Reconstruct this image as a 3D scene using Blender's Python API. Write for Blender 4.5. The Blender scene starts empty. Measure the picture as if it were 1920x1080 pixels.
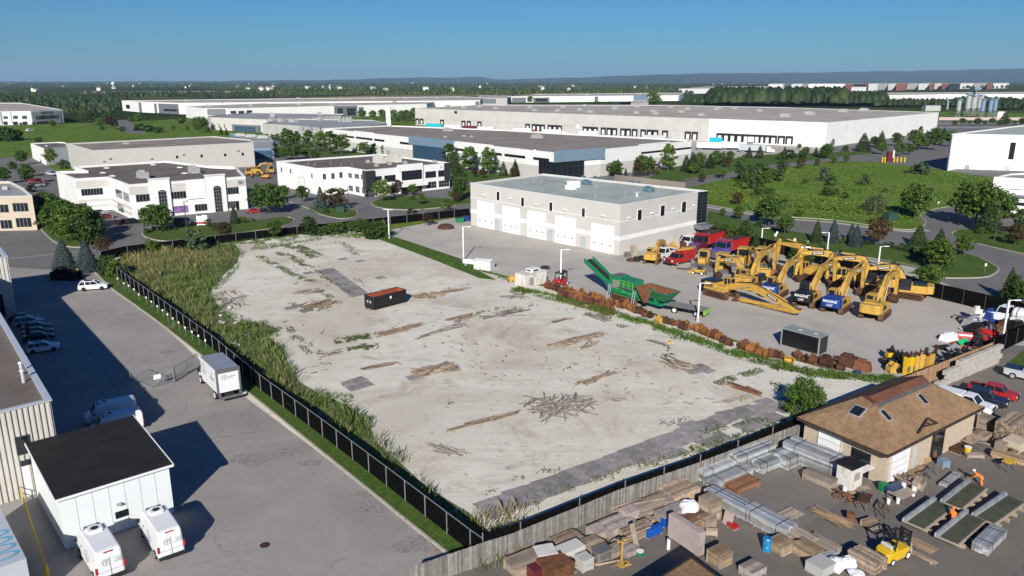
import bpy,math,random
import numpy as np
from mathutils import Vector,Matrix
R=random.Random(7)
sc=bpy.context.scene
COL=sc.collection
# camera
H=35.0;F=1450.0;PITCH=math.atan(388.0/F)
cd=bpy.data.cameras.new("camera");cam=bpy.data.objects.new("camera",cd);COL.objects.link(cam)
cam.location=(0,0,H);cam.rotation_euler=(math.pi/2-PITCH,0,0)
cd.sensor_width=36.0;cd.lens=36.0*F/1920.0;cd.clip_start=0.5;cd.clip_end=80000
sc.camera=cam
# sky, sun, exposure
SUN_EL=math.radians(27.0);SUN_AZ=math.radians(187.0)
w=bpy.data.worlds.new("World");sc.world=w;w.use_nodes=True
nt=w.node_tree;bg=nt.nodes['Background']
sky=nt.nodes.new('ShaderNodeTexSky');sky.sky_type='NISHITA';sky.sun_disc=False
sky.sun_elevation=SUN_EL;sky.sun_rotation=SUN_AZ
sky.altitude=200;sky.air_density=1.0;sky.dust_density=0.2;sky.ozone_density=2.0
hsv=nt.nodes.new('ShaderNodeHueSaturation');hsv.inputs['Saturation'].default_value=1.3;hsv.inputs['Value'].default_value=0.68
tint=nt.nodes.new('ShaderNodeMixRGB');tint.blend_type='MULTIPLY';tint.inputs[0].default_value=1.0;tint.inputs[2].default_value=(0.24,0.56,0.92,1)
nt.links.new(sky.outputs[0],hsv.inputs['Color']);nt.links.new(hsv.outputs[0],tint.inputs[1]);nt.links.new(tint.outputs[0],bg.inputs[0])
bg.inputs[1].default_value=0.085
sl=bpy.data.lights.new("sun",'SUN');sl.energy=4.7;sl.angle=math.radians(0.53);sl.color=(1.0,0.945,0.86)
so=bpy.data.objects.new("sun",sl);COL.objects.link(so)
az=math.radians(7.0)
dv=Vector((math.sin(az)*math.cos(SUN_EL),math.cos(az)*math.cos(SUN_EL),-math.sin(SUN_EL)))
so.rotation_euler=dv.to_track_quat('-Z','Y').to_euler();so.location=(0,0,120)
vs=sc.view_settings;vs.view_transform='Standard';vs.look='None';vs.exposure=0.42;vs.gamma=1.0;vs.use_curve_mapping=False
sc.cycles.max_bounces=5;sc.cycles.diffuse_bounces=2;sc.cycles.glossy_bounces=2;sc.cycles.transparent_max_bounces=6
sc.cycles.volume_bounces=0
# measuring helpers
S_,C_=math.sin(PITCH),math.cos(PITCH)
def P(x,y,z=0.0):
 """the point at height z seen at photo pixel x, y"""
 u=(x-960)/F;v=(y-540)/F
 t=(z-H)/-(S_+v*C_)
 return Vector((u*t,(C_-v*S_)*t,z))
def HT(x,y,y2):
 Y=P(x,y).y;v=(y2-540)/F
 return H-(S_+v*C_)/(C_-v*S_)*Y
def PS(s,z=0.0):
 return[P(a,b,z)for a,b in s]
def wallpix(A,B,x,y):
 u=(x-960)/F;v=(y-540)/F
 d=Vector((u,C_-v*S_,-(S_+v*C_)));ab=Vector((B.x-A.x,B.y-A.y));L=ab.length;ab/=L
 n=Vector((-ab.y,ab.x));t=(A.x*n.x+A.y*n.y)/(d.x*n.x+d.y*n.y)
 q=Vector((d.x*t,d.y*t));return((q-Vector((A.x,A.y))).dot(ab),H+d.z*t)
# material helpers
MATS={}
def _n(nt,t,**k):
 n=nt.nodes.new(t)
 for a,b in k.items():
  if a in n.inputs.keys():n.inputs[a].default_value=b
  else:setattr(n,a,b)
 return n
def ramp(nt,src,stops,link=None):
 r=nt.nodes.new('ShaderNodeValToRGB');e=r.color_ramp.elements
 while len(e)<len(stops):e.new(0.5)
 for i,(p,c)in enumerate(stops):e[i].position=p;e[i].color=(*c,1)if len(c)==3 else c
 nt.links.new(src,r.inputs[0]);return r.outputs[0]
def mix(nt,fac,a,b,mode='MIX'):
 m=nt.nodes.new('ShaderNodeMixRGB');m.blend_type=mode
 for i,s in((0,fac),(1,a),(2,b)):
  if isinstance(s,(int,float)):m.inputs[i].default_value=s
  elif isinstance(s,tuple):m.inputs[i].default_value=(*s,1)
  else:nt.links.new(s,m.inputs[i])
 return m.outputs[0]
def newmat(name):
 m=bpy.data.materials.new(name);m.use_nodes=True
 nt=m.node_tree;b=nt.nodes['Principled BSDF'];b.inputs['Specular IOR Level'].default_value=0.3
 MATS[name]=m;return m,nt,b
def coords(nt,kind='Object',scale=(1,1,1),rot=0):
 tc=nt.nodes.new('ShaderNodeTexCoord');mp=nt.nodes.new('ShaderNodeMapping')
 mp.inputs['Scale'].default_value=scale;mp.inputs['Rotation'].default_value=(0,0,rot)
 nt.links.new(tc.outputs[kind],mp.inputs[0]);return mp.outputs[0]
def noise(nt,vec,scale,detail=4,rough=0.55,dist=0):
 n=nt.nodes.new('ShaderNodeTexNoise');n.inputs['Scale'].default_value=scale;n.inputs['Detail'].default_value=detail
 n.inputs['Roughness'].default_value=rough;n.inputs['Distortion'].default_value=dist;nt.links.new(vec,n.inputs['Vector']);return n.outputs['Fac']
def bump(nt,b,h,strength=0.3,dist=0.05):
 k=nt.nodes.new('ShaderNodeBump');k.inputs['Strength'].default_value=strength;k.inputs['Distance'].default_value=dist
 nt.links.new(h,k.inputs['Height']);nt.links.new(k.outputs[0],b.inputs['Normal'])
def pm(name,col,rough=0.6,metal=0.0,var=0.12,scale=1.5,dirt=None,dirtamt=0.3,bmp=0,rnd=0.0,spec=0.3,isl=0.0):
 """painted / plain surface with soft mottling and optional dirt patches"""
 if name in MATS:return MATS[name]
 m,nt,b=newmat(name);v=coords(nt)
 f=noise(nt,v,scale,5,0.6)
 lo=tuple(max(0,c*(1-var))for c in col);hi=tuple(min(1,c*(1+var))for c in col)
 c=ramp(nt,f,[(0.3,lo),(0.7,hi)])
 if dirt:
  d=noise(nt,v,scale*0.6,6,0.7,1.0);dm=ramp(nt,d,[(0.5,(0,0,0)),(0.68,(dirtamt,)*3)])
  c=mix(nt,dm,c,dirt)
 if isl:
  g=nt.nodes.new('ShaderNodeNewGeometry');c=mix(nt,1.0,c,ramp(nt,g.outputs['Random Per Island'],[(0,(1-isl,)*3),(1,(1+isl*.5,)*3)]),'MULTIPLY')
 if rnd:
  oi=nt.nodes.new('ShaderNodeObjectInfo');rr=ramp(nt,oi.outputs['Random'],[(0,(1-rnd,)*3),(1,(1+rnd*.4,)*3)])
  c=mix(nt,1.0,c,rr,'MULTIPLY')
 nt.links.new(c,b.inputs['Base Color']);b.inputs['Roughness'].default_value=rough;b.inputs['Metallic'].default_value=metal
 b.inputs['Specular IOR Level'].default_value=spec
 if bmp:bump(nt,b,f,bmp)
 return m
def leafmat(name,c1,c2,c3=None,rnd=0.3):
 m,nt,b=newmat(name)
 g=nt.nodes.new('ShaderNodeNewGeometry');oi=nt.nodes.new('ShaderNodeObjectInfo')
 c=ramp(nt,g.outputs['Random Per Island'],[(0,c1),(0.55,c2),(1,c3 or c2)])
 k=ramp(nt,oi.outputs['Random'],[(0,(1-rnd,1-rnd,1-rnd)),(0.5,(1,1,1)),(1,(1.15+rnd*.5,1.1,0.9))])
 c=mix(nt,1.0,c,k,'MULTIPLY')
 nt.links.new(c,b.inputs['Base Color']);b.inputs['Roughness'].default_value=0.6;b.inputs['Specular IOR Level'].default_value=0.25
 tr=nt.nodes.new('ShaderNodeBsdfTranslucent');nt.links.new(c,tr.inputs[0]);ms=nt.nodes.new('ShaderNodeMixShader');ms.inputs[0].default_value=0.25
 nt.links.new(b.outputs[0],ms.inputs[1]);nt.links.new(tr.outputs[0],ms.inputs[2]);nt.links.new(ms.outputs[0],nt.nodes['Material Output'].inputs[0])
 return m
# mesh builder
class MB:
 def __init__(s):s.v=[];s.f=[];s.m=[]
 def add(s,vs,fs,mi=0,M=None):
  o=len(s.v)
  s.v+=[tuple(M@Vector(p))for p in vs]if M is not None else[tuple(p)for p in vs]
  s.f+=[tuple(i+o for i in f)for f in fs];s.m+=[mi]*len(fs);return s
 def box(s,x0,x1,y0,y1,z0,z1,mi=0,M=None):
  return s.add([(x0,y0,z0),(x1,y0,z0),(x1,y1,z0),(x0,y1,z0),(x0,y0,z1),(x1,y0,z1),(x1,y1,z1),(x0,y1,z1)],[(0,3,2,1),(4,5,6,7),(0,1,5,4),(1,2,6,5),(2,3,7,6),(3,0,4,7)],mi,M)
 def prism(s,poly,z0,z1,mi=0,M=None,cap=True,top=None):
  n=len(poly);a=sum(poly[i][0]*poly[(i+1)%n][1]-poly[(i+1)%n][0]*poly[i][1]for i in range(n))
  if a<0:poly=poly[::-1];top=top[::-1]if top else None
  t=top or poly
  vs=[(p[0],p[1],z0)for p in poly]+[(p[0],p[1],z1)for p in t]
  fs=[(i,(i+1)%n,n+(i+1)%n,n+i)for i in range(n)]
  if cap:fs+=[tuple(range(n-1,-1,-1)),tuple(range(n,2*n))]
  return s.add(vs,fs,mi,M)
 def side(s,prof,y0,y1,mi=0,M=None,y0t=None):
  """profile in x,z extruded along y"""
  n=len(prof);a=sum(prof[i][0]*prof[(i+1)%n][1]-prof[(i+1)%n][0]*prof[i][1]for i in range(n))
  if a>0:prof=prof[::-1]
  vs=[(p[0],y0,p[1])for p in prof]+[(p[0],y1,p[1])for p in prof]
  fs=[(i,n+i,n+(i+1)%n,(i+1)%n)[::-1]for i in range(n)]+[tuple(range(n))[::-1],tuple(range(n,2*n))]
  fs=[f[::-1]for f in fs]
  return s.add(vs,fs,mi,M)
 def tube(s,a,b,r,r2=None,n=8,mi=0,M=None,cap=True):
  a=Vector(a);b=Vector(b);r2=r if r2 is None else r2;d=(b-a)
  if d.length<1e-6:return s
  q=d.to_track_quat('Z','Y');vs=[]
  for c,rr in((a,r),(b,r2)):
   for i in range(n):
    t=2*math.pi*i/n;vs.append(c+q@Vector((rr*math.cos(t),rr*math.sin(t),0)))
  fs=[(i,(i+1)%n,n+(i+1)%n,n+i)for i in range(n)]
  if cap:fs+=[tuple(range(n-1,-1,-1)),tuple(range(n,2*n))]
  return s.add(vs,fs,mi,M)
 def beam(s,a,b,w,h,mi=0,M=None):
  """rectangular bar from a to b"""
  a=Vector(a);b=Vector(b);d=(b-a);L=d.length
  if L<1e-6:return s
  x=d/L;up=Vector((0,0,1))if abs(x.z)<0.95 else Vector((1,0,0))
  y=up.cross(x).normalized();z=x.cross(y)
  vs=[a+y*sy*w/2+z*sz*h/2+x*t*L for t in(0,1)for sy,sz in((-1,-1),(1,-1),(1,1),(-1,1))]
  return s.add(vs,[(0,3,2,1),(4,5,6,7),(0,1,5,4),(1,2,6,5),(2,3,7,6),(3,0,4,7)],mi,M)
 def loft(s,rings,mi=0,M=None,cap=True):
  n=len(rings[0]);vs=[p for r in rings for p in r];fs=[]
  for k in range(len(rings)-1):
   fs+=[(k*n+i,k*n+(i+1)%n,(k+1)*n+(i+1)%n,(k+1)*n+i)for i in range(n)]
  if cap:fs+=[tuple(range(n-1,-1,-1)),tuple(range((len(rings)-1)*n,len(rings)*n))]
  return s.add(vs,fs,mi,M)
 def lathe(s,prof,c=(0,0,0),n=12,mi=0,M=None):
  return s.loft([[(c[0]+r*math.cos(2*math.pi*i/n),c[1]+r*math.sin(2*math.pi*i/n),c[2]+z)for i in range(n)]for r,z in prof],mi,M)
 def build(s,name,mats,parent=None,world=False,smooth=False,bevel=0.0,loc=None):
  me=bpy.data.meshes.new(name);off=Vector((0,0,0))
  if world and parent is not None:off=parent.location
  elif world and loc is not None:off=Vector(loc)
  me.from_pydata([(a-off[0],b-off[1],c-off[2])for a,b,c in s.v],[],s.f);me.update()
  for m in(mats if isinstance(mats,(list,tuple))else[mats]):me.materials.append(MATS[m]if isinstance(m,str)else m)
  if any(s.m):me.polygons.foreach_set('material_index',s.m)
  if smooth:me.polygons.foreach_set('use_smooth',[True]*len(me.polygons))
  o=bpy.data.objects.new(name,me);COL.objects.link(o)
  if loc is not None:o.location=loc
  if parent is not None:o.parent=parent
  if bevel:
   b=o.modifiers.new('bevel','BEVEL');b.width=bevel;b.segments=2;b.limit_method='ANGLE';b.angle_limit=math.radians(30)
  return o
def tag(o,label=None,cat=None,group=None,kind=None):
 if label:o['label']=label
 if cat:o['category']=cat
 if group:o['group']=group
 if kind:o['kind']=kind
 return o
def thing(name,label,cat,loc=(0,0,0),rotz=0,group=None,scale=1):
 o=bpy.data.objects.new(name,None);COL.objects.link(o);o.empty_display_size=0.3
 o.location=loc;o.rotation_euler=(0,0,rotz);o.scale=(scale,)*3
 return tag(o,label,cat,group)
KIDS={}
def dup(root,loc,rotz=0,scale=None,label=None,group=None):
 def cp(o,par):
  c=o.copy();COL.objects.link(c);c.parent=par
  for ch in o.children:cp(ch,c)
  return c
 r=cp(root,None);r.location=loc;r.rotation_euler=(0,0,rotz)
 if scale is not None:r.scale=(scale,)*3 if isinstance(scale,(int,float))else scale
 if label:r['label']=label
 if group:r['group']=group
 return r
ORD=['first','second','third','fourth','fifth','sixth','seventh','eighth','ninth','tenth','eleventh','twelfth','thirteenth','fourteenth','fifteenth','sixteenth','seventeenth','eighteenth','nineteenth','twentieth']
def ordn(i):
 if i<20:return ORD[i]
 t,u=divmod(i+1,10)
 T={2:'twenty',3:'thirty',4:'forty',5:'fifty',6:'sixty',7:'seventy',8:'eighty',9:'ninety'}[t]
 return(T+'-'+ORD[u-1])if u else{2:'twentieth',3:'thirtieth',4:'fortieth',5:'fiftieth',6:'sixtieth',7:'seventieth',8:'eightieth',9:'ninetieth'}[t]
def sheet(name,poly,z,mat,thick=0.0):
 """a flat sheet of ground (or a raised slab when thick)"""
 mb=MB()
 if thick:mb.prism([(p.x,p.y)for p in poly],z,z+thick)
 else:
  n=len(poly);a=sum(poly[i].x*poly[(i+1)%n].y-poly[(i+1)%n].x*poly[i].y for i in range(n))
  pp=poly if a>0 else poly[::-1];mb.add([(p.x,p.y,z)for p in pp],[tuple(range(n))])
 o=mb.build(name,mat);tag(o,kind='structure');return o
def smoothline(pts,n=4):
 """Catmull-Rom through world points"""
 out=[];q=[pts[0]]+list(pts)+[pts[-1]]
 for i in range(1,len(q)-2):
  a,b,c,d=q[i-1],q[i],q[i+1],q[i+2]
  for k in range(n):
   t=k/n;out.append(0.5*((2*b)+(c-a)*t+(2*a-5*b+4*c-d)*t*t+(3*b-a-3*c+d)*t**3))
 out.append(pts[-1]);return out
def ribbon(name,pts,wid,z0,z1,mat,kind='structure'):
 mb=MB();n=len(pts);L=[];Rr=[]
 for i in range(n):
  d=(pts[min(i+1,n-1)]-pts[max(i-1,0)]);d.z=0;d.normalize();nn=Vector((-d.y,d.x,0))
  L.append(pts[i]+nn*wid/2);Rr.append(pts[i]-nn*wid/2)
 rings=[[(Rr[i].x,Rr[i].y,z0),(L[i].x,L[i].y,z0),(L[i].x,L[i].y,z1),(Rr[i].x,Rr[i].y,z1)]for i in range(n)]
 mb.loft([r[::-1]for r in rings]);o=mb.build(name,mat)
 if kind:tag(o,kind=kind)
 return o
def inpoly(x,y,poly):
 c=False;n=len(poly);j=n-1
 for i in range(n):
  xi,yi,xj,yj=poly[i][0],poly[i][1],poly[j][0],poly[j][1]
  if(yi>y)!=(yj>y)and x<(xj-xi)*(y-yi)/(yj-yi)+xi:c=not c
  j=i
 return c
def scatter(poly,n,rr=R):
 """n random points in a world polygon"""
 xs=[p.x for p in poly];ys=[p.y for p in poly];out=[];q=[(p.x,p.y)for p in poly]
 k=0
 while len(out)<n and k<n*40:
  k+=1;x=rr.uniform(min(xs),max(xs));y=rr.uniform(min(ys),max(ys))
  if inpoly(x,y,q):out.append((x,y))
 return out
def area(poly):
 n=len(poly);return abs(sum(poly[i].x*poly[(i+1)%n].y-poly[(i+1)%n].x*poly[i].y for i in range(n)))/2
# ground materials
def asphalt(name,base,crack=0.5,warm=(0.0,0,0),sc1=0.12,stain=0.25):
 m,nt,b=newmat(name);v=coords(nt)
 big=noise(nt,v,sc1,6,0.62,0.6);fine=noise(nt,v,9,3,0.7)
 c=ramp(nt,big,[(0.25,tuple(x*0.82 for x in base)),(0.5,base),(0.75,tuple(x*1.16 for x in base))])
 c=mix(nt,0.3,c,ramp(nt,fine,[(0.3,(0.35,)*3),(0.7,(0.65,)*3)]),'OVERLAY')
 st0=noise(nt,v,1.1,6,0.75,.6);c=mix(nt,ramp(nt,st0,[(0.6,(0,0,0)),(0.7,(stain,)*3)]),c,tuple(x*0.6 for x in base));st=noise(nt,v,0.35,7,0.72,1.5);c=mix(nt,ramp(nt,st,[(0.58,(0,0,0)),(0.72,(stain,)*3)]),c,tuple(x*0.45 for x in base))
 nv=nt.nodes.new('ShaderNodeTexNoise');nv.inputs['Scale'].default_value=0.35;nv.inputs['Detail'].default_value=5;nt.links.new(v,nv.inputs['Vector'])
 ad=mix(nt,1.0,v,mix(nt,1.0,nv.outputs['Color'],(3.0,3.0,0.0),'MULTIPLY'),'ADD')
 vo=nt.nodes.new('ShaderNodeTexVoronoi');vo.feature='DISTANCE_TO_EDGE';vo.inputs['Scale'].default_value=0.22;nt.links.new(ad,vo.inputs['Vector'])
 ck=ramp(nt,vo.outputs['Distance'],[(0.0,(crack,)*3),(0.007,(0,0,0))])
 gate=ramp(nt,noise(nt,v,0.09,3),[(0.42,(0,0,0)),(0.6,(1,1,1))])
 c=mix(nt,mix(nt,1.0,ck,gate,'MULTIPLY'),c,tuple(x*0.35 for x in base))
 nt.links.new(c,b.inputs['Base Color']);b.inputs['Roughness'].default_value=0.88;b.inputs['Specular IOR Level'].default_value=0.2
 bump(nt,b,fine,0.25,0.02);return m
asphalt('asphalt_lot',(0.31,0.285,0.265),0.8,stain=.45)
asphalt('asphalt_street',(0.16,0.155,0.15),0.4,stain=0.15)
asphalt('asphalt_old',(0.165,0.148,0.128),0.3,stain=0.4,sc1=.2)
asphalt('concrete_yard',(0.44,0.41,0.365),0.25,stain=0.3)
asphalt('concrete_slab',(0.19,0.172,0.15),0.25,stain=0.4)
pm('kerb_concrete',(0.42,0.385,0.32),0.85,scale=3,dirt=(0.2,0.17,0.12),dirtamt=.5)
m_,nt_,b_=newmat('stain');v_=coords(nt_);f_=noise(nt_,v_,2.5,6,.75);nt_.links.new(ramp(nt_,f_,[(.36,(.17,.15,.135)),(.56,(.30,.275,.255))]),b_.inputs[0]);b_.inputs['Roughness'].default_value=.9
pm('pavement',(0.42,0.40,0.36),0.85,scale=1)
pm('line_white',(0.62,0.62,0.6),0.7,var=.2,scale=2)
pm('line_yellow',(0.6,0.42,0.05),0.7,var=.2,scale=2)
def grassmat(name,c1,c2,c3,s=0.25,b_=0.4):
 m,nt,b=newmat(name);v=coords(nt)
 a=noise(nt,v,s,7,0.7,1.2);f=noise(nt,v,3.5 if s>.1 else.7,8,0.78)
 c=ramp(nt,a,[(0.3,c1),(0.5,c2),(0.72,c3)])
 c=mix(nt,0.75,c,ramp(nt,f,[(0.32,(0.14,)*3),(0.68,(0.86,)*3)]),'OVERLAY')
 nt.links.new(c,b.inputs['Base Color']);b.inputs['Roughness'].default_value=0.95;b.inputs['Specular IOR Level'].default_value=0.1
 bump(nt,b,f,b_,0.15);return m
grassmat('lawn',(0.045,0.085,0.018),(0.065,0.115,0.022),(0.10,0.13,0.035),0.3)
grassmat('meadow',(0.06,0.11,0.016),(0.10,0.175,0.02),(0.16,0.185,0.045),0.05,.8)
grassmat('dry_field',(0.20,0.17,0.09),(0.30,0.25,0.14),(0.22,0.2,0.1),0.01,.1)
grassmat('verge_soil',(0.06,0.09,0.025),(0.10,0.125,0.04),(0.28,0.26,0.17),0.5)
def gravelmat():
 m,nt,b=newmat('gravel');v=coords(nt)
 big=noise(nt,v,0.055,6,0.6,0.8);mid=noise(nt,v,0.5,6,0.7,0.5);fine=noise(nt,v,7,4,0.8)
 c=ramp(nt,big,[(0.3,(0.54,0.48,0.38)),(0.5,(0.71,0.68,0.585)),(0.7,(0.66,0.64,0.565))])
 c=mix(nt,0.45,c,ramp(nt,mid,[(0.3,(0.36,0.34,0.3)),(0.5,(0.5,)*3),(0.75,(0.62,0.61,0.6))]),'OVERLAY')
 wn=nt.nodes.new('ShaderNodeTexNoise');wn.inputs['Scale'].default_value=0.03;wn.inputs['Detail'].default_value=2;nt.links.new(v,wn.inputs['Vector'])
 wv=mix(nt,1.0,v,mix(nt,1.0,wn.outputs['Color'],(7.0,7.0,0.0),'MULTIPLY'),'ADD')
 for rot,sd,amt,sc_ in((-22,3.1,.4,.9),(-30,17.3,.3,1.5)):
  mp=nt.nodes.new('ShaderNodeMapping');mp.inputs['Scale'].default_value=(0.035*sc_,.85*sc_,1);mp.inputs['Rotation'].default_value=(0,0,math.radians(rot));mp.inputs['Location'].default_value=(sd,sd,0);nt.links.new(wv,mp.inputs[0])
  t_=noise(nt,mp.outputs[0],1.0,4,0.55);gt=ramp(nt,noise(nt,v,0.05+sd*.002,2),[(0.45,(0,0,0)),(0.6,(amt,)*3)])
  c=mix(nt,mix(nt,1.0,ramp(nt,t_,[(0.5,(0,0,0)),(0.54,(1,1,1)),(0.58,(0,0,0))]),gt,'MULTIPLY'),c,(0.40,0.345,0.27))
 st=noise(nt,v,0.11,7,0.75,1.2);c=mix(nt,ramp(nt,st,[(0.54,(0,0,0)),(0.66,(.6,)*3)]),c,(0.38,0.30,0.215))
 s2=noise(nt,v,0.3,6,0.75,.5);c=mix(nt,ramp(nt,s2,[(0.56,(0,0,0)),(0.68,(.5,)*3)]),c,(0.36,0.345,0.32))
 s3=noise(nt,v,1.4,6,0.8);c=mix(nt,ramp(nt,s3,[(0.58,(0,0,0)),(0.7,(.45,)*3)]),c,(0.37,0.35,0.31))
 lane=noise(nt,coords(nt,scale=(1,1,1)),0.028,4,.6,1.0);c=mix(nt,ramp(nt,lane,[(0.47,(0,0,0)),(0.6,(.5,)*3)]),c,(0.47,0.41,0.32))
 c=mix(nt,0.5,c,ramp(nt,fine,[(0.25,(0.22,)*3),(0.5,(0.5,)*3),(0.75,(0.78,)*3)]),'OVERLAY')
 nt.links.new(c,b.inputs['Base Color']);b.inputs['Roughness'].default_value=0.95;b.inputs['Specular IOR Level'].default_value=0.1
 bump(nt,b,fine,0.6,0.06)
gravelmat()
def farmat():
 m,nt,b=newmat('countryside');v=coords(nt)
 vo=nt.nodes.new('ShaderNodeTexVoronoi');vo.inputs['Scale'].default_value=0.0011;nt.links.new(v,vo.inputs['Vector'])
 sp=nt.nodes.new('ShaderNodeSeparateColor');nt.links.new(vo.outputs['Color'],sp.inputs[0])
 c=ramp(nt,sp.outputs[0],[(0.0,(0.035,0.06,0.02)),(0.35,(0.05,0.085,0.025)),(0.6,(0.1,0.12,0.04)),(0.8,(0.24,0.19,0.1)),(1.0,(0.07,0.1,0.03))])
 n1=noise(nt,v,0.004,8,0.7,0.5);c=mix(nt,ramp(nt,n1,[(0.42,(0,0,0)),(0.56,(1,1,1))]),c,(0.028,0.045,0.018))
 f=noise(nt,v,0.05,6,0.8);c=mix(nt,0.5,c,ramp(nt,f,[(0.3,(0.25,)*3),(0.7,(0.75,)*3)]),'OVERLAY')
 nt.links.new(c,b.inputs['Base Color']);b.inputs['Roughness'].default_value=1.0;b.inputs['Specular IOR Level'].default_value=0.0
farmat()
# ground sheets
mb=MB();N=64
mb.add([(0,0,-0.06)]+[(30000*math.cos(2*math.pi*i/N),30000*math.sin(2*math.pi*i/N),-0.06)for i in range(N)],[(0,i+1,(i+1)%N+1)for i in range(N)])
tag(mb.build('ground','countryside'),kind='structure')
sheet('fields',PS([(-900,1500),(-1400,300),(-500,236),(0,235),(240,228),(700,205),(1300,200),(1920,212),(2600,222),(2600,1500)]),-0.03,'meadow')
sheet('street',PS([(-700,640),(-500,420),(-40,330),(0,296),(60,292),(120,330),(230,282),(520,262),(700,250),(900,240),(1300,228),(1480,240),(1700,230),(1790,222),(2400,250),(2400,330),(1880,335),(1640,303),(1560,302),(1440,318),(1290,352),(1100,440),(880,400),(480,448),(180,486),(150,530),(-100,540)]),0.0,'asphalt_street')
sheet('street',PS([(1240,372),(1330,383),(1440,407),(1700,432),(1726,425),(1720,408),(1745,395),(1808,384),(1870,365),(2400,430),(2400,1200),(1880,700),(1725,560),(1600,500),(1290,420)]),0.004,'asphalt_street')
sheet('car_park',PS([(-900,1600),(-900,640),(-300,505),(0,500),(100,506),(178,510),(210,541),(300,606),(500,764),(700,926),(855,1052),(800,1110),(500,1600)]),0.008,'asphalt_lot')
sheet('gravel_yard',PS([(190,500),(230,470),(360,452),(480,446),(700,425),(735,446),(870,492),(905,510),(1000,533),(1180,576),(1320,622),(1440,662),(1600,706),(1700,716),(1500,806),(1300,880),(930,1040),(880,1060),(400,700)]),0.012,'gravel')
sheet('equipment_yard',PS([(728,447),(735,430),(878,404),(1170,370),(1310,420),(1460,470),(1726,548),(1870,590),(2100,600),(2100,660),(1880,646),(1690,716),(1600,704),(1440,658),(1320,618),(1180,572),(1000,529),(905,507),(870,489)]),0.016,'concrete_yard')
sheet('lumber_yard',PS([(800,1090),(930,1035),(1300,875),(1500,800),(1710,715),(1860,660),(2300,640),(2600,1600),(700,1600)]),0.020,'asphalt_old')
sheet('concrete_pad',PS([(1290,925),(1400,862),(1500,815),(1700,890),(1600,925),(1478,1008),(1390,960)]),0.028,'concrete_slab')
for i in range(7):
 a_=P(1330+i*24,908-i*13,0);b_=P(1478+i*26,1006-i*17,0);ribbon('slab_joint',[a_,b_],.05,0.0,0.031,'asphalt_old')
sheet('parking_bay',PS([(1730,735),(1870,668),(2100,640),(2300,800),(1990,800),(1880,775)]),0.024,'concrete_slab')
def lawn(pts,z=0.03,th=0.09,mat='lawn',kerb=None,name='lawn',sm=0):
 w_=PS(pts)
 if sm:w_=smoothline(w_+[w_[0]],sm)[:-1]
 sheet(name,w_,z,mat,th)
 if kerb:
  k=PS(kerb);k=smoothline(k,5)if len(k)>2 else k;ribbon('kerb',k,0.22,0.0,z+th+0.03,'kerb_concrete')
lawn([(185,505),(178,510),(210,541),(300,606),(500,764),(700,926),(855,1052),(905,1034),(860,985),(700,865),(560,762),(480,698),(300,570),(222,520)],kerb=[(178,511),(209,541),(255,574),(300,607),(400,685),(500,765),(600,846),(700,927),(790,1000),(857,1053)])
sheet('worn_path',PS([(312,612),(326,608),(334,612),(318,622)]),0.125,'verge_soil',0.01)
lawn([(75,424),(98,448),(128,462),(158,463),(172,455),(178,440),(150,415),(100,380),(62,372),(62,400)],kerb=[(72,424),(86,440),(104,455),(128,463),(158,464)])
lawn([(267,436),(270,443),(285,449),(310,452),(380,446),(480,433),(530,425),(550,416),(549,410),(530,408),(440,418),(330,424),(272,430)],kerb=[(300,425),(272,430),(267,437),(272,444),(290,450),(320,452),(400,444),(480,433),(530,425),(549,417),(551,411),(540,407)])
lawn([(583,397),(600,402),(634,410),(655,409),(671,403),(666,396),(640,390),(600,386),(578,389)],kerb=[(532,375),(578,391),(600,402),(634,410),(655,409),(671,403),(668,397)])
lawn([(697,380),(702,386),(730,391),(790,393),(880,383),(905,380),(905,345),(870,350),(862,375),(820,372),(750,368),(710,372)],kerb=[(720,372),(700,378),(698,383),(712,390),(760,394),(820,390),(881,382)])
lawn([(848,330),(900,345),(1120,360),(1130,348),(1010,332),(900,322),(852,318)],kerb=[(850,320),(900,323),(1010,333),(1125,350)])
lawn([(500,285),(560,290),(760,306),(842,318),(846,312),(770,296),(650,283),(560,280),(505,278)],th=.06)
lawn([(1190,350),(1260,343),(1320,333),(1385,321),(1440,310),(1640,287),(1640,283),(1440,290),(1330,302),(1240,318),(1215,335)],kerb=[(1283,337),(1330,330),(1385,321),(1440,312)])
lawn([(1320,352),(1385,330),(1440,320),(1560,304),(1640,305),(1760,318),(1880,338),(1866,362),(1800,383),(1740,395),(1722,408),(1732,425),(1700,430),(1560,412),(1440,403),(1325,384),(1250,366)],mat='meadow',name='meadow',kerb=[(1325,384),(1440,403),(1560,413),(1640,424),(1700,431),(1728,425),(1735,417),(1726,404),(1750,393),(1800,384),(1850,370)])
ribbon('pavement',PS([(1325,388),(1440,407),(1560,417),(1640,428),(1700,434),(1740,432)]),1.5,0.004,0.05,'pavement')
lawn([(1325,415),(1330,395),(1440,427),(1560,446),(1615,455),(1700,462),(1790,470),(1838,484),(1868,500),(1866,512),(1840,520),(1755,521),(1704,512),(1725,502),(1600,478),(1440,452),(1370,436)],kerb=[(1370,437),(1440,453),(1600,479),(1727,502),(1703,512),(1755,521),(1840,521),(1866,513),(1870,502),(1838,484)])
sheet('service_lane',PS([(1370,439),(1440,455),(1600,481),(1722,503),(1702,513),(1755,524),(1800,545),(1740,548),(1600,503),(1440,464),(1350,440)]),0.020,'concrete_yard')
lawn([(1785,440),(1795,448),(1920,477),(2100,520),(2100,460),(1930,440),(1830,432),(1795,430)],kerb=[(1800,430),(1786,437),(1792,446),(1850,461),(1920,477),(2100,521)])
lawn([(1880,690),(1925,655),(2200,640),(2200,700),(1925,690)],z=.03)
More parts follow.
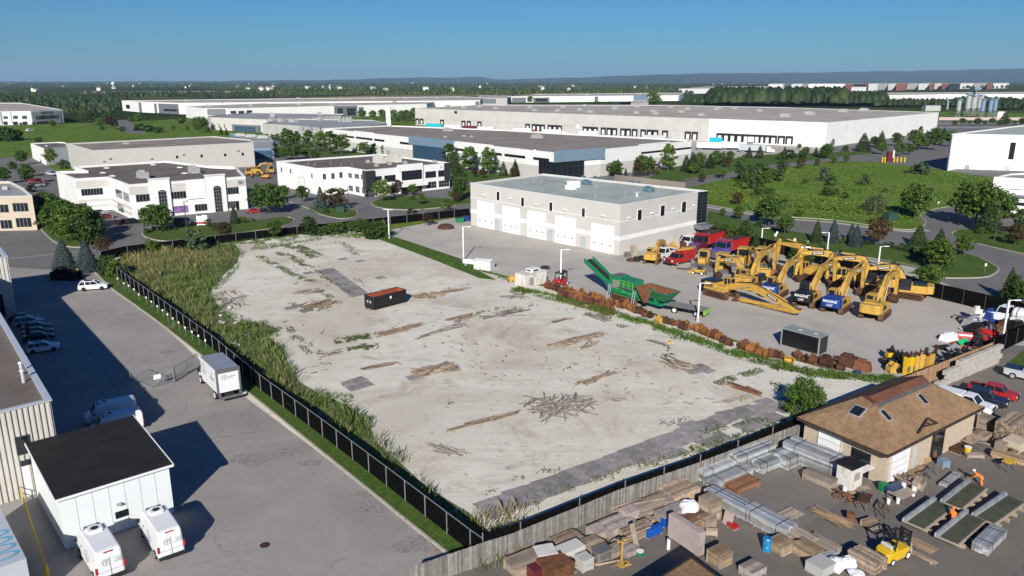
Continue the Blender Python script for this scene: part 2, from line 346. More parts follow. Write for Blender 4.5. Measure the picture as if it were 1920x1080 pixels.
for zz,pp in enumerate(([(150,171),(480,170),(560,173),(420,175.5),(150,176)],[(130,188),(215,188),(205,200),(150,200)],[(780,171),(1010,170),(1060,174),(860,177)],[(620,180),(1270,171.5),(1270,176),(700,182)])):sheet('field',PS(pp),-.02+zz*.004,'dry_field' if zz in(0,3)else 'meadow')
lawn([(0,295),(-600,420),(-600,245),(0,240),(150,245),(290,252),(230,262),(70,266),(62,292)],th=.03,mat='meadow',name='meadow')
lawn([(735,446),(745,446),(868,487),(872,492),(905,512),(930,525),(900,522),(800,482),(700,445)],z=.02,th=.06)
lawn([(800,398),(835,393),(850,396),(842,406),(800,404)],z=.02,th=.06)
ribbon('road',PS([(200,262),(258,250),(240,238),(225,225)]),12,-0.02,0.006,'asphalt_street')
for zz,(a,b)in enumerate((((1700,240),(2100,236)),((1720,232),(2100,229)))):ribbon('highway',PS([a,b]),16,-0.02,0.02+zz*.004,'asphalt_lot')
for zi,(x_,y_,s_)in enumerate(((537,848,2.2),(583,868,1.6),(478,860,2.6),(700,948,2.4),(790,1020,3.0),(470,870,1.2),(245,590,1.4),(310,660,1.2),(690,925,1.3))):
 pc=P(x_,y_);sheet('oil_stain',[pc+Vector((math.cos(t*.5236)*s_*R.uniform(.5,1.1),math.sin(t*.5236)*s_*R.uniform(.3,.6),0))for t in range(12)],.0122+zi*.0022,'stain')
ribbon('lane_line',PS([(-40,488),(20,485),(107,476),(180,469)]),0.14,0.002,0.012,'line_white')
sheet('apron',PS([(780,262),(1330,262),(1560,276),(1480,298),(1330,312),(1300,285),(1160,262),(830,246)]),0.010,'concrete_yard')
# hills on the horizon
def hills():
 pm('hill_woods',(0.035,0.06,0.03),1.0,var=.5,scale=0.004)
 prof=[(-2200,153),(-400,153),(0,154),(100,155),(300,152),(500,151),(620,149),(700,147),(780,144),(870,143),(915,143),(930,149),(960,149),(1030,145),(1100,143),(1180,140),(1250,137),(1330,134),(1420,135),(1500,133),(1600,131),(1700,130),(1760,127),(1830,126),(1920,125),(2300,122),(3400,125)]
 mb=MB();n=240;D0=15000;x0,x1=-2200,3400;rows=[]
 for i in range(n+1):
  x=x0+(x1-x0)*i/n;k=0
  while k<len(prof)-2 and prof[k+1][0]<x:k+=1
  a,b=prof[k],prof[k+1];y=a[1]+(b[1]-a[1])*(x-a[0])/(b[0]-a[0])
  y=153-(153-y)*.85+0.5*math.sin(i*1.7)+0.5*math.sin(i*.63+1)
  u=(x-960)/F;fw=1/math.hypot(1,u);d=D0*(1+0.1*math.sin(i*.2));v=(y-540)/F
  hh=H-(S_+v*C_)/(C_-v*S_)*d;hh=max(hh,30)
  X=u*d/(C_-v*S_);Y=d
  rows.append([(X*(1+s),Y*(1+s),z)for s,z in((-0.22,-2),(-0.16,hh*.25),(-0.08,hh*.6),(0,hh),(0.15,hh*.8),(0.3,-2))])
 for i in range(n):
  for j in range(5):
   mb.add([rows[i][j],rows[i+1][j],rows[i+1][j+1],rows[i][j+1]],[(0,1,2,3)])
 tag(mb.build('hills','hill_woods',smooth=True),kind='structure')
hills()
# building materials
pm('wall_white',(0.78,0.78,0.76),0.75,var=.05,scale=.25,dirt=(0.5,0.48,0.44),dirtamt=.25)
pm('wall_offwhite',(0.53,0.515,0.485),0.8,var=.05,scale=.25,dirt=(0.45,0.42,0.37),dirtamt=.3)
pm('wall_cream',(0.54,0.52,0.485),0.8,var=.06,scale=.2,dirt=(0.4,0.37,0.32),dirtamt=.4)
pm('wall_beige',(0.50,0.43,0.34),0.85,var=.06,scale=.4)
pm('wall_grey',(0.42,0.42,0.40),0.8,var=.06,scale=.2,dirt=(0.3,0.29,0.27),dirtamt=.4)
pm('wall_pink',(0.48,0.36,0.33),0.8,var=.05)
pm('metal_siding',(0.58,0.56,0.51),0.45,0.1,var=.05,scale=.6)
pm('metal_siding_dark',(0.20,0.18,0.15),0.5,0.1)
pm('panel_blue',(0.20,0.29,0.38),0.4,0.2,var=.08)
pm('panel_grey',(0.17,0.18,0.20),0.5,0.1,var=.1)
pm('panel_dark',(0.035,0.035,0.04),0.4,var=.2)
pm('roof_gravel',(0.155,0.13,0.112),0.95,var=.22,scale=.15,dirt=(0.09,0.08,0.07),dirtamt=.5)
pm('roof_tan',(0.42,0.375,0.325),0.95,var=.15,scale=.05,dirt=(0.18,0.155,0.13),dirtamt=.6)
pm('roof_brown',(0.265,0.225,0.195),0.95,var=.15,scale=.08,dirt=(0.13,0.11,0.095),dirtamt=.5)
pm('roof_green',(0.38,0.42,0.385),0.8,var=.08,scale=.15,dirt=(0.17,0.2,0.2),dirtamt=.5)
pm('roof_grey',(0.3,0.31,0.32),0.8,var=.1,scale=.15,dirt=(0.2,0.2,0.2),dirtamt=.5)
pm('roof_black',(0.016,0.015,0.014),0.75,var=.35,scale=.6)
pm('cap_metal',(0.60,0.64,0.68),0.4,0.3,var=.05)
pm('cap_white',(0.75,0.75,0.74),0.5,var=.05)
m_,nt_,b_=newmat('glass_dark');b_.inputs['Base Color'].default_value=(0.012,0.016,0.022,1);b_.inputs['Roughness'].default_value=0.08;b_.inputs['Specular IOR Level'].default_value=0.5
m_,nt_,b_=newmat('glass_blue');b_.inputs['Base Color'].default_value=(0.03,0.075,0.14,1);b_.inputs['Roughness'].default_value=0.1;b_.inputs['Specular IOR Level'].default_value=0.6
pm('frame_dark',(0.05,0.05,0.055),0.5)
pm('frame_grey',(0.3,0.3,0.31),0.5)
pm('door_white',(0.78,0.79,0.80),0.5,var=.03)
pm('door_grey',(0.42,0.47,0.48),0.5)
pm('hvac',(0.42,0.42,0.41),0.5,0.2,var=.15)
pm('hvac_blue',(0.10,0.17,0.2),0.6,var=.3)
pm('rubber',(0.02,0.02,0.021),0.8,var=.2)
pm('purple',(0.22,0.13,0.3),0.6,var=.7,scale=2)
def V2(p):return(p.x,p.y)
def offs(a,b,d):
 """unit along a->b and outward normal towards the camera"""
 ab=Vector((b.x-a.x,b.y-a.y));L=ab.length;ab/=L;n=Vector((-ab.y,ab.x))
 if n.dot(Vector((-a.x,-a.y)))<0:n=-n
 return ab,n,L
def wbox(mb,A,B,u0,u1,z0,z1,d0,d1,mi=0):
 ab,n,L=offs(A,B,0);a=Vector(V2(A))
 q=[a+ab*u0+n*d0,a+ab*u1+n*d0,a+ab*u1+n*d1,a+ab*u0+n*d1]
 mb.prism([(p.x,p.y)for p in q],z0,z1,mi)
class Bld:
 def __init__(s,name,label,corners,h,wall='wall_white',roof='roof_gravel',cap='cap_white',ground=False,para=0.5,group=None,z0=0.0,cat='building',ribs=0,capw=0.35):
  s.pts=[P(x,y,0 if ground else h)for x,y in corners]
  for p in s.pts:p.z=0
  s.h=h;c=s.pts[0];s.root=thing(name,label,cat,(c.x,c.y,0),group=group)
  pp=[V2(p)for p in s.pts];s.pp=pp
  mb=MB();mb.prism(pp,z0-0.3,h-para)
  n=len(pp);cx=sum(p[0]for p in pp)/n;cy=sum(p[1]for p in pp)/n
  inn=inset(pp,capw)
  k=MB();ring(k,pp,inn,h-para-.02,h);ring(mb,[p for p in pp],inn,h-para,h-0.06)
  if ribs:
   for i in range(n):
    a,b=s.pts[i],s.pts[(i+1)%n];ab,nn,L=offs(a,b,0);q=0.15
    if L>200:continue
    while q<L:wbox(mb,a,b,q,q+0.12,0,h-0.1,0,0.09);q+=ribs
  mb.build('wall',wall,s.root,world=True)
  r=MB();r.prism(inn,h-para-0.05,h-para+0.04);s.roof=r.build('roof',roof,s.root,world=True)
  if cap:
   k=MB();ring(k,inset(pp,-0.05),inset(pp,capw+.03),h-0.06,h+0.03);k.build('parapet_cap',cap,s.root,world=True)
 def seg(s,i):return s.pts[i],s.pts[(i+1)%len(s.pts)]
 def rect(s,i,x0,y0,x1,y1):
  A,B=s.seg(i);a=wallpix(A,B,x0,y0);b=wallpix(A,B,x1,y1)
  return min(a[0],b[0]),max(a[0],b[0]),min(a[1],b[1]),max(a[1],b[1])
 def part(s,i,x0,y0,x1,y1,name='window',mat='glass_dark',d=0.06,nx=0,ny=0,frame=None,border=False,zz=None,rise=None,parent=None):
  u0,u1,z0,z1=s.rect(i,x0,y0,x1,y1)
  if rise:z0=z1-rise
  if zz:z0,z1=zz
  return s.wpart(i,u0,u1,z0,z1,name,mat,d,nx,ny,frame,border,parent)
 def wpart(s,i,u0,u1,z0,z1,name='window',mat='glass_dark',d=0.06,nx=0,ny=0,frame=None,border=False,parent=None):
  A,B=s.seg(i);mb=MB();wbox(mb,A,B,u0,u1,z0,z1,-0.05,d)
  off=s.root.location
  me=mb.build(name,mat,s.root,world=True)
  if nx or ny or border:
   f=MB();t=0.07
   for k in range(1,nx):q=u0+(u1-u0)*k/nx;wbox(f,A,B,q-t/2,q+t/2,z0,z1,d-.01,d+.04)
   for k in range(1,ny):q=z0+(z1-z0)*k/ny;wbox(f,A,B,u0,u1,q-t/2,q+t/2,d-.01,d+.037)
   if border:
    t=border if border is not True else 0.1
    wbox(f,A,B,u0-t,u0,z0-t,z1+t,-.02,d+.06);wbox(f,A,B,u1,u1+t,z0-t,z1+t,-.02,d+.06)
    wbox(f,A,B,u0,u1,z0-t,z0,-.02,d+.06);wbox(f,A,B,u0,u1,z1,z1+t,-.02,d+.06)
   fo=f.build('frame',frame or 'frame_grey',None,world=True,loc=s.root.location);fo.location=(0,0,0);fo.parent=me
  return me
 def band(s,i,z0,z1,mat,d=0.03,name='band',u0=0.01,u1=None):
  A,B=s.seg(i);L=(B-A).length;mb=MB();wbox(mb,A,B,u0,(u1 or L)-.01,z0,z1,-.02,d);mb.build(name,mat,s.root,world=True)
 def roofbox(s,x,y,sx,sy,sz,name='roof_unit',mat='hvac',curb=True):
  z=s.h-0.5;p=P(x,y,z);ab,n,L=offs(s.pts[0],s.pts[1],0);a=math.atan2(ab.y,ab.x)
  M=Matrix.Translation((p.x,p.y,z))@Matrix.Rotation(a,4,'Z');mb=MB()
  mb.box(-sx/2,sx/2,-sy/2,sy/2,0.05,sz,0,M);mb.box(-sx*.35,sx*.1,-sy*.3,sy*.3,sz,sz*1.25,0,M)
  if curb:mb.box(-sx*.62,sx*.62,-sy*.62,sy*.62,0,0.12,0,M)
  mb.tube(M@Vector((sx*.3,0,sz)),M@Vector((sx*.3,0,sz*1.2)),min(sx,sy)*.2,n=10)
  mb.build(name,mat,s.root,world=True)
 def stacks(s,pts,mat='hvac',h=0.7,r=0.12,name='roof_vent'):
  z=s.h-0.5;mb=MB()
  for x,y in pts:
   p=P(x,y,z);mb.tube(p,p+Vector((0,0,h)),r,n=8);mb.tube(p+Vector((0,0,h)),p+Vector((0,0,h+.15)),r*1.7,r*1.2,n=8)
  return mb.build(name,mat,s.root,world=True)
def inset(pp,d):
 n=len(pp);a=sum(pp[i][0]*pp[(i+1)%n][1]-pp[(i+1)%n][0]*pp[i][1]for i in range(n));sg=1 if a>0 else-1;out=[]
 for i in range(n):
  p0=Vector(pp[i-1]);p1=Vector(pp[i]);p2=Vector(pp[(i+1)%n])
  e1=(p1-p0).normalized();e2=(p2-p1).normalized();n1=Vector((-e1 .y,e1 .x))*sg;n2=Vector((-e2 .y,e2 .x))*sg
  b=n1+n2;k=max(0.3,1+n1 .dot(n2));q=p1+b*d/k;out.append((q.x,q.y))
 return out
def ring(mb,a,b,z0,z1):
 n=len(a);vs=[(p[0],p[1],z)for z in(z0,z1)for p in a]+[(p[0],p[1],z)for z in(z0,z1)for p in b];fs=[]
 for i in range(n):
  j=(i+1)%n
  fs+=[(i,j,n+j,n+i),(2*n+j,2*n+i,3*n+i,3*n+j),(n+i,n+j,3*n+j,3*n+i),(j,i,2*n+i,2*n+j)]
 mb.add(vs,fs)
def tomesh(o,name):
 me=bpy.data.meshes.new_from_object(o);cu=o.data;bpy.data.objects.remove(o);bpy.data.curves.remove(cu);q=bpy.data.objects.new(name,me);COL.objects.link(q);return q
def wtext(txt,bld,i,u,z,size,mat,name='lettering',d=0.09,italic=0):
 A,B=bld.seg(i);ab,n,L=offs(A,B,0)
 right=Vector((ab.x,ab.y,0));nn=Vector((n.x,n.y,0))
 if Vector((0,0,1)).cross(nn).dot(right)<0:right=-right
 cu=bpy.data.curves.new(name,'FONT');cu.body=txt;cu.size=size;cu.extrude=0.015;cu.align_x='CENTER';cu.align_y='CENTER'
 o=bpy.data.objects.new(name,cu);COL.objects.link(o);cu.materials.append(MATS[mat])
 M=Matrix((right,Vector((0,0,1)),nn)).transposed().to_4x4();p=Vector((A.x,A.y,z))+Vector((ab.x,ab.y,0))*u+nn*d
 o=tomesh(o,name);o.matrix_world=Matrix.Translation(p-bld.root.location)@M;o.parent=bld.root;return o
def text_at(parent,txt,M,size,mat,name='lettering',sx=1):
 cu=bpy.data.curves.new(name,'FONT');cu.body=txt;cu.size=size;cu.extrude=0.008;cu.offset=size*.015;cu.align_x='CENTER';cu.align_y='CENTER'
 o=bpy.data.objects.new(name,cu);COL.objects.link(o);cu.materials.append(MATS[mat]);o=tomesh(o,name);o.parent=parent;o.matrix_local=M@Matrix.Diagonal((sx,1,1,1));return o
# the grey bay building
SH=HT(1164,479,384.5)
def bayshop():
 b=Bld('bay_building','pale grey two storey garage building with five white bay doors',[(882,343),(1164,384.5),(1309,359.5),(1327,357.5),(1018,325.5)],SH,'wall_offwhite','roof_green')
 for i in(0,1):b.band(i,SH*.29,SH*.38,'wall_white',.03);b.band(i,SH*.66,SH*.672,'wall_white',.035)
 doors=[((896,376),(926,425)),((943,386),(974,437)),((990,395),(1023,450)),((1042,404),(1079,461)),((1110,418),(1152,477))]
 for(x0,y0),(x1,y1)in doors:
  A,B=b.seg(0);u0=wallpix(A,B,x0,400)[0];u1=wallpix(A,B,x1,400)[0];z1=wallpix(A,B,x0,y0)[1]
  d=b.wpart(0,u0,u1,0.02,z1,'bay_door','door_white',.05,0,7,'cap_white',0.08)
  L=u1-u0
  for q in(0.14,.5,.86):g=MB();wbox(g,A,B,u0+L*q-.22,u0+L*q+.22,1.55,1.85,.04,.075);o=g.build('door_window','glass_dark',None,world=True,loc=b.root.location);o.location=(0,0,0);o.parent=d
 for x,y in((934,368),(980,379),(1033,388),(1094,399)):b.part(0,x-2.5,y-9,x+3,y+8,border=.12,frame='cap_white',d=.04)
 for x,y in((932,415),(1032,440),(1094,455)):
  A,B=b.seg(0);u=wallpix(A,B,x,y)[0];b.wpart(0,u-.55,u+.5,0.02,2.3,'door','door_grey',.05,border=.06,frame='frame_grey')
 for x,y in((1199,403),(1242,395),(1282,388)):b.part(1,x-3.5,y-9,x+3.5,y+9,border=.12,frame='cap_white',d=.04)
 for i,x,y in((0,908,365),(0,957,372),(0,1006,383),(0,1060,393),(0,1131,404),(1,1179,408),(1,1222,399),(1,1262,391),(1,1300,385)):
  A,B=b.seg(i);u,z=wallpix(A,B,x,y);k=MB();wbox(k,A,B,u-.35,u+.35,z-.15,z+.15,0,.35);k.build('wall_lamp','cap_white',b.root,world=True)
 A,B=b.seg(2);L=(B-A).length;ab,n,_=offs(A,B,0)
 b.wpart(2,.0,L,SH*.30,SH-.1,'window','glass_dark',.05,2,9,'frame_dark',False);b.wpart(2,.2,L,0,SH*.26,'window','glass_dark',.05,2,1)
 k=MB();wbox(k,A,B,-1.0,L+2.5,SH*.2,SH*.29,-.1,2.6);k.build('canopy','panel_grey',b.root,world=True)
 k=MB();A=P(1152,341,SH-.5);B=P(1284,357,SH-.5);k.beam(A+Vector((0,0,.9)),B+Vector((0,0,.9)),.2,1.9);k.build('roof_screen','roof_brown',b.root,world=True)
 b.roofbox(1070,355,2.2,1.6,1.0,'roof_hatch','cap_white',False)
 k=MB();q=P(1068,352,SH-.45);k.add([q,q+Vector((2.6,0.6,0)),q+Vector((2.6,.6,1.5)),q+Vector((-.8,-.2,1.5)),q+Vector((0,2,0)),q+Vector((2.6,2.6,0)),q+Vector((2.6,2.6,1.5)),q+Vector((-.8,1.8,1.5))],[(0,1,2,3),(4,7,6,5),(3,2,6,7),(1,5,6,2)]);k.build('air_intake','cap_white',b.root,world=True)
 for x,y in((1100,347),(1216,360)):b.roofbox(x,y,2.4,1.4,1.1,'exhaust_fan','hvac_blue',False)
 for x,y in((1116,337),(1131,339),(1184,346),(1196,347),(1094,336)):b.roofbox(x,y,1.0,.8,.8,'roof_unit','hvac_blue',False)
 b.stacks([(1194,369)],'cap_metal',1.0,.35,'roof_cowl')
 b.stacks([(1118,355),(1172,367),(1170,380),(1116,372),(1234,365),(1242,357),(1070,341),(1000,344),(1015,345),(985,347),(1042,337)],'hvac',.9,.06)
 return b
bayshop()
# white office numbered 80
def office80():
 h=HT(267,412,346)
 pts=[(105,321),(141,334),(202,332),(241,345),(460,329),(445,316),(441,314),(394,313),(312,301.5),(139,313),(163,319.5)]
 pts=[(105,321),(141,335),(202,331.5),(241,346),(460,330.5),(444,314),(392,311),(312,301),(139,311.5),(162,320)]
 b=Bld('office_building','white two storey office with stepped front numbered 80',pts,h,'wall_white','roof_gravel','cap_white',para=.7)
 b.band(1,h*.70,h*.93,'wall_cream',.03);b.band(3,h*.70,h*.93,'wall_cream',.03);b.band(1,h*.28,h*.36,'wall_cream',.03);b.band(2,h*.28,h*.36,'wall_cream',.03);b.band(2,h*.12,h*.18,'wall_cream',.03);b.band(1,h*.12,h*.18,'wall_cream',.03)
 b.part(1,152,355,193,364,nx=7,border=.08);b.part(1,157,384,164,392,'door','frame_dark',zz=(0,2.4))
 b.part(2,217.5,357,230,372,mat='glass_blue',nx=2,border=.08,zz=(h*.5,h*.72));b.part(2,232,362,243,378,mat='glass_blue',nx=2,border=.08,zz=(h*.5,h*.72));b.part(2,222,388,233,398,mat='glass_blue',border=.08,zz=(h*.08,h*.3))
 A,B=b.seg(3)
 def U(x,y=370):return wallpix(A,B,x,y)[0]
 up=(h*.50,h*.69);dn=(h*.08,h*.27)
 for x0,x1 in((255,286),(321,349),(363,391),(423,448)):b.wpart(3,U(x0),U(x1),*up,nx=5,border=.08)
 for x0,x1,m in((258,282,'purple'),(324,352,'purple'),(366,394,'glass_dark'),(427,442,'glass_dark')):
  b.wpart(3,U(x0,392),U(x1,392),*dn,nx=5 if m!='purple' else 0,border=.08,mat=m,name='window' if m!='purple' else 'window_banner')
 b.wpart(3,U(443,392),U(449,392),0,2.5,'door')
 for x0,x1,w0,w1 in((281,320,297,311),(387,424,401,414)):
  u0,u1=U(x0),U(x1);k=MB();wbox(k,A,B,u0,u1,0,h+.9,0,.55);k.build('entrance_bay','wall_white',b.root,world=True)
  k=MB();wbox(k,A,B,u0-.15,u1+.15,h+.9,h+1.15,-.3,.75);k.build('cornice','cap_white',b.root,world=True)
  a0,a1=U(w0),U(w1);b.wpart(3,a0,a1,.05,h*.74,'window','glass_dark',.6,3,7,'frame_grey',.12)
  k=MB();c=(a0+a1)/2;r=(a1-a0)/2;ab,n,_=offs(A,B,0)
  a_=Vector(V2(A));arc=[]
  for q in range(9):
   t=math.pi*q/8;arc.append((c-r*math.cos(t),h*.74+r*.45*math.sin(t)))
  vs=[(*(a_+ab*u+n*.56),z)for u,z in arc]+[(*(a_+ab*u+n*.62),z)for u,z in arc];k.add(vs,[tuple(range(9)),tuple(range(9,18))[::-1]]);k.build('window_arch','glass_dark',b.root,world=True)
 k=MB();wbox(k,A,B,U(352),U(386),h*.45,h+.15,0,.3);k.build('pier','wall_white',b.root,world=True)
 wtext('80',b,3,U(452,350),h*.82,1.5,'frame_dark')
 for x,y,sx in((268,333,4.2),(364,324,4.0)):b.roofbox(x,y,sx,2.2,1.7)
 for x,y in((200,316),(193,325),(211,331),(287,310),(337,315),(358,320),(346,326)):b.roofbox(x,y,1.8,1.2,.3,'skylight','cap_white',False)
 k=MB();a=P(394,314,h);c=P(460,330,h);k.beam(a+Vector((0,0,.2)),P(441,316,h)+Vector((0,0,.2)),.35,.8);k.build('parapet_cap','cap_white',b.root,world=True)
 return b
office80()
# white and black office numbered 75
def office75():
 h=HT(685,370,319)
 b=Bld('office_building','white two storey office with black corner panels numbered 75',[(518,302),(594,315.5),(652,313),(686,319),(842,305.5),(842,304.5),(713,288.5)],h,'wall_white','roof_gravel','cap_white',para=.6)
 for x,y in((528,318),(545,321),(585,330)):b.part(0,x-1.2,y-4.5,x+1.2,y+4.5)
 b.part(0,560,328,572,352,'bay_door','cap_white',zz=(0,4.6),border=.08)
 for x,y in((608,331),(624,330),(639,328)):b.part(1,x-3,y-5,x+3,y+5,nx=2,border=.06)
 for x0,x1,y in((653,660,329),(665,673,330.5),(677,684,332)):b.part(2,x0,y-5,x1,y+5,nx=2,ny=2)
 for x0,x1,y in((654,662,353),(667,674,355),(679,686,357)):b.part(2,x0,y-6,x1,y+6,nx=2,ny=2)
 A,B=b.seg(3)
 def U(x,y=335):return wallpix(A,B,x,y)[0]
 k=MB();wbox(k,A,B,-0.1,U(702),h*.28,h*.97,0,.5);k.build('corner_panel','panel_dark',b.root,world=True)
 A2,B2=b.seg(2);L2=(B2-A2).length;k=MB();wbox(k,A2,B2,L2-1.6,L2+.45,h*.28,h*.97,0,.45);k.build('corner_panel','panel_dark',b.root,world=True)
 b.wpart(3,.05,U(701),.05,h*.28,nx=4,ny=2);b.wpart(2,L2-1.6,L2,.05,h*.28,nx=2,ny=2,d=.08)
 up=(h*.50,h*.73);dn=(h*.08,h*.33)
 for x0,x1 in((702,715),(721,741),(798,817),(822,842)):b.wpart(3,U(x0),U(x1),*up,nx=4,border=.06,frame='frame_dark')
 for x0,x1 in((725,743),(800,818),(823,842)):b.wpart(3,U(x0,355),U(x1,355),*dn,nx=4,ny=2)
 u0,u1=U(745),U(792);k=MB();wbox(k,A,B,u0,u1,h*.30,h+.8,0,.5);k.build('entrance_bay','wall_white',b.root,world=True)
 k=MB();wbox(k,A,B,u0-.2,u1+.8,h*.26,h*.44,.5,2.0);k.build('canopy','wall_white',b.root,world=True)
 b.wpart(3,U(752),U(789),h*.50,h*.84,d=.55,nx=6,ny=1,frame='frame_dark',border=.08)
 b.wpart(3,U(752,357),U(791,357),.05,h*.25,d=.06,nx=5,frame='frame_dark')
 k=MB();wbox(k,A,B,U(833),U(842)+.4,h*.32,h+.1,0,.35);k.build('corner_panel','panel_dark',b.root,world=True)
 wtext('75',b,3,U(827,322),h*.86,1.1,'frame_grey')
 for x,y,sx,sy in((712,305,5,2.5),(739,303,6,2.5)):b.roofbox(x,y,sx,sy,2.0,'roof_unit','wall_cream')
 for x,y in((706,312),(731,309),(690,305),(760,307),(815,305)):b.roofbox(x,y,1.2,1.0,.8)
 b.stacks([(545,305),(578,309),(590,311),(620,308),(640,312),(660,312)],h=.8,r=.07)
office75()
# long warehouse with ribbon windows
def ribbonwh():
 h=HT(1170,327,277)
 b=Bld('warehouse','long low white warehouse with black ribbon windows and blue entrance panels',[(607,240.5),(1042,286),(1126,280),(1297,263.5),(1290,262),(1063,250.5),(946,243.5),(729,235)],h,'wall_white','roof_brown','cap_white',para=.6)
 A,B=b.seg(0)
 def U(x):return wallpix(A,B,x,270)[0]
 for x0,x1 in((624,634),(642,665),(668,699),(702,721),(750,768),(853,879),(923,941),(946,985),(1000,1030)):b.wpart(0,U(x0),U(x1),h*.66,h*.76,d=.05,nx=5,frame='frame_dark')
 b.wpart(0,U(768),U(852),h*.7,h+.7,'entrance_panel','panel_blue',.5);b.wpart(0,U(775),U(836),.05,h*.68,'window','glass_blue',.42,12,3,'frame_dark')
 for x0,x1 in((665,702),(854,925),(1001,1005)):b.wpart(0,U(x0),U(x1),.01,h+.4,'raised_panel','wall_white',.045)
 b.band(0,0.05,h*.46,'wall_offwhite',.055,'plinth');b.band(1,0.05,h*.46,'wall_offwhite',.055,'plinth');b.band(2,0.05,h*.46,'wall_offwhite',.055,'plinth')
 A1,B1=b.seg(1);L1=(B1-A1).length;L0=(B-A).length
 A2,B2=b.seg(2)
 b.wpart(0,U(1041),L0+.3,h*.66,h+.7,'entrance_panel','panel_blue',.55);b.wpart(1,-.3,L1+2,h*.66,h+.7,'entrance_panel','panel_blue',.55)
 b.wpart(0,L0-9,L0,.05,h*.66,'window','glass_dark',.3,4,4,'frame_dark');b.wpart(1,0,L1*.62,.05,h*.66,'window','glass_dark',.3,5,4,'frame_dark')
 b.part(2,1202,285,1250,295,d=.06,zz=(h*.66,h*.74));b.part(2,1258,285,1295,290,d=.06,zz=(h*.66,h*.74));b.part(2,1197,285,1254,290,'raised_panel','wall_white',.05,zz=(h*.4,h+.5))
 b.part(0,725,268,731,280,'door','frame_grey',zz=(0,3))
 for x,y in((840,246),(1007,259)):b.roofbox(x,y,5,3,1.5)
 for x,y in((733,238),(870,256),(884,257),(835,258)):b.roofbox(x,y,1.5,1.2,.6)
ribbonwh()
# big dock warehouse
def dockwh():
 h=13.4
 b=Bld('warehouse','huge beige and white warehouse lined with truck docks',[(778,203),(1330,222.5),(1551,229.5),(1760,210.5),(1480,201.5),(1250,197),(900,196.5)],h,'wall_cream','roof_tan','cap_metal',para=.5)
 b.band(1,0,h-.1,'wall_white',.12,'wall_panel');b.band(2,0,h-.1,'wall_white',.12,'wall_panel');b.band(0,h*.4,h*.42,'wall_grey',.03)
 A,B=b.seg(0)
 def dock(i,x,y=245,door='door_white'):
  A,B=b.seg(i);u=wallpix(A,B,x,y)[0]
  k=MB();w_=1.9;wbox(k,A,B,u-w_,u-1.25,1.0,5.2,.1,.9);wbox(k,A,B,u+1.25,u+w_,1.0,5.2,.1,.9);wbox(k,A,B,u-w_,u+w_,4.3,5.3,.1,.95)
  s_=k.build('dock_shelter','rubber',b.root,world=True)
  k=MB();wbox(k,A,B,u-1.25,u+1.25,1.2,4.3,.1,.25);d=k.build('dock_door',door,None,world=True,loc=b.root.location);d.location=(0,0,0);d.parent=s_
 for x in(784,792,830,870,880,900,990,1002,1010,1018,1032,1041,1050,1098,1107,1117,1132,1143,1153,1169,1179,1191,1207,1219,1230,1248,1291,1304):dock(0,x)
 for x in(1350,1362,1374,1387,1399,1411,1421,1430,1439,1451,1466,1481):dock(1,x,258)
 b.part(1,1503,254,1516,270,'bay_door','cap_white',d=.2,zz=(0,5.2),border=.1,frame='frame_grey')
 b.part(0,852,208,857,213,d=.1);b.part(0,1080,233,1087,241,'bay_door','door_white',d=.1)
 rr=random.Random(3)
 for x,y in((994,203),(1003,208),(1019,200),(1046,209),(1056,202),(1088,207),(1097,199),(1108,211),(1153,205),(1155,201),(1194,213),(1196,201),(1226,210),(1230,215),(1258,202),(1278,211),(1290,206),(1315,217),(1344,206),(1350,203),(1378,204),(1425,209),(930,204),(900,201),(870,203),(840,200)):b.roofbox(x,y,4.0,2.4,1.4)
 for x,y in((1473,219),(1519,215),(1582,210),(1620,208)):b.roofbox(x,y,6.0,4,1.8)
dockwh()
# far long white warehouses, grey block, pink block
def simple(name,label,pts,h,wall,roof,cap='cap_white',wins=(),ground=False,para=.5,units=(),group=None):
 b=Bld(name,label,pts,h,wall,roof,cap,ground,para,group)
 for w_ in wins:
  i,x0,y0,x1,y1=w_[:5];kw=w_[5]if len(w_)>5 else{}
  b.part(i,x0,y0,x1,y1,**kw)
 for u in units:b.roofbox(*u)
 return b
G=dict(name='facade_panel',mat='panel_grey',d=.4);GB=dict(name='facade_panel',mat='panel_blue',d=.4)
simple('warehouse','very long white warehouse far left with grey framed entrance',[(228,188.5),(260,190.5),(338,193),(900,188),(905,182.5),(860,181)],12,'wall_white','roof_tan',wins=[(1,260,192,267,212,G),(1,289,194,296,217,G),(1,297,194,337,220,G),(1,308,204,333,209,dict(d=.6,nx=6)),(0,236,196,244,204),(2,891,190,899,200,G)],units=[(350,190,6,4,2),(560,186,6,4,2),(640,186,6,4,2),(700,185,6,4,2),(760,185,6,4,2),(820,184,6,4,2)])
simple('warehouse','second long white warehouse with dark grey entrance bay at left of trees',[(347,199),(385,203),(426,203),(800,194.5),(815,190),(560,191)],11,'wall_white','roof_tan',wins=[(1,388,204,424,216,G),(2,626,199,670,221,dict(name='facade_panel',mat='panel_grey',d=.5)),(2,632,203,642,212,dict(d=.7,nx=4,ny=2)),(2,650,203,666,216,dict(d=.7,nx=6,ny=2)),(2,672,201,682,222,G),(2,432,208,443,213,dict(nx=5)),(2,447,208,458,213,dict(nx=5)),(2,462,207,473,212,dict(nx=5))],units=[(390,200,5,3,1.6),(470,199,5,3,1.6),(560,197,5,3,1.6),(622,196,5,3,1.6),(740,192,5,3,1.6)])
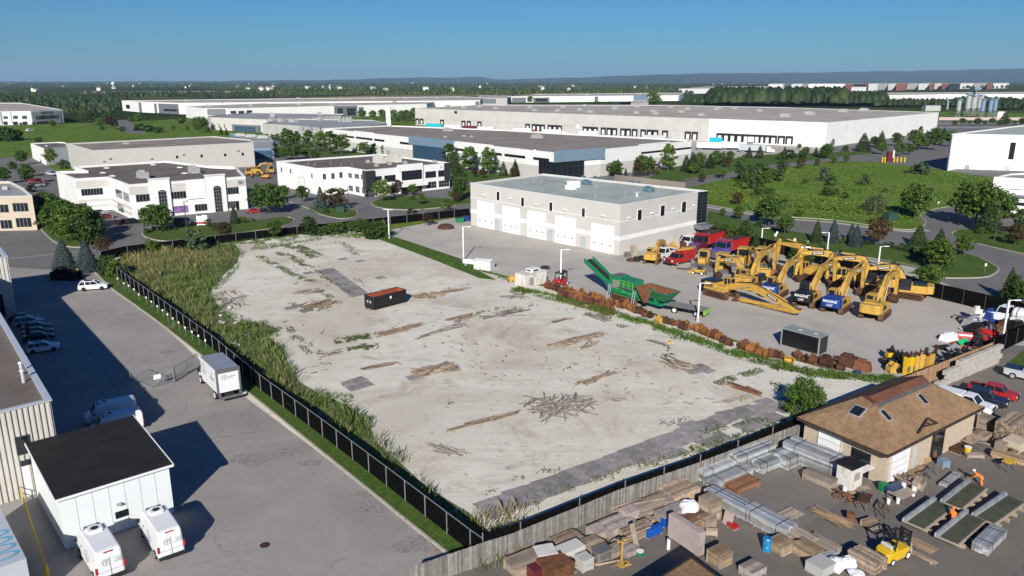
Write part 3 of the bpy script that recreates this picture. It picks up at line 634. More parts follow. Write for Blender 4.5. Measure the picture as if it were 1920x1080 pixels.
simple('warehouse','pink brick sided industrial block with red roof trim at left centre',[(388,218),(395,220),(500,224),(640,217),(646,214),(560,212),(470,211)],9,'wall_cream','roof_grey','wall_pink',wins=[(2,571,221,584,224,dict(mat='wall_pink')),(1,400,232,402,240),(1,410,232,412,240),(1,420,233,422,241),(1,440,233,490,252,dict(name='facade_panel',mat='panel_grey',d=2.5)),(1,445,236,485,249,dict(mat='glass_blue',d=2.6,nx=8,ny=2))],units=[(510,219,5,3,2.5),(600,216,4,3,2)])
simple('warehouse','long pale grey block with slim windows behind the poplars',[(492,232),(560,236),(627,243),(726,231),(700,225),(530,223)],8.5,'wall_grey','roof_grey','cap_white',wins=[(1,x-1,238,x+1,245)for x in(568,585,601)]+[(2,x-.8,236,x+.8,243)for x in(645,658,688,700)],units=[(510,227,5,3,1.8),(527,228,5,3,1.8),(551,229,6,4,1.8),(600,226,4,3,2),(637,229,1.5,1.5,3),(645,229,1.5,1.5,3),(652,229,1.5,1.5,3),(658,229,1.5,1.5,3)])
simple('warehouse','long ribbed grey warehouse behind the office numbered 80',[(125,269),(173,282),(475,267),(470,262),(400,255.5)],10,'metal_siding','roof_brown','cap_white',wins=[(1,x-2.3,292-(x-330)*.045,x+2.3,297-(x-330)*.045)for x in(332,378,422,455)]+[(1,x-2.5,y-.8,x+2.5,y+.8,dict(mat='hvac',d=.5,name='wall_vent'))for x,y in((194,302),(205,297),(283,297),(343,289),(445,282))],units=[(236,270,2,2,.6)])
simple('warehouse','white block with dark roof joined to left end of ribbed warehouse',[(57,268.5),(83,279),(126,275),(124,267),(110,266)],7,'wall_white','roof_gravel','cap_white',units=[(87,275,1,1,.6)])
simple('warehouse','blue glazed low office at right end of ribbed warehouse',[(470,265),(512,264),(505,255),(430,250)],8.0,'panel_blue','roof_grey','cap_metal',wins=[(0,472,283,511,302,dict(mat='glass_blue',nx=8,ny=2,d=.2)),(0,472,266,511,275,dict(mat='panel_grey',d=.3,name='facade_panel'))],units=[(470,257,5,3,1.2),(492,259,5,3,1.2),(450,255,5,3,1.2)])
simple('office_building','grey and white two storey office with pale roof at far left',[(-200,214),(0,209),(57,208),(117,205.5),(40,193),(-260,192)],11,'wall_white','roof_tan',wins=[(1,0,210,5,232,G),(1,19,210,23,232,G),(0,-60,218,-30,225,dict(nx=4)),(1,6,218,15,223,dict(nx=3,mat='glass_blue')),(1,24,217,34,223,dict(nx=3,mat='glass_blue')),(1,41,217,51,223,dict(nx=3,mat='glass_blue')),(1,6,228,15,234,dict(nx=3)),(1,24,228,34,234,dict(nx=3)),(1,42,228,52,234,dict(nx=3)),(2,58,210,116,233,dict(name='facade_panel',mat='wall_grey',d=.3)),(2,66,217,109,221,dict(nx=9,d=.5)),(2,68,228,90,234,dict(nx=5,d=.5)),(2,76,209,98,212,dict(mat='glass_blue',d=.5))])
simple('building','white flat building beyond the dock warehouse with grey glazed bays',[(952,181),(1275,178.5),(1282,174),(1000,176.5)],10,'wall_white','roof_tan',wins=[(0,960,183,986,196,G),(0,1000,183,1030,194,G),(0,1004,185,1026,190,dict(d=.6,nx=6,ny=2)),(0,1115,181,1121,193,G),(0,1188,179,1214,190,GB),(0,1272,179,1275,190,GB)],units=[(1010,178,6,4,1.5),(1100,178,6,4,1.5),(1200,177,6,4,1.5)])
simple('building','low white building with pale roof beyond the dock warehouse at centre',[(893,183.5),(951,184),(960,180),(900,179)],10,'wall_grey','roof_tan',wins=[(0,905,185,930,194,dict(d=.3,mat='panel_grey',name='facade_panel'))])
simple('building','small white depot with dark windows in front of the glazed building',[(1183,193),(1216,190.5),(1216,188),(1185,189)],5,'wall_white','roof_tan',wins=[(0,1162,193,1182,197)])
simple('warehouse','distant wide white warehouse above the tree belt',[(1273,166.5),(1640,163),(1645,161),(1320,162.5)],14,'wall_white','roof_tan')
simple('warehouse','distant low white hall with small dock doors behind the tree belt',[(1572,180),(1760,176.5),(1960,176),(1960,172.5),(1600,174.5)],11,'wall_white','roof_tan',wins=[(0,x,184,x+5,188,dict(mat='wall_grey',d=.3,name='dock_door'))for x in range(1640,1760,12)])
cols=['wall_white','panel_grey','wall_white','wall_grey','wall_white','brick_red','panel_dark','brick_red','wall_white','wall_grey','wall_white','brick_red','wall_grey','wall_white','brick_red','wall_white','brick_red','panel_dark','wall_white','wall_grey','brick_red','wall_white']
pm('brick_red',(0.3,0.11,0.08),.8,var=.1)
xx=[1440,1470,1483,1505,1515,1585,1600,1622,1628,1647,1665,1680,1700,1722,1742,1752,1766,1780,1800,1826,1850,1862,1890]
names={'wall_white':'white','panel_grey':'slate grey','wall_grey':'pale grey','brick_red':'brick red','panel_dark':'black'};cnt={}
for i,c in enumerate(cols):
 n_=names[c];cnt[n_]=cnt.get(n_,0);k=cnt[n_];cnt[n_]+=1
 y=158-(xx[i]-1440)*.004
 simple('distant_hall',f'distant {n_} hall, {ordn(k)} {n_} one from left under the hills',[(xx[i]+1,y),(xx[i+1]-1,y-.1),(xx[i+1]+3,y-1),(xx[i]+5,y-1)],24+(i%3)*.6,c,'roof_tan',group='distant halls in a row')
# right: white building, office corner
b=simple('warehouse','tall plain white building at right with a narrow vertical window',[(1783,251),(1786,253.5),(1805,251),(2100,257),(2150,225),(1990,226),(1840,244)],14.2,'wall_white','roof_green',wins=[(2,1895,267,1900,299),(2,1885,311,1892,321,dict(mat='door_grey')),(2,1809,309,1817,318,dict(mat='frame_grey')),(2,1807,300,1809,302,dict(mat='frame_grey'))])
b=Bld('warehouse_annexe','x',[(0,0),(1,0),(0,1)],1)if 0 else None
simple('office_building','white office with black glazed ground floor at right edge',[(1864,331),(2080,343),(2100,318),(1893,325)],HT(1872,403,332),'wall_white','roof_grey','frame_grey',wins=[(0,1876,353,2070,366,dict(nx=20,ny=1,frame='frame_dark')),(0,1876,377,2070,397,dict(nx=16,ny=1,frame='frame_dark')),(0,1874,367,2072,376,dict(mat='panel_grey',name='canopy',d=.8))])
simple('office_building','beige two storey office with dark windows at left edge',[(-140,371),(60,367),(43,352),(19,340),(-140,343)],HT(68,430,366),'wall_beige','roof_grey','cap_white',para=.6,wins=[(0,-45,385,-10,398,dict(nx=4)),(0,-8,384,17,398,dict(nx=3)),(0,23,381,54,396,dict(nx=4)),(0,-50,416,-5,430,dict(nx=4)),(0,0,413,24,428,dict(nx=3)),(0,29,409,60,425,dict(nx=4))],units=[(11,355,1.2,1,.7)])
# left: corrugated halls
SE=P(121,909);WH=HT(121,909,750)
NE=SE+(P(115,545)-P(320,761));DW=(P(10,943)-SE).normalized()
def leftwh():
 off=[(SE.x,SE.y),(NE.x,NE.y)];W2=SE+DW*34;N2=NE+DW*34
 b=Bld('warehouse','ribbed cream metal warehouse with brown gravel roof at left edge',[(0,0),(1,0),(0,1)],1)if 0 else None
 s=Bld.__new__(Bld);s.h=WH;s.pts=[W2,SE,NE,N2];s.pp=[V2(p)for p in s.pts]
 s.root=thing('warehouse','ribbed cream metal warehouse with brown gravel roof at left edge','building',(SE.x,SE.y,0))
 mb=MB();mb.prism(s.pp,-.3,WH-.4);inn=inset(s.pp,.35);ring(mb,s.pp,inn,WH-.4,WH-.06)
 k=MB()
 for i in(0,1):
  a,c=s.pts[i],s.pts[i+1];L=(c-a).length;q=.1
  while q<L-.1:wbox(mb,a,c,q,q+.16,0,WH-.1,0,.1);wbox(k,a,c,q+.17,q+.22,0,WH-.1,0,.012);q+=.42
 mb.build('wall','metal_siding',s.root,world=True);k.build('siding_groove','metal_siding_dark',s.root,world=True)
 r=MB();r.prism(inn,WH-.5,WH-.36);r.build('roof','roof_gravel',s.root,world=True)
 k=MB();ring(k,inset(s.pp,-.12),inset(s.pp,.42),WH-.06,WH+.05);k.build('parapet_cap','cap_metal',s.root,world=True)
 s.part(0,31,836,58,856,d=.14,zz=(WH*.50,WH*.68),border=.08,frame='frame_dark')
 k=s.part(0,41,882,63,920,'door','cap_white',d=.14,zz=(0.0,2.9));s.part(0,41,880,63,890,'window','glass_dark',d=.15,zz=(2.9,3.4))
 s.stacks([(42,705),(45,720)],'cap_metal',1.3,.14,'roof_flue')
 return s
leftwh()
def lefthall():
 h=HT(32,590,481)
 A=P(32,590);d1=(P(-60,604)-A).normalized();d2=(NE-SE).normalized()
 W=A+d1*30;N=A+d2*14
 s=Bld.__new__(Bld);s.h=h;s.pts=[W,A,N,W+d2*14];s.pp=[V2(p)for p in s.pts]
 s.root=thing('warehouse','ribbed pale metal hall with a drive-in opening behind the left warehouse','building',(A.x,A.y,0))
 mb=MB();mb.prism(s.pp,-.3,h-.4);inn=inset(s.pp,.35);ring(mb,s.pp,inn,h-.4,h-.06)
 for i in(0,1):
  a,c=s.pts[i],s.pts[i+1];L=(c-a).length;q=.1
  while q<L-.1:wbox(mb,a,c,q,q+.2,0,h-.1,0,.1);q+=.5
 mb.build('wall','metal_siding',s.root,world=True);r=MB();r.prism(inn,h-.5,h-.36);r.build('roof','roof_gravel',s.root,world=True)
 k=MB();ring(k,inset(s.pp,-.12),inset(s.pp,.42),h-.06,h+.05);k.build('parapet_cap','cap_metal',s.root,world=True)
 s.part(0,-22,550,9,580,'bay_door','glass_dark',d=.15,zz=(0,3.6))
lefthall()
# white shed with black roof
def whiteshed():
 A=P(124,1031);B=P(327,961);h=HT(327,961,874);d=(B-A);pn=Vector((-d.y,d.x,0)).normalized()
 far=P(60,905)
 dep=10.2;C=B+pn*dep;D=A+pn*dep
 hb=h+.75
 root=thing('shed','white panelled shed with black sloping roof beside the vans','building',(A.x,A.y,0))
 def wallp(a,b,za,zb,mb):mb.add([(a.x,a.y,0),(b.x,b.y,0),(b.x,b.y,zb),(a.x,a.y,za)],[(0,1,2,3)])
 mb=MB();mb.add([(p.x,p.y,z)for p,z in((A,-.2),(B,-.2),(C,-.2),(D,-.2),(A,h),(B,h),(C,hb),(D,hb))],[(0,1,5,4),(1,2,6,5),(2,3,7,6),(3,0,4,7),(4,5,6,7),(3,2,1,0)])
 mb.build('wall','shed_white',root,world=True)
 k=MB();L=d.length
 for q in range(1,7):wbox(k,A,B,L*q/7-.015,L*q/7+.015,0.1,h-.05,0,.008)
 L2=(D-A).length
 for q in range(1,8):wbox(k,D,A,L2*q/8-.015,L2*q/8+.015,0.1,h,0,.008)
 k.build('panel_joint','frame_grey',root,world=True)
 e=.22;dn=d.normalized();a=A-dn*e-pn*e;b=B+dn*e*1.6-pn*e;c=C+dn*e*1.6+pn*e;g=D-dn*e+pn*e;sl=.75/dep
 z0=h-e*sl;z1=hb+e*sl
 mb=MB();mb.add([(a.x,a.y,z0),(b.x,b.y,z0),(c.x,c.y,z1),(g.x,g.y,z1),(a.x,a.y,z0+.12),(b.x,b.y,z0+.12),(c.x,c.y,z1+.12),(g.x,g.y,z1+.12)],[(0,3,2,1),(4,5,6,7),(0,1,5,4),(1,2,6,5),(2,3,7,6),(3,0,4,7)]);mb.build('roof','roof_black',root,world=True)
 k=MB()
 for s0,s1,w_ in((a,b,z0),(b,c,None),(g,a,None)):
  za=z0 if s0 in(a,b)else z1;zb=z0 if s1 in(a,b)else z1
  k.beam((s0 .x,s0 .y,za+.07),(s1 .x,s1 .y,zb+.07),.07,.2)
 k.build('roof_trim','cap_white',root,world=True)
 u0,z0_=wallpix(A,B,217,972);u1,z1_=wallpix(A,B,241,957);k=MB();wbox(k,A,B,u0,u1,1.15,1.75,0,.02);k.build('window','glass_dark',root,world=True)
 u0,z0_=wallpix(A,B,221,942);k=MB();wbox(k,A,B,u0-.15,u0+.2,2.35,2.5,0,.3);k.build('wall_lamp','hvac',root,world=True)
pm('shed_white',(0.74,0.78,0.78),0.45,var=.03,scale=.4)
whiteshed()
# brown-roofed workshop in the lumber yard
def shingle(name,c):
 m,nt,b=newmat(name);v=coords(nt);br=nt.nodes.new('ShaderNodeTexNoise');br.inputs['Scale'].default_value=2.2;br.inputs['Detail'].default_value=6;br.inputs['Roughness'].default_value=.8;nt.links.new(v,br.inputs['Vector'])
 k=ramp(nt,br.outputs['Fac'],[(0.3,tuple(x*.6 for x in c)),(.5,c),(.7,tuple(min(1,x*1.35)for x in c))]);big=noise(nt,v,.3,4)
 k=mix(nt,.3,k,ramp(nt,big,[(.3,(.3,)*3),(.7,(.7,)*3)]),'OVERLAY')
 nt.links.new(k,b.inputs['Base Color']);b.inputs['Roughness'].default_value=.95;b.inputs['Specular IOR Level'].default_value=.1;bump(nt,b,br.outputs['Fac'],.4,.03)
shingle('shingle_brown',(0.26,0.165,0.095));shingle('shingle_red',(0.16,0.07,0.045));shingle('shingle_grey',(0.17,0.15,0.14))
pm('timber_trim',(0.05,0.035,0.025),.8,var=.3)
m_,nt_,b_=newmat('brick_tan');v_=coords(nt_);br_=nt_.nodes.new('ShaderNodeTexNoise');br_.inputs['Scale'].default_value=6;nt_.links.new(v_,br_.inputs['Vector']);c_=ramp(nt_,br_.outputs['Fac'],[(.3,(0.40,.31,.22)),(.7,(.55,.46,.36))]);nt_.links.new(c_,b_.inputs['Base Color']);b_.inputs['Roughness'].default_value=.9
def workshop():
 ze=3.4;LF=P(1494,782,ze);FR=P(1664,854,ze);RT=P(1846,763,ze)
 BK=LF+(RT-FR);zr=3.0
 U_=(FR-LF);V_=(RT-FR)
 def Q(u,v,z):p=LF+U_*u+V_*v;return Vector((p.x,p.y,z))
 rg=ze+2.3
 R0=P(1643,758,rg-.0);R1=P(1743,718,rg)
 root=thing('workshop','tan brick workshop with brown shingle hip roof and skylights in the lumber yard','building',(FR.x,FR.y,0))
 i0=.045;w_=[Q(i0,i0,0),Q(1-i0,i0,0),Q(1-i0,1-i0,0),Q(i0,1-i0,0)]
 mb=MB();mb.prism([V2(p)for p in w_],-.2,ze-.05);mb.build('wall','brick_tan',root,world=True)
 c00,c10,c11,c01=Q(0,0,ze),Q(1,0,ze),Q(1,1,ze),Q(0,1,ze)
 ra,rb,rc,rd=P(1615,743,rg),P(1645,761,rg),P(1744,719,rg),P(1717,705,rg)
 mb=MB();mb.add([c00,c10,c11,c01,ra,rb,rc,rd]+[p-Vector((0,0,.22))for p in(c00,c10,c11,c01)],[(0,1,5,4),(1,2,6,5),(2,3,7,6),(3,0,4,7),(4,5,6,7),(11,10,9,8)])
 mb.build('roof','shingle_brown',root,world=True)
 k=MB()
 for a,b in((c00,c10),(c10,c11),(c11,c01),(c01,c00)):k.beam(a-Vector((0,0,.12)),b-Vector((0,0,.12)),.1,.28)
 k.build('eave_board','timber_trim',root,world=True)
 k=MB();e=Vector((0,0,.03));top=Vector((0,0,.5));md1,md2=(rb+ra)*.5,(rc+rd)*.5
 k.add([ra+e,rb+e,rc+e,rd+e,md1+top,md2+top],[(0,1,4),(1,2,5,4),(2,3,5),(3,0,4,5)]);k.build('ridge_roof','shingle_red',root,world=True)
 k=MB();k.beam(rb+Vector((0,0,.06)),rc+Vector((0,0,.06)),.7,.1);k.build('ridge_flashing','shingle_grey',root,world=True)
 def onroof(x,y,face):
  u=(x-960)/F;v=(y-540)/F;d=Vector((u,C_-v*S_,-(S_+v*C_)));a,b,c=face
  n=(b-a).cross(c-a);n.normalize();n=n if n.z>0 else-n;t=(a-Vector((0,0,H))).dot(n)/d.dot(n);return Vector((0,0,H))+d*t,n
 f_r=(c10,c11,rc);f_f=(c00,c10,rb)
 def skyl(face,p0,p1,wd):
  a,n=onroof(*p0,face);b,_=onroof(*p1,face);mb=MB();ax=(b-a);L=ax.length;ax.normalize();ay=n.cross(ax)
  M=Matrix((ax,ay,n)).transposed().to_4x4();M.translation=a
  mb.box(0,L,-wd/2,wd/2,-.02,.1,0,M);o=mb.build('skylight','frame_grey',root,world=True)
  g=MB();g.box(.12,L-.12,-wd/2+.12,wd/2-.12,.08,.125,0,M);q=g.build('pane','glass_dark',None,world=True,loc=root.location);q.location=(0,0,0);q.parent=o
 skyl(f_f,(1600,780),(1616,763),1.3);skyl(f_r,(1651,769),(1670,790),.75);skyl(f_r,(1721,739),(1738,759),.75)
 s=Bld.__new__(Bld);s.h=ze;s.pts=w_;s.root=root
 s.part(0,1537,812,1577,838,'bay_door','cap_white',d=.06,zz=(0,2.7),ny=4,frame='cap_metal',border=.06)
 s.part(0,1596,850,1630,880,'bay_door','glass_dark',d=.05,zz=(0,2.4))
 s.part(1,1671,860,1704,845,'bay_door','cap_white',d=.06,zz=(0,2.7),ny=4,frame='cap_metal',border=.06)
 s.part(1,1712,860,1719,845,'door','door_grey',d=.06,zz=(0,2.4));s.part(1,1745,840,1770,820,'bay_door','glass_dark',d=.05,zz=(0,3.0))
 k=MB();a,n=onroof(1737,787,f_r);b,_=onroof(1755,796,f_r);c,_=onroof(1719,815,f_r);e=n*.25
 k.beam(a+e,b+e,.25,.12);k.beam(a+e,c+e,.14,.1);k.beam(b+e,onroof(1728,803,f_r)[0]+e,.14,.1);k.beam(onroof(1740,796,f_r)[0]+e,onroof(1732,796,f_r)[0]+e,.14,.1)
 k.build('roof_bracket','timber_trim',root,world=True)
workshop()
def lowroof():
 ze=3.2;A=P(1296,1046,ze);B=P(1238,1084,ze);C=P(1345,1082,ze);D=B+(C-A)
 u=(B-A)*2.2;v=(C-A)*2.2
 root=thing('shelter','flat brown shingled shelter roof at bottom edge of the yard','building',(A.x,A.y,0))
 mb=MB();pts=[A,A+u,A+u+v,A+v];mb.prism([V2(p)for p in pts],ze-.2,ze);mb.build('roof','shingle_brown',root,world=True)
 k=MB();k.beam(pts[0]+Vector((0,0,-.1)),pts[1]+Vector((0,0,-.1)),.12,.3);k.beam(pts[0]+Vector((0,0,-.1)),pts[3]+Vector((0,0,-.1)),.12,.3);k.build('eave_board','timber_trim',root,world=True)
 for p in pts:
  c=(pts[0]+pts[2])/2;q=p+(c-p)*.06;k=MB();k.box(q.x-.08,q.x+.08,q.y-.08,q.y+.08,0,ze-.2);k.build('post','timber_trim',root,world=True)
lowroof()
# vegetation
leafmat('leaf_green',(0.03,0.07,0.012),(0.068,0.135,0.022),(0.14,0.22,0.045))
leafmat('leaf_bright',(0.045,0.10,0.015),(0.095,0.18,0.027),(0.16,0.25,0.05))
leafmat('leaf_dark',(0.018,0.045,0.012),(0.038,0.08,0.02),(0.075,0.13,0.035))
leafmat('leaf_blue',(0.035,0.06,0.055),(0.06,0.10,0.095),(0.11,0.16,0.155),.2)
leafmat('leaf_red',(0.03,0.012,0.014),(0.055,0.022,0.022),(0.10,0.06,0.03))
leafmat('leaf_rust',(0.05,0.035,0.015),(0.10,0.055,0.025),(0.09,0.11,0.03))
leafmat('leaf_willow',(0.045,0.08,0.04),(0.08,0.125,0.06),(0.13,0.17,0.09))
leafmat('reed_green',(0.07,0.125,0.025),(0.14,0.20,0.05),(0.29,0.27,0.12),0)
leafmat('reed_tan',(0.22,0.18,0.09),(0.36,0.29,0.17),(0.16,0.18,0.06),0)
leafmat('grass_blade',(0.05,0.11,0.015),(0.085,0.17,0.022),(0.14,0.21,0.04),0)
leafmat('weed_leaf',(0.05,0.085,0.025),(0.095,0.14,0.035),(0.17,0.19,0.07),0)
pm('bark',(0.10,0.08,0.06),.95,var=.3,scale=5)
def leafmesh(name,pts,nrm,size,mat,rs,aspect=0.75,jit=0.5):
 """many small quads, one per point"""
 n=len(pts);pts=np.array(pts);nr=np.array(nrm)+rs.normal(0,jit,(n,3));nr/=np.linalg.norm(nr,axis=1)[:,None]+1e-9
 a=rs.normal(0,1,(n,3));t=np.cross(nr,a);t/=np.linalg.norm(t,axis=1)[:,None]+1e-9;b=np.cross(nr,t)
 s=(size*rs.uniform(0.6,1.35,n))[:,None];q=np.stack([pts-t*s-b*s*aspect,pts+t*s*.9-b*s*aspect*.6,pts+t*s+b*s*aspect,pts-t*s*.7+b*s*aspect*.8],1).reshape(-1,3)
 me=bpy.data.meshes.new(name);me.vertices.add(4*n);me.vertices.foreach_set('co',q.astype(np.float32).ravel());me.loops.add(4*n);me.loops.foreach_set('vertex_index',np.arange(4*n,dtype=np.int32))
 me.polygons.add(n);me.polygons.foreach_set('loop_start',np.arange(0,4*n,4,dtype=np.int32));me.polygons.foreach_set('loop_total',np.full(n,4,dtype=np.int32));me.update(calc_edges=True);me.validate();me.materials.append(MATS[mat]);return me
def crown_points(kind,rs,nc,nl):
 P_=[];N_=[]
 for _ in range(nc):
  if kind=='round':z=rs.uniform(0.3,0.93);tt=(z-.6)/.36;rad=.36*math.sqrt(max(0.04,1-tt*tt));cr=.10
  elif kind=='oval':z=rs.uniform(0.16,0.95);tt=(z-.5)/.48;rad=.26*math.sqrt(max(.03,1-tt*tt))*(1.1-.25*z);cr=.07
  elif kind=='column':z=rs.uniform(.06,.96);rad=.13*min(1,(1.02-z)*2.2)*min(1,.5+z*2);cr=.045
  elif kind=='spreading':z=rs.uniform(.28,.9);tt=(z-.5)/.42;rad=.5*math.sqrt(max(.05,1-tt*tt));cr=.12
  elif kind=='bush':z=rs.uniform(.05,.85);rad=.5*math.sqrt(max(.05,1-(z*.95)**2));cr=.15
  else:z=rs.uniform(.1,.9);rad=.3;cr=.1
  a=rs.uniform(0,2*math.pi);k=math.sqrt(rs.uniform(.12,1))*rs.uniform(.8,1.12);c=np.array([rad*k*math.cos(a),rad*k*math.sin(a),z]);cr*=rs.uniform(.65,1.3)
  d=rs.normal(0,1,(nl,3));d/=np.linalg.norm(d,axis=1)[:,None];r=cr*rs.uniform(.35,1.05,nl)[:,None];p=c+d*r*np.array([1,1,.8])
  p[:,2]=np.clip(p[:,2],0.03,1.0);P_.append(p);N_.append(d*.8+np.array([0,0,.5]))
 return np.concatenate(P_),np.concatenate(N_)
def conifer_points(rs,w,n,levels=22):
 z=1-rs.uniform(0,1,n)**.62;z=.05+.95*z*1.0;z=np.clip(z,.05,.99)
 lv=np.floor(z*levels)/levels+rs.uniform(0,.6,n)/levels;fr=(z*levels)%1
 a=rs.uniform(0,2*math.pi,n);lob=1+.13*np.sin(a*5+np.floor(z*levels)*2.3)+.08*np.sin(a*9+np.floor(z*levels))
 rmax=w*(1.02-lv)**.85*lob;rmax=np.minimum(rmax,w*.9)*np.clip((z+.12)*5,.5,1);r=rmax*rs.uniform(.45,1.0,n)**.6
 p=np.stack([r*np.cos(a),r*np.sin(a),lv-.25*r*.6],1);p[:,2]=np.clip(p[:,2],.02,1);nr=np.stack([np.cos(a)*.6,np.sin(a)*.6,np.full(n,.75)],1);return p,nr
TREES={}
def treeproto(key,name,kind,mat,nc=60,nl=42,size=.022,seed=1,trunk=.28,w=.3,n=4000,tr=.016):
 rs=np.random.RandomState(seed)
 if kind=='conifer':p,nr=conifer_points(rs,w,n)
 elif kind=='willow':
  p,nr=crown_points('round',rs,nc,nl//2);q=[];qn=[]
  for _ in range(nc*nl//14):
   a=rs.uniform(0,6.28);r=rs.uniform(.15,.42);z=rs.uniform(.55,.85)
   for k in range(7):q.append((r*math.cos(a)*(1+.02*k),r*math.sin(a)*(1+.02*k),max(.05,z-k*.075)));qn.append((math.cos(a),math.sin(a),.2))
  p=np.concatenate([p,q]);nr=np.concatenate([nr,qn])
 else:p,nr=crown_points(kind,rs,nc,nl)
 root=thing(name,'x','tree');me=leafmesh('crown',p,nr,size,mat,rs)
 c=bpy.data.objects.new('crown',me);COL.objects.link(c);c.parent=root
 mb=MB();bend=Vector((rs.uniform(-.02,.02),rs.uniform(-.02,.02),0));tp=Vector((0,0,trunk))+bend
 mb.tube((0,0,-.02),tp,tr*1.3,tr,n=7);top=Vector((0,0,.8))if kind!='bush' else Vector((0,0,.5));mb.tube(tp,top,tr,tr*.2,n=6)
 if kind!='conifer':
  for k in range(6):
   a=k*1.05+rs.uniform(0,.5);z0=trunk+.05*k;s0=tp.lerp(top,min(.8,.12*k));L=.24 if kind in('round','spreading','willow')else.13;mb.tube(s0,s0+Vector((math.cos(a)*L,math.sin(a)*L,.2)),tr*.55,tr*.15,n=5)
 mb.build('trunk','bark',root);TREES[key]=(root,name);root['used']=0;return root
treeproto('m1','maple_tree','round','leaf_green',70,42,.024,1)
treeproto('m2','maple_tree','round','leaf_bright',60,42,.024,2)
treeproto('m3','maple_tree','spreading','leaf_green',80,42,.026,3,.25)
treeproto('o1','pear_tree','oval','leaf_bright',80,36,.02,4,.2)
treeproto('o2','pear_tree','oval','leaf_green',80,36,.02,5,.2)
treeproto('d1','linden_tree','oval','leaf_dark',80,36,.02,6,.15)
treeproto('s1','spruce_tree','conifer','leaf_dark',size=.016,seed=7,w=.27,n=3200,trunk=.1)
treeproto('b1','blue_spruce','conifer','leaf_blue',size=.016,seed=8,w=.26,n=3600,trunk=.1)
treeproto('B2','blue_spruce','conifer','leaf_blue',size=.0115,seed=9,w=.50,n=13000,trunk=.05)
treeproto('c1','cedar_tree','column','leaf_green',70,34,.018,10,.08)
treeproto('r1','purple_leaf_tree','round','leaf_red',50,34,.024,11)
treeproto('r2','purple_leaf_tree','column','leaf_red',44,22,.02,12)
treeproto('u1','maple_tree','round','leaf_rust',56,38,.024,13)
treeproto('w1','willow_tree','willow','leaf_willow',60,40,.022,14)
treeproto('h1','shrub','bush','leaf_green',40,40,.04,15,.1)
treeproto('h2','shrub','bush','leaf_dark',40,40,.04,16,.1)
treeproto('h3','shrub','bush','leaf_willow',40,40,.04,17,.1)
treeproto('h4','shrub','bush','leaf_bright',110,70,.02,18,.1)
LOOK=dict(m1='green round maple',m2='bright round maple',m3='broad green maple',o1='bright oval pear tree',o2='green oval pear tree',d1='dark upright linden tree',s1='dark green spruce',b1='blue grey spruce',B2='dense clipped blue spruce',c1='slim green cedar',r1='purple leaved tree',r2='slim purple tree',u1='rusty maple',w1='pale green willow',h1='green shrub',h2='dark green shrub',h3='grey green shrub',h4='bushy bright sapling')
def plant(rows,place,group):
 cnt={};tot={}
 for r in rows:tot[r[0]]=tot.get(r[0],0)+1
 same={}
 for r in rows:same[LOOK[r[0]]]=same.get(LOOK[r[0]],0)+1
 for r in sorted(rows,key=lambda r:r[1]):
  k,x,y,yt=r[:4];wf=r[4]if len(r)>4 else 1.0
  root,name=TREES[k];h=HT(x,y,yt)if yt<y else 1;h=max(h,.6);p=P(x,y);i=cnt.get(k,0);cnt[k]=i+1
  lab=f"{LOOK[k]} {place}" if tot[k]==1 else f"{LOOK[k]}, {ordn(i)} from left {place}"
  a=R.uniform(0,6.28)
  if not root['used']:root['used']=1;root.location=p;root.rotation_euler=(0,0,a);root.scale=(h*wf,h*wf,h);root['label']=lab;root['group']=group;o=root
  else:o=dup(root,p,a,(h*wf,h*wf,h),lab,group)
  o['category']='shrub' if k[0]=='h' else 'tree'
  s=R.uniform(.93,1.07);o.scale=(o.scale[0]*s*1.22,o.scale[1]/s*1.22,o.scale[2]*1.08)
plant([('o2',540,293,244),('o1',557,292,248),('o2',580,284,246,1.1),('o1',601,285,248,1.1),('o2',620,290,248,1.1),('m2',641,290,253),('o1',577,297,276,1.2),('m1',555,300,270),('d1',516,296,268),('h1',590,298,280),('m1',535,300,275)],'behind the numbered white offices','trees behind the white offices')
plant([('m2',683,291,267,1.2),('d1',703,290,269,1.5),('d1',741,286,261,1.2),('h1',760,293,277,1.3),('o1',720,292,272),('h2',790,298,282),('m1',775,294,280),('s1',751,291,272)],'by the ribbon window warehouse','trees before the ribbon window warehouse')
plant([('o2',843,316,272,1.25),('o1',880,322,277,1.2),('o1',916,327,279,1.25),('s1',944,330,304,1.1),('b1',976,328,291),('o1',998,326,281,1.25),('c1',1060,330,283,2.1),('s1',966,330,300),('r1',905,335,318),('r1',890,333,318),('u1',963,334,315),('s1',853,325,296),('m1',862,332,310),('d1',855,350,322),('m1',868,352,335),('s1',1173,331,316)],'behind the bay garage','trees behind the bay garage')
plant([('m1',1153,331,303,1.2),('s1',1158,330,300),('m3',1205,330,292,.9),('o1',1253,321,272),('u1',1229,328,308),('s1',1286,321,292,1.3),('s1',1298,323,290,1.5),('m2',1300,327,306),('s1',1330,316,290,1.3),('m1',1312,316,288),('m1',1342,310,284),('s1',1356,308,284,1.2),('u1',1362,314,295),('m2',1388,314,294),('u1',1395,301,290),('s1',1404,296,276,1.2),('s1',1424,297,274,1.2),('m1',1369,302,284),('m2',1357,331,316),('u1',1316,342,326),('h2',1390,340,312),('h2',1412,338,308),('h1',1402,342,322),('h2',1425,335,306),('h1',1437,342,310),('h1',1420,350,328),('m1',1217,326,298),('u1',1197,332,306)],'right of the bay garage','trees along the far road')
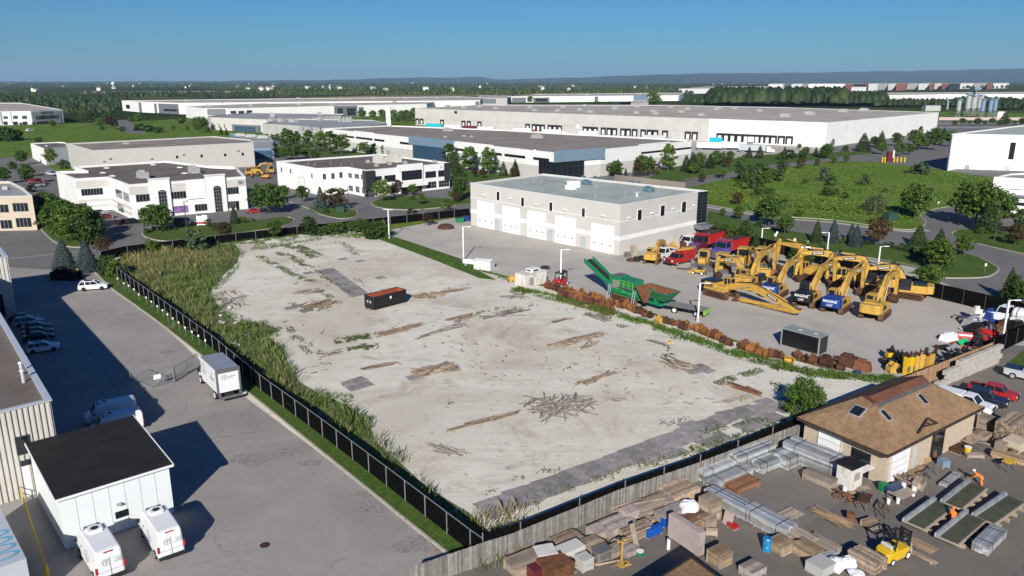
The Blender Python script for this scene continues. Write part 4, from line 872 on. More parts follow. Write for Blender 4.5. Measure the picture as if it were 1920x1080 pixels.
plant([('s1',1618,284,251,1.5),('s1',1651,278,247,1.2),('m1',1680,274,250),('m2',1653,290,268),('m1',1686,292,268),('m1',1712,273,245),('m2',1722,282,252),('s1',1735,274,246),('m1',1752,282,242,.9),('s1',1768,262,240,1.3),('m2',1781,275,246,1),('m1',1706,290,272),('m3',1640,275,256),('o2',1561,276,261,.6),('o2',1640,262,246,.7),('o2',1724,264,238,.7),('h2',1545,292,274),('s1',1529,293,276),('m1',1510,293,276),('h2',1480,297,280),('m1',1550,298,271),('h1',1584,284,272),('h2',1503,296,282),('h1',1463,300,284),('s1',1470,300,276),('m1',1498,280,270)],'before the white dock warehouse','trees beside the dock warehouse')
plant([('m1',1465,326,302),('u1',1501,317,297),('u1',1532,312,299,.9),('m1',1563,307,294),('m1',1586,306,291,.9),('h2',1450,335,318)],'on the meadow road','roadside trees behind the meadow')
plant([('h3',1545,341,312,.8),('h2',1557,350,330,.8),('h3',1621,348,325,.8),('h3',1730,328,304,.9),('h1',1715,325,306),('h2',1550,368,350),('h2',1584,373,360,.9),('h1',1565,366,352),('h2',1697,326,320),('h1',1505,370,362),('h1',1510,345,335),('w1',1640,402,366,1.1),('m1',1714,411,347,.95),('m1',1705,400,360),('h1',1500,407,392),('h1',1610,400,388),('h2',1470,385,372),('h1',1440,372,350),('u1',1382,385,362),('h1',1445,395,378),('h2',1420,372,352,.8),('m1',1411,362,326),('h2',1460,340,325),('h1',1540,385,372),('h1',1580,395,384),('h1',1660,362,352),('h1',1385,350,338)],'growing in the meadow','trees and shrubs in the meadow')
plant([('m1',1442,425,372),('m2',1470,440,403),('s1',1530,454,414),('b1',1561,456,413),('b1',1595,452,420),('b1',1604,463,424,1.2),('u1',1642,461,412,1.0),('s1',1721,460,423,1.4),('s1',1755,502,433,1.1),('m1',1757,506,450),('m1',1807,480,442),('m1',1384,412,388),('m1',1422,412,388),('m1',1355,405,392),('h2',1400,422,412),('h2',1425,426,412),('h2',1690,470,456),('h2',1670,466,454),('h2',1705,474,458),('h2',1735,482,464,1.3),('h2',1660,464,454),('h4',1775,502,478,1.2),('h1',1772,476,460),('h1',1580,456,444),('h2',1625,460,450)],'on the right lawn','trees on the right lawn')
plant([('m3',1828,424,342,.95),('s1',1852,436,378,1.3),('m1',1868,428,362),('u1',1902,460,424,1.2),('h1',1840,440,428,1.2),('m1',1915,440,395),('h1',1895,408,398),('m1',1812,412,372),('h3',1912,400,392)],'before the glazed office','trees before the right office')
plant([('c1',1487,488,453,1.8),('c1',1507,492,452,1.5),('c1',1520,498,468,1.1),('r2',1539,494,469,1.7),('r2',1555,499,470,1.5),('r2',1574,498,470,1.5),('r2',1467,478,458,1.7),('s1',1597,500,482,1.3),('s1',1621,510,489,1.1),('c1',1656,518,494,1.7),('c1',1672,518,491,1.7),('c1',1431,480,455,1.2),('s1',1416,470,438,1.2),('m1',1733,542,502,1.1),('m1',1743,545,500,1.0),('s1',1890,563,505,.9),('c1',1900,566,518,2),('m1',1915,572,530,1.0),('s1',1906,560,528),('s1',1391,466,432,1.5)],'along the equipment yard fence','evergreens along the yard fence')
plant([('c1',1298,442,408,2.0),('s1',1308,440,412,1.3),('s1',1318,440,414,1.3)]+[('c1',1327+i*6.5,443+i*1.6,414+i*1.4,1.35)for i in range(10)]+[('m1',1396,462,424),('s1',1388,460,424,1.2)],'in the hedge by the garage','hedge beside the bay garage')
plant([('m3',505,400,346,1.1),('m1',533,374,349),('m1',568,379,350),('b1',602,392,352,1.1),('u1',631,393,355,1.3),('m2',717,379,338,.9),('r1',746,371,338,.7),('r1',740,372,352),('m2',775,368,346),('m2',789,384,363),('h1',775,375,366,1.2),('m2',838,400,372),('m1',516,447,415),('d1',581,442,407,1.6),('r1',774,412,392,1.2),('r1',804,424,400,1),('d1',859,376,348,1.2),('m1',864,374,330,.8),('h2',612,400,390),('u1',855,380,362),('h1',846,368,358)],'around the black-cornered office','trees around office 75')
plant([('h1',622,440,418,.9),('h1',635,438,416),('h1',607,442,424),('h1',665,434,412,1.2),('h1',680,436,410,1.2),('h2',692,440,416),('h1',710,447,412,.9),('h2',700,448,420),('h1',825,408,400,1.4),('h1',838,404,395,1.2)],'inside the far fence','shrubs inside the far fence')
plant([('m1',95,402,365,1.1),('m3',110,407,372,1.1),('m1',118,430,378,1),('m3',140,452,388,1.1),('m1',168,444,392,1.1),('m1',156,430,385,1.1),('m1',128,416,378),('m2',140,440,400),('h2',100,412,392,1.3),('m3',85,394,360),('h1',160,425,400),('m3',295,434,384,.95),('m1',307,430,390),('s1',440,420,386,.9),('u1',195,478,447,1.2),('h1',287,472,448,1.0),('h3',366,470,427,.75),('u1',423,450,419),('u1',391,428,412),('h2',405,432,418,1),('h2',420,430,416,1),('h1',455,418,406,1.2),('h1',475,416,408),('h2',275,438,428),('h2',310,434,425,1.3),('h1',328,432,426),('h2',290,434,424)],'around the arched office','trees around office 80')
plant([('m3',100,425,380,1.1),('m3',122,440,385,1.2),('m1',150,462,405,1.1),('m1',90,412,368,1.2),('m3',170,460,412),('m2',105,440,402)],'in the thicket by the beige office','thicket by the beige office')
plant([('B2',123,511,451,.74),('B2',165,509,453,.72),('h2',205,518,478,.8),('h1',214,520,488,.7),('h2',196,512,494)],'at the top corner of the left car park','clipped spruces by the car park')
plant([('m1',42,309,284),('m2',48,332,308,1.1),('m1',55,345,315,1.1),('m2',96,311,279,.8),('h3',120,316,300),('m1',10,345,315,.9),('o2',438,312,289,1.0),('h2',15,265,238,.9),('h2',35,263,242,1.0),('h2',-5,265,234,1),('h1',72,268,256,1),('m1',25,322,304),('h2',60,360,345)],'left of the ribbed warehouse','trees near the ribbed grey warehouse')
plant([('r1',208,242,220),('r1',216,243,226),('h2',262,245,232,1.4),('h2',280,247,234,1.4),('h2',296,249,238,1.2),('m2',370,243,220),('m2',381,245,220),('m1',372,249,228),('m1',345,232,222),('r1',340,236,225),('m1',325,245,235),('m1',352,247,237),('m1',390,250,238),('s1',415,252,238),('s1',425,253,240),('m2',260,232,214),('m2',245,228,218),('m1',278,228,216),('m1',199,227,212),('m1',208,225,210),('m1',221,222,212),('m1',165,235,208),('m1',178,232,212),('m2',188,240,222),('m1',100,240,226),('m1',64,237,229),('m1',40,237,230),('h2',192,244,236),('h2',230,246,237),('m1',155,228,206),('m2',500,263,251),('m2',511,265,252),('d1',521,264,251,1.6),('d1',530,265,256),('m1',304,247,238),('m1',333,228,220),('m1',300,220,212),('m1',310,222,214)],'around the far left halls','trees around the far left warehouses')
plant([('m1',679,223,206,1.1),('m1',699,224,208,1.1),('m1',717,223,206,1.1),('m2',739,224,206,1.1),('m1',752,226,208),('m1',762,226,207),('m2',770,227,210),('m1',776,220,203),('m1',757,228,214),('h1',745,228,218),('h1',730,226,216),('m1',1222,200,172,.8),('m2',1232,200,178),('s1',1226,199,170,.8),('h1',1250,200,194),('h1',1258,200,195),('m1',994,195,181),('h1',1120,197,190,2),('h1',1140,197,190,2),('h1',1070,196,191,2),('m1',937,190,180,1.3),('m1',947,191,181,1.3)],'beyond the long warehouses','trees beyond the long warehouses')
plant([('m1',1790+i*14,236-(i%3),226-(i%2)*4,1.2)for i in range(10)]+[('s1',1882,232,210,1.6)],'behind the right white building','trees behind the right white building')
plant([('h4',1506,779,710,.82)],'growing on the gravel beside the brown roofed workshop','gravel lot sapling')
# distant woods: bands of crowns nobody could count
def woods(name,label,specs,seed,mat):
 rs=np.random.RandomState(seed);V=[];Fc=[];base=[(0,0,1),(.85,0,.45),(.27,.8,.5),(-.7,.5,.4),(-.7,-.5,.5),(.27,-.8,.42),(.95,.1,-.3),(.3,.9,-.3),(-.8,.6,-.3),(-.8,-.55,-.3),(.3,-.9,-.3)]
 fcs=[(0,1,2),(0,2,3),(0,3,4),(0,4,5),(0,5,1),(1,6,7),(1,7,2),(2,7,8),(2,8,3),(3,8,9),(3,9,4),(4,9,10),(4,10,5),(5,10,6),(5,6,1)]
 B=np.array(base);tot=0;vs=[];n0=0;fl=[]
 for x0,x1,ya,yb,n,hmin,hmax in specs:
  xs=rs.uniform(x0,x1,n);ys=ya+(yb-ya)*rs.uniform(0,1,n)
  for x,y in zip(xs,ys):
   p=P(x,y);h=rs.uniform(hmin,hmax);r=h*rs.uniform(.3,.5);a=rs.uniform(0,6.28);ca,sa=math.cos(a),math.sin(a)
   q=B*(1+rs.uniform(-.18,.18,B.shape));X=(q[:,0]*ca-q[:,1]*sa)*r+p.x;Y=(q[:,0]*sa+q[:,1]*ca)*r+p.y;Z=q[:,2]*h*.55+h*.45
   vs.append(np.stack([X,Y,Z],1));fl.append(np.array(fcs)+n0);n0+=len(B)
 v=np.concatenate(vs);f=np.concatenate(fl);me=bpy.data.meshes.new(name);me.vertices.add(len(v));me.vertices.foreach_set('co',v.astype(np.float32).ravel());me.loops.add(f.size);me.loops.foreach_set('vertex_index',f.astype(np.int32).ravel())
 me.polygons.add(len(f));me.polygons.foreach_set('loop_start',np.arange(0,f.size,3,dtype=np.int32));me.polygons.foreach_set('loop_total',np.full(len(f),3,dtype=np.int32));me.update(calc_edges=True);me.materials.append(MATS[mat])
 o=bpy.data.objects.new(name,me);COL.objects.link(o);tag(o,label,'woods',kind='stuff')
leafmat('woods_dark',(0.018,0.036,0.012),(0.034,0.060,0.018),(0.06,0.09,0.028),0)
leafmat('woods_mid',(0.03,0.055,0.016),(0.05,0.085,0.024),(0.085,0.12,0.035),0)
woods('distant_woods','dark tree belt beyond the far left warehouses',[(-300,240,188,197,800,6,13),(200,520,179,184,450,5,12),(-300,420,175,178,300,5,10),(-200,160,196,206,140,7,11),(170,235,190,206,70,7,11),(120,215,206,216,60,6,9)],21,'woods_dark')
woods('distant_woods','mixed green woodland beyond the long warehouses at centre',[(440,1300,173,180,1100,5,14),(560,1000,177,180,300,6,12),(400,1400,164,170,900,6,16),(-600,2400,161,165,1000,8,16)],22,'woods_mid')
woods('distant_woods','far dark woodland spreading to the horizon',[(-700,2500,157.5,163,2600,12,22),(-700,2500,155,158,2200,16,28)],23,'woods_dark')
woods('distant_woods','tree belt between the dock warehouse and the silos',[(1330,1580,190,200,900,14,27),(1575,1660,192,200,260,12,21),(1640,1800,196,201,260,7,11),(1780,1900,192,199,60,8,12),(1862,2100,196,207,300,9,13),(1300,1345,193,197,30,9,12)],24,'woods_dark')
woods('distant_woods','wooded slopes beyond the distant white halls at right',[(1200,2300,163,167,1300,12,18),(1640,2300,160,162,600,14,22)],25,'woods_dark')
# reeds, grass and weeds
def blades(name,label,polys,h0,h1,wid,mat,seed,lean=.25,cat='grass',thin=0):
 rs=np.random.RandomState(seed);rr=random.Random(seed);T=[]
 for poly,dens in polys:
  w_=PS(poly);n=int(area(w_)*dens);T+=[(x,y)for x,y in scatter(w_,n,rr)if thin==0 or math.sin(x*.8+2.2*math.sin(y*.35+seed))+math.cos(y*.6+1.7*math.sin(x*.45))>thin]
 T=np.array(T);n=len(T);h=rs.uniform(h0,h1,n)*(0.75+.35*np.sin(T[:,0]*.9+1.3*np.sin(T[:,1]*.5))*np.cos(T[:,1]*.7));a=rs.uniform(0,6.28,n);ln=rs.normal(0,lean,(n,2))*h[:,None];w_=wid*rs.uniform(.6,1.3,n)
 dx=np.cos(a)*w_;dy=np.sin(a)*w_;z=np.zeros(n)+.01
 v=np.stack([np.stack([T[:,0]-dx,T[:,1]-dy,z],1),np.stack([T[:,0]+dx,T[:,1]+dy,z],1),np.stack([T[:,0]+dx*.6+ln[:,0]*.4,T[:,1]+dy*.6+ln[:,1]*.4,h*.6],1),np.stack([T[:,0]+ln[:,0],T[:,1]+ln[:,1],h],1)],1).reshape(-1,3)
 me=bpy.data.meshes.new(name);me.vertices.add(4*n);me.vertices.foreach_set('co',v.astype(np.float32).ravel());me.loops.add(4*n);me.loops.foreach_set('vertex_index',np.arange(4*n,dtype=np.int32));me.polygons.add(n);me.polygons.foreach_set('loop_start',np.arange(0,4*n,4,dtype=np.int32));me.polygons.foreach_set('loop_total',np.full(n,4,dtype=np.int32));me.update(calc_edges=True);me.materials.append(MATS[mat])
 o=bpy.data.objects.new(name,me);COL.objects.link(o);tag(o,label,cat,kind='stuff');return o
RE=[(222,524),(205,500),(232,476),(330,462),(440,458),(450,470),(445,492),(425,510),(400,535),(395,555),(415,580),(445,604),(500,608),(522,618),(505,632),(530,655),(545,690),(560,715),(600,740),(650,760),(690,790),(705,830),(740,858),(790,905),(835,935),(880,962),(925,1005),(905,1042),(883,1034),(799,968),(726,911),(606,818),(490,731),(400,653),(300,580)]
sheet('verge',PS(RE),0.03,'verge_soil')
blades('reeds','tall green reeds along the inside of the left fence',[(RE,5),([(300,580),(222,524),(330,490),(430,500),(400,550),(440,600),(520,620),(560,712),(700,800),(800,900),(905,1010),(883,1034),(606,818),(400,653)],7),([(930,1000),(1060,985),(1075,972),(960,1020),(905,1042),(890,1000)],22)],.45,1.75,.035,'reed_green',31,cat='reeds',thin=-.8)
blades('reeds','dry tan reeds in the top corner of the gravel lot and along the fence',[([(232,480),(330,466),(400,474),(440,480),(400,500),(330,510),(300,520),(260,530),(225,512)],9),([(225,520),(300,525),(360,560),(420,640),(500,700),(600,770),(680,840),(780,930),(726,911),(606,818),(490,731),(400,653),(300,580)],4),([(880,975),(960,950),(1040,960),(1060,975),(960,995),(900,1000)],12)],.5,1.6,.03,'reed_tan',32,cat='reeds',thin=-.55)
blades('weeds','bright green weeds spreading from the reeds onto the gravel',[([(320,510),(400,515),(445,470),(520,455),(470,450),(450,500),(415,540),(440,600),(480,610),(350,560)],10),([(400,560),(450,604),(500,602),(530,618),(505,634),(540,672),(500,660),(430,610)],12),([(560,730),(620,735),(660,745),(700,790),(680,830),(640,800)],10),([(480,455),(560,445),(640,438),(700,430),(735,440),(730,452),(640,446),(560,456),(500,468),(470,470)],9)],.25,.8,.05,'grass_blade',33,.5,cat='weeds',thin=-.7)
def strip(pts,w_):
 W=PS(pts);L=[];Rr=[]
 for i,p in enumerate(W):
  d=W[min(i+1,len(W)-1)]-W[max(i-1,0)];d.normalize();n=Vector((-d.y,d.x,0));L.append(p+n*w_/2);Rr.append(p-n*w_/2)
 return L+Rr[::-1]
def weedstrip(items,seed,h0=.12,h1=.45,name='weeds',label='weeds',mat='weed_leaf',wd=.045):
 rs=np.random.RandomState(seed);rr=random.Random(seed);T=[]
 for pts,w_,dens in items:
  poly=strip(pts,w_);q=scatter(poly,int(area(poly)*dens*2.2),rr);T+=[(x,y)for x,y in q if math.sin(x*1.9+2*math.sin(y*.8))+math.cos(y*1.7+x*.6)>-.7]
 n=len(T);T=np.array(T);pts_=[];nr=[]
 k=5;wd*=1.75;base=np.repeat(T,k,0)+rs.normal(0,.1,(n*k,2));z=rs.uniform(.02,1,n*k)*rs.uniform(h0,h1,n*k)
 p=np.concatenate([base,z[:,None]],1);me=leafmesh(name,p,np.tile([0,0,.6],(n*k,1)),wd,mat,rs,.5,.9)
 o=bpy.data.objects.new(name,me);COL.objects.link(o);tag(o,label,'weeds',kind='stuff')
weedstrip([([(485,481),(520,500),(555,518),(590,530)],1.6,5),([(520,474),(550,484),(575,500)],1.8,6),([(532,460),(560,465),(580,475),(596,483)],3.2,7),([(600,520),(640,532),(690,548)],.8,2),([(585,500),(605,520),(640,540),(662,556)],.9,3),([(600,545),(625,562)],1.4,4),([(535,565),(560,575)],1,3),([(600,460),(635,455),(670,480)],1.2,2),([(540,620),(600,660),(610,690)],.8,2),([(565,575),(590,585),(620,575)],1.0,3)],41,label='weed rows between the tracks in the upper gravel lot')
weedstrip([([(627,642),(660,636),(694,632)],2.0,14),([(652,658),(680,654),(700,645)],2.0,12),([(540,610),(555,640),(580,665)],.9,4),([(780,560),(850,540),(920,525)],.6,2),([(890,590),(930,580),(980,575)],.8,3),([(900,598),(1000,572),(1010,576)],1.0,3),([(960,560),(985,562)],.9,3),([(1060,582),(1080,580)],1.0,5),([(1095,590),(1115,592),(1140,590),(1135,604)],1.8,5),([(1150,612),(1175,614)],1.4,5)],42,label='low weeds scattered over the middle of the gravel lot')
weedstrip([([(1220,672),(1260,664),(1250,650)],1.0,4),([(1250,632),(1290,642)],1,3),([(1345,722),(1375,710),(1430,695)],1.3,8),([(1365,752),(1395,747)],.9,6),([(1440,712),(1470,740)],.9,5),([(1150,748),(1190,742)],.6,2),([(1240,800),(1300,785)],1,3),([(960,900),(1010,888),(1060,880)],.8,3),([(990,945),(1060,920),(1180,880),(1300,850)],1.4,3),([(1300,850),(1400,820),(1490,790)],2,6),([(840,760),(900,740)],.5,1),([(900,930),(940,915)],.6,2),([(1300,820),(1360,800),(1440,790)],1.2,4)],43,label='low weeds along the lower right of the gravel lot')
weedstrip([([(962,540),(1000,548),(1060,562),(1130,582)],1.6,12),([(1130,582),(1180,596),(1230,612),(1280,628)],1.8,16),([(1280,628),(1340,650),(1400,668),(1450,682)],2.0,16),([(1450,682),(1520,700),(1580,706),(1640,712),(1690,712)],2.6,16),([(880,500),(930,516),(960,530)],1.2,6),([(960,545),(1000,550)],2,10)],44,.15,.6,'weeds','green weeds growing along the row of buckets','grass_blade')
weedstrip([([(660,440),(735,448),(800,478),(870,505)],2.2,10),([(700,428),(740,440)],3,8),([(640,432),(560,440),(480,452),(400,462)],4,6),([(880,400),(840,405),(800,408)],2,6)],45,.15,.55,'weeds','grass and weeds beside the lawn at the top of the lot','grass_blade')
rg_=random.Random(9)
weedstrip([([(x,y),(x+7,y-1.5)],rg_.uniform(.35,.9),5)for x,y in[(rg_.uniform(480,1450),rg_.uniform(500,900))for _ in range(300)]if inpoly(x,y,[(480,480),(680,445),(900,515),(1420,665),(1560,720),(1300,850),(960,980),(850,900),(700,780),(560,660),(440,560)])],47,.08,.22,'weeds','tiny scattered weeds dotted all over the gravel lot','weed_leaf',.025)
blades('grass','mown grass blades of the strip beside the left fence',[([(300,583),(400,658),(490,736),(606,822),(726,915),(883,1037),(900,1040),(858,1050),(700,925),(500,763),(300,604)],40)],.12,.3,.03,'grass_blade',46,.4)
blades('weeds','tall weeds growing in front of the grey wooden fence',[([(830,1076),(905,1050),(960,1035),(1000,1030),(960,1055),(900,1080)],10)],.5,1.3,.04,'reed_green',48,cat='weeds')
def rough(poly,n,h0,h1,seed,label):
 rs=np.random.RandomState(seed);T=np.array(scatter(PS(poly),n,random.Random(seed)));k=9;b=np.repeat(T,k,0)+rs.normal(0,.7,(len(T)*k,2));hh=h0+(h1-h0)*(.5+.5*np.sin(b[:,0]*.11+2*np.sin(b[:,1]*.05)));z=rs.uniform(.05,1,len(b))*hh
 me=leafmesh('tall_grass',np.concatenate([b,z[:,None]],1),np.tile([0,-.2,.5],(len(b),1)),.22,'meadow_leaf',rs,.5,.8);o=bpy.data.objects.new('tall_grass',me);COL.objects.link(o);tag(o,label,'grass',kind='stuff')
leafmat('meadow_leaf',(0.07,0.13,0.02),(0.11,0.19,0.03),(0.17,0.22,0.06),0)
rough([(1325,354),(1440,322),(1560,307),(1640,308),(1760,321),(1870,340),(1860,362),(1800,380),(1730,398),(1715,420),(1690,426),(1560,408),(1440,399),(1330,380)],3000,.1,.7,61,'rough uneven grass growth over the right meadow')
rough([(1440,385),(1700,412),(1720,400),(1600,380),(1440,362),(1330,362),(1330,378)],2200,.4,1.5,62,'taller dark growth along the near side of the meadow')
rough([(0,290),(0,245),(150,248),(285,252),(230,262),(80,268),(60,290)],1500,.1,.5,63,'short rough grass of the left field')
# fences
pm('fence_screen',(0.006,0.006,0.006),1.0,var=.4,scale=2,spec=0);pm('galvanised',(0.30,0.31,0.33),.45,.5,var=.1)
pm('fence_grey_wood',(0.235,0.22,0.20),.9,var=.25,scale=2.5,isl=.4);pm('cedar_wood',(0.36,0.235,0.14),.85,var=.2,scale=2.5,isl=.3);pm('block_concrete',(0.42,0.40,0.36),.9,var=.1,scale=1,dirt=(.2,.17,.13),dirtamt=.6)
pm('pole_white',(0.72,0.72,0.72),.4,var=.03);pm('pole_dark',(0.06,0.06,0.065),.5)
def screenfence(label,pts,h,step=3.0,posts='galvanised',rail=True,name='screen_fence',base=0.03,top=None):
 W=PS(pts);root=thing(name,label,'fence',(W[0].x,W[0].y,0));mb=MB();k=MB();n=0
 for i in range(len(W)-1):
  a,b=W[i],W[i+1];mb.beam(a+Vector((0,0,h/2)),b+Vector((0,0,h/2)),.03,h-.1)
  if rail:k.beam(a+Vector((0,0,h)),b+Vector((0,0,h)),.06,.06)
  L=(b-a).length;m=max(1,round(L/step));d=(b-a)/m;nn=Vector((d.y,-d.x,0)).normalized();nn=nn if nn.y<0 else-nn
  for j in range(m):
   p=a+d*j+nn*.05;q=MB();q.tube(p,p+Vector((0,0,h+.08)),.05,n=6);q.build('post',posts,root,world=True)
 mb.build('screen','fence_screen',root,world=True)
 if rail:k.build('rail',posts,root,world=True)
screenfence('long black screened fence with silver posts beside the left car park',[(222,522),(300,580),(400,655),(490,733),(606,820),(726,913),(883,1037),(905,1053)],2.0)
screenfence('black screened fence along the street at the top of the lot',[(190,490),(240,478),(480,449),(700,424),(880,404)],2.0,4.5)
screenfence('black screened fence behind the red dump trucks and excavators',[(1284,441),(1345,448),(1460,476),(1600,512),(1728,553),(1845,581),(1990,618)],2.6,4,'pole_dark',False)
screenfence('black screened fence at right edge beside a green lawn',[(1858,668),(1925,636),(2020,600)],2.4,4,'pole_dark',False)
screenfence('black screened fence behind the grey wooden fence',[(905,1052),(975,1030),(1085,983),(1170,948),(1310,897),(1445,842),(1512,814)],2.35,4.2,'galvanised',False)
def boardfence(label,pts,h,mat,name='wooden_fence'):
 W=PS(pts);root=thing(name,label,'fence',(W[0].x,W[0].y,0));mb=MB();rr=random.Random(5)
 for i in range(len(W)-1):
  a,b=W[i],W[i+1];L=(b-a).length;d=(b-a)/L;nn=Vector((d.y,-d.x,0));nn=nn if nn.y<0 else-nn;q=0
  while q<L:p=a+d*q;e=a+d*min(q+.14,L);o=nn*rr.uniform(0,.02);mb.beam(p+o+Vector((0,0,h/2+.03)),e+o+Vector((0,0,h/2+.03)),.03,h+rr.uniform(-.05,.04));q+=.155
  k=MB()
  for z in(.4,h-.3):k.beam(a-nn*.05+Vector((0,0,z)),b-nn*.05+Vector((0,0,z)),.06,.1)
  k.build('fence_rail',mat,root,world=True)
 mb.build('boards',mat,root,world=True)
boardfence('weathered grey wooden fence along the lumber yard',[(770,1108),(905,1060),(960,1042),(1075,993),(1157,957),(1300,906),(1440,850),(1503,825)],1.9,'fence_grey_wood')
boardfence('new orange brown wooden fence behind the white block wall',[(1690,738),(1765,707),(1858,669)],2.0,'cedar_wood')
def blockwall():
 A=P(1768,722);B=P(1868,680);root=thing('block_wall','wall of stacked white concrete blocks beside the parked pickups','wall',(A.x,A.y,0));d=(B-A);L=d.length;d/=L;rr=random.Random(8);n=Vector((-d.y,d.x,0));mb=MB()
 for lv in range(4):
  q=0.0+(.6 if lv%2 else 0)+(2.4 if lv==3 else 0)
  while q<L:p=A+d*q+n*rr.uniform(-.04,.04);mb.beam(p+Vector((0,0,lv*.61+.3)),p+d*1.16+Vector((0,0,lv*.61+.3)),.6,.585);q+=1.22
 mb.build('blocks','block_concrete',root,world=True,bevel=.03)
 mb=MB()
 for k in range(3):p=A-d*(1.3*k+1.4)+n*rr.uniform(-.6,.2);mb.beam(p+Vector((0,0,.3)),p+d*1.1+Vector((0,0,.3)),.6,.58)
 mb.build('fallen_blocks','block_concrete',root,world=True,bevel=.03)
blockwall()
# lamp posts and signs
def lamppost(x,y,yt,label,arm=1.6,dirn=0.0,mat='pole_white',r=.11,base=True,group='white lamp posts of the equipment yard',double=False):
 h=HT(x,y,yt);p=P(x,y);root=thing('lamp_post',label,'lamp post',p,dirn,group)
 mb=MB();mb.box(-r,r,-r,r,.6 if base else 0,h);mb.build('pole',mat,root)
 mb=MB()
 for s in((1,-1)if double else(1,)):mb.beam((0,0,h),(s*arm*.5,0,h+.02),.09,.09)
 mb.build('arm',mat,root);mb=MB()
 for s in((1,-1)if double else(1,)):mb.box(*sorted((s*arm*.45,s*arm)),-.17,.17,h-.05,h+.09)
 mb.build('lamp_head',mat,root,bevel=.02)
 if base:mb=MB();mb.tube((0,0,0),(0,0,.75),.28,n=10);mb.build('footing','block_concrete',root)
lamppost(730,448,393,'white lamp post at the top end of the lawn strip',1.2,math.pi*.9,double=True)
lamppost(869,489,425,'white lamp post beside the white storage tank')
lamppost(1051,537,468,'white lamp post by the red forklift')
lamppost(1308,604,531,'white lamp post among the buckets by the flatbed trailer')
lamppost(1644,516,462,'white lamp post behind the row of excavators')
lamppost(1551,470,436,'white lamp post on the lawn between the blue spruces',dirn=math.pi)
lamppost(1427,460,428,'white lamp post behind the yellow loaders')
lamppost(1878,645,563,'white lamp post beside the tanker truck at right')
for x,y,yt,l in((655,407,352,'near the round shrub at office 75'),(350,427,378,'in front of office 80'),(1409,395,330,'at the near side of the meadow'),(1863,460,380,'on the lawn before the right office'),(549,298,268,'behind the offices by the poplars'),(612,300,274,'behind office 75'),(1032,329,303,'in front of the ribbon window warehouse'),(1321,325,290,'near the far road trees'),(1645,285,250,'by the dock warehouse road'),(182,243,215,'near the far left road'),(406,300,296,'x')):
 if l!='x':lamppost(x,y,yt,'slim dark street lamp '+l,1.2,1.0,'pole_dark',.07,False,'dark street lamps')
def utility(x,y,yt,l):p=P(x,y);h=HT(x,y,yt);root=thing('utility_pole',l,'pole',p);mb=MB();mb.tube((0,0,0),(0,0,h),.16,.1,n=7);mb.build('pole','bark',root);mb=MB();mb.box(-1.1,1.1,-.06,.06,h-.9,h-.75);mb.box(-.8,.8,-.06,.06,h-1.9,h-1.75);mb.build('crossarm','bark',root)
utility(420,222,189,'tall utility pole before the very long white warehouse');utility(323,222,198,'utility pole in front of the grey framed entrance');utility(162,238,205,'utility pole left of the far left road')
def sign(x,y,yt,l,wd=.4,hh=.5,mat='cap_white'):p=P(x,y);h=max(1.5,HT(x,y,yt));root=thing('parking_sign',l,'sign',p,0,'small signs on posts');mb=MB();mb.tube((0,0,0),(0,0,h-hh*.5),.035,n=6);mb.build('post','galvanised',root);mb=MB();mb.box(-wd/2,wd/2,-.045,-.035,h-hh,h);mb.build('sign_plate',mat,root)
for i,(x,y)in enumerate(((222,536),(234,545),(243,550),(253,557),(262,567),(276,573),(286,581),(297,590),(307,598),(316,606),(326,614),(337,622),(349,632),(362,640),(374,648),(387,657))):sign(x,y,y-15-i*.4,f'small white parking sign, {ordn(i)} from the back beside the left fence',.2,.3)
for x,y,l in((1453,452,'leftmost'),(1489,461,'second'),(1512,465,'third')):sign(x,y,y-14,f'small white sign, {l} of those on the lawn behind the excavators',.5,.6)
sign(1846,512,494,'white no parking sign at the lawn tip by the right street',.4,.5);sign(1758,392,378,'small white sign at the meadow corner',.4,.5);sign(1456+0,448,434,'small white sign nearest the tall cedar hedge',.4,.5)
# vehicles
def paint(name,c,rough=.3,spec=.5):return pm(name,c,rough,0,.04,.8,spec=spec)
paint('paint_white',(0.75,0.76,0.77));paint('paint_red',(0.38,0.02,0.02));paint('paint_navy',(0.015,0.02,0.04));paint('paint_black',(0.012,0.012,0.014));paint('paint_maroon',(0.12,0.02,0.025));paint('paint_silver',(0.42,0.45,0.48),.3);paint('paint_grey',(0.18,0.19,0.21))
paint('paint_bluepurple',(0.10,0.08,0.30));paint('paint_green',(0.012,0.19,0.075),.4);paint('paint_yellow',(0.62,0.40,0.02),.4);paint('paint_lime',(0.2,0.5,0.06));paint('paint_teal',(0.02,0.42,0.55))
pm('tyre',(0.018,0.018,0.019),.85,var=.3);pm('rim_silver',(0.55,0.56,0.57),.35,.5);pm('rim_white',(0.7,0.7,0.7),.5);pm('rim_black',(0.02,0.02,0.02),.4)
pm('plastic_black',(0.02,0.02,0.022),.6);pm('lamp_lens',(0.7,0.7,0.68),.15);pm('lamp_red',(0.4,0.02,0.02),.2);pm('steel_grey',(0.16,0.16,0.17),.6,.3,dirt=(.1,.06,.04),dirtamt=.5)
pm('rust',(0.17,0.07,0.035),.9,var=.4,scale=2.5,dirt=(0.08,0.035,0.02),dirtamt=.8,rnd=.3);pm('rust_orange',(0.27,0.115,0.032),.85,var=.35,scale=2.5,dirt=(0.10,0.045,0.025),dirtamt=.9,rnd=.3);pm('rust_dark',(0.075,0.035,0.022),.9,var=.4,scale=3,rnd=.3)
pm('cat_yellow',(0.52,0.31,0.055),.55,var=.14,scale=1.8,dirt=(0.24,0.16,0.08),dirtamt=.8,spec=.35);pm('track_steel',(0.15,0.085,0.055),.8,.2,var=.3,scale=3,dirt=(.09,.05,.035),dirtamt=.7)
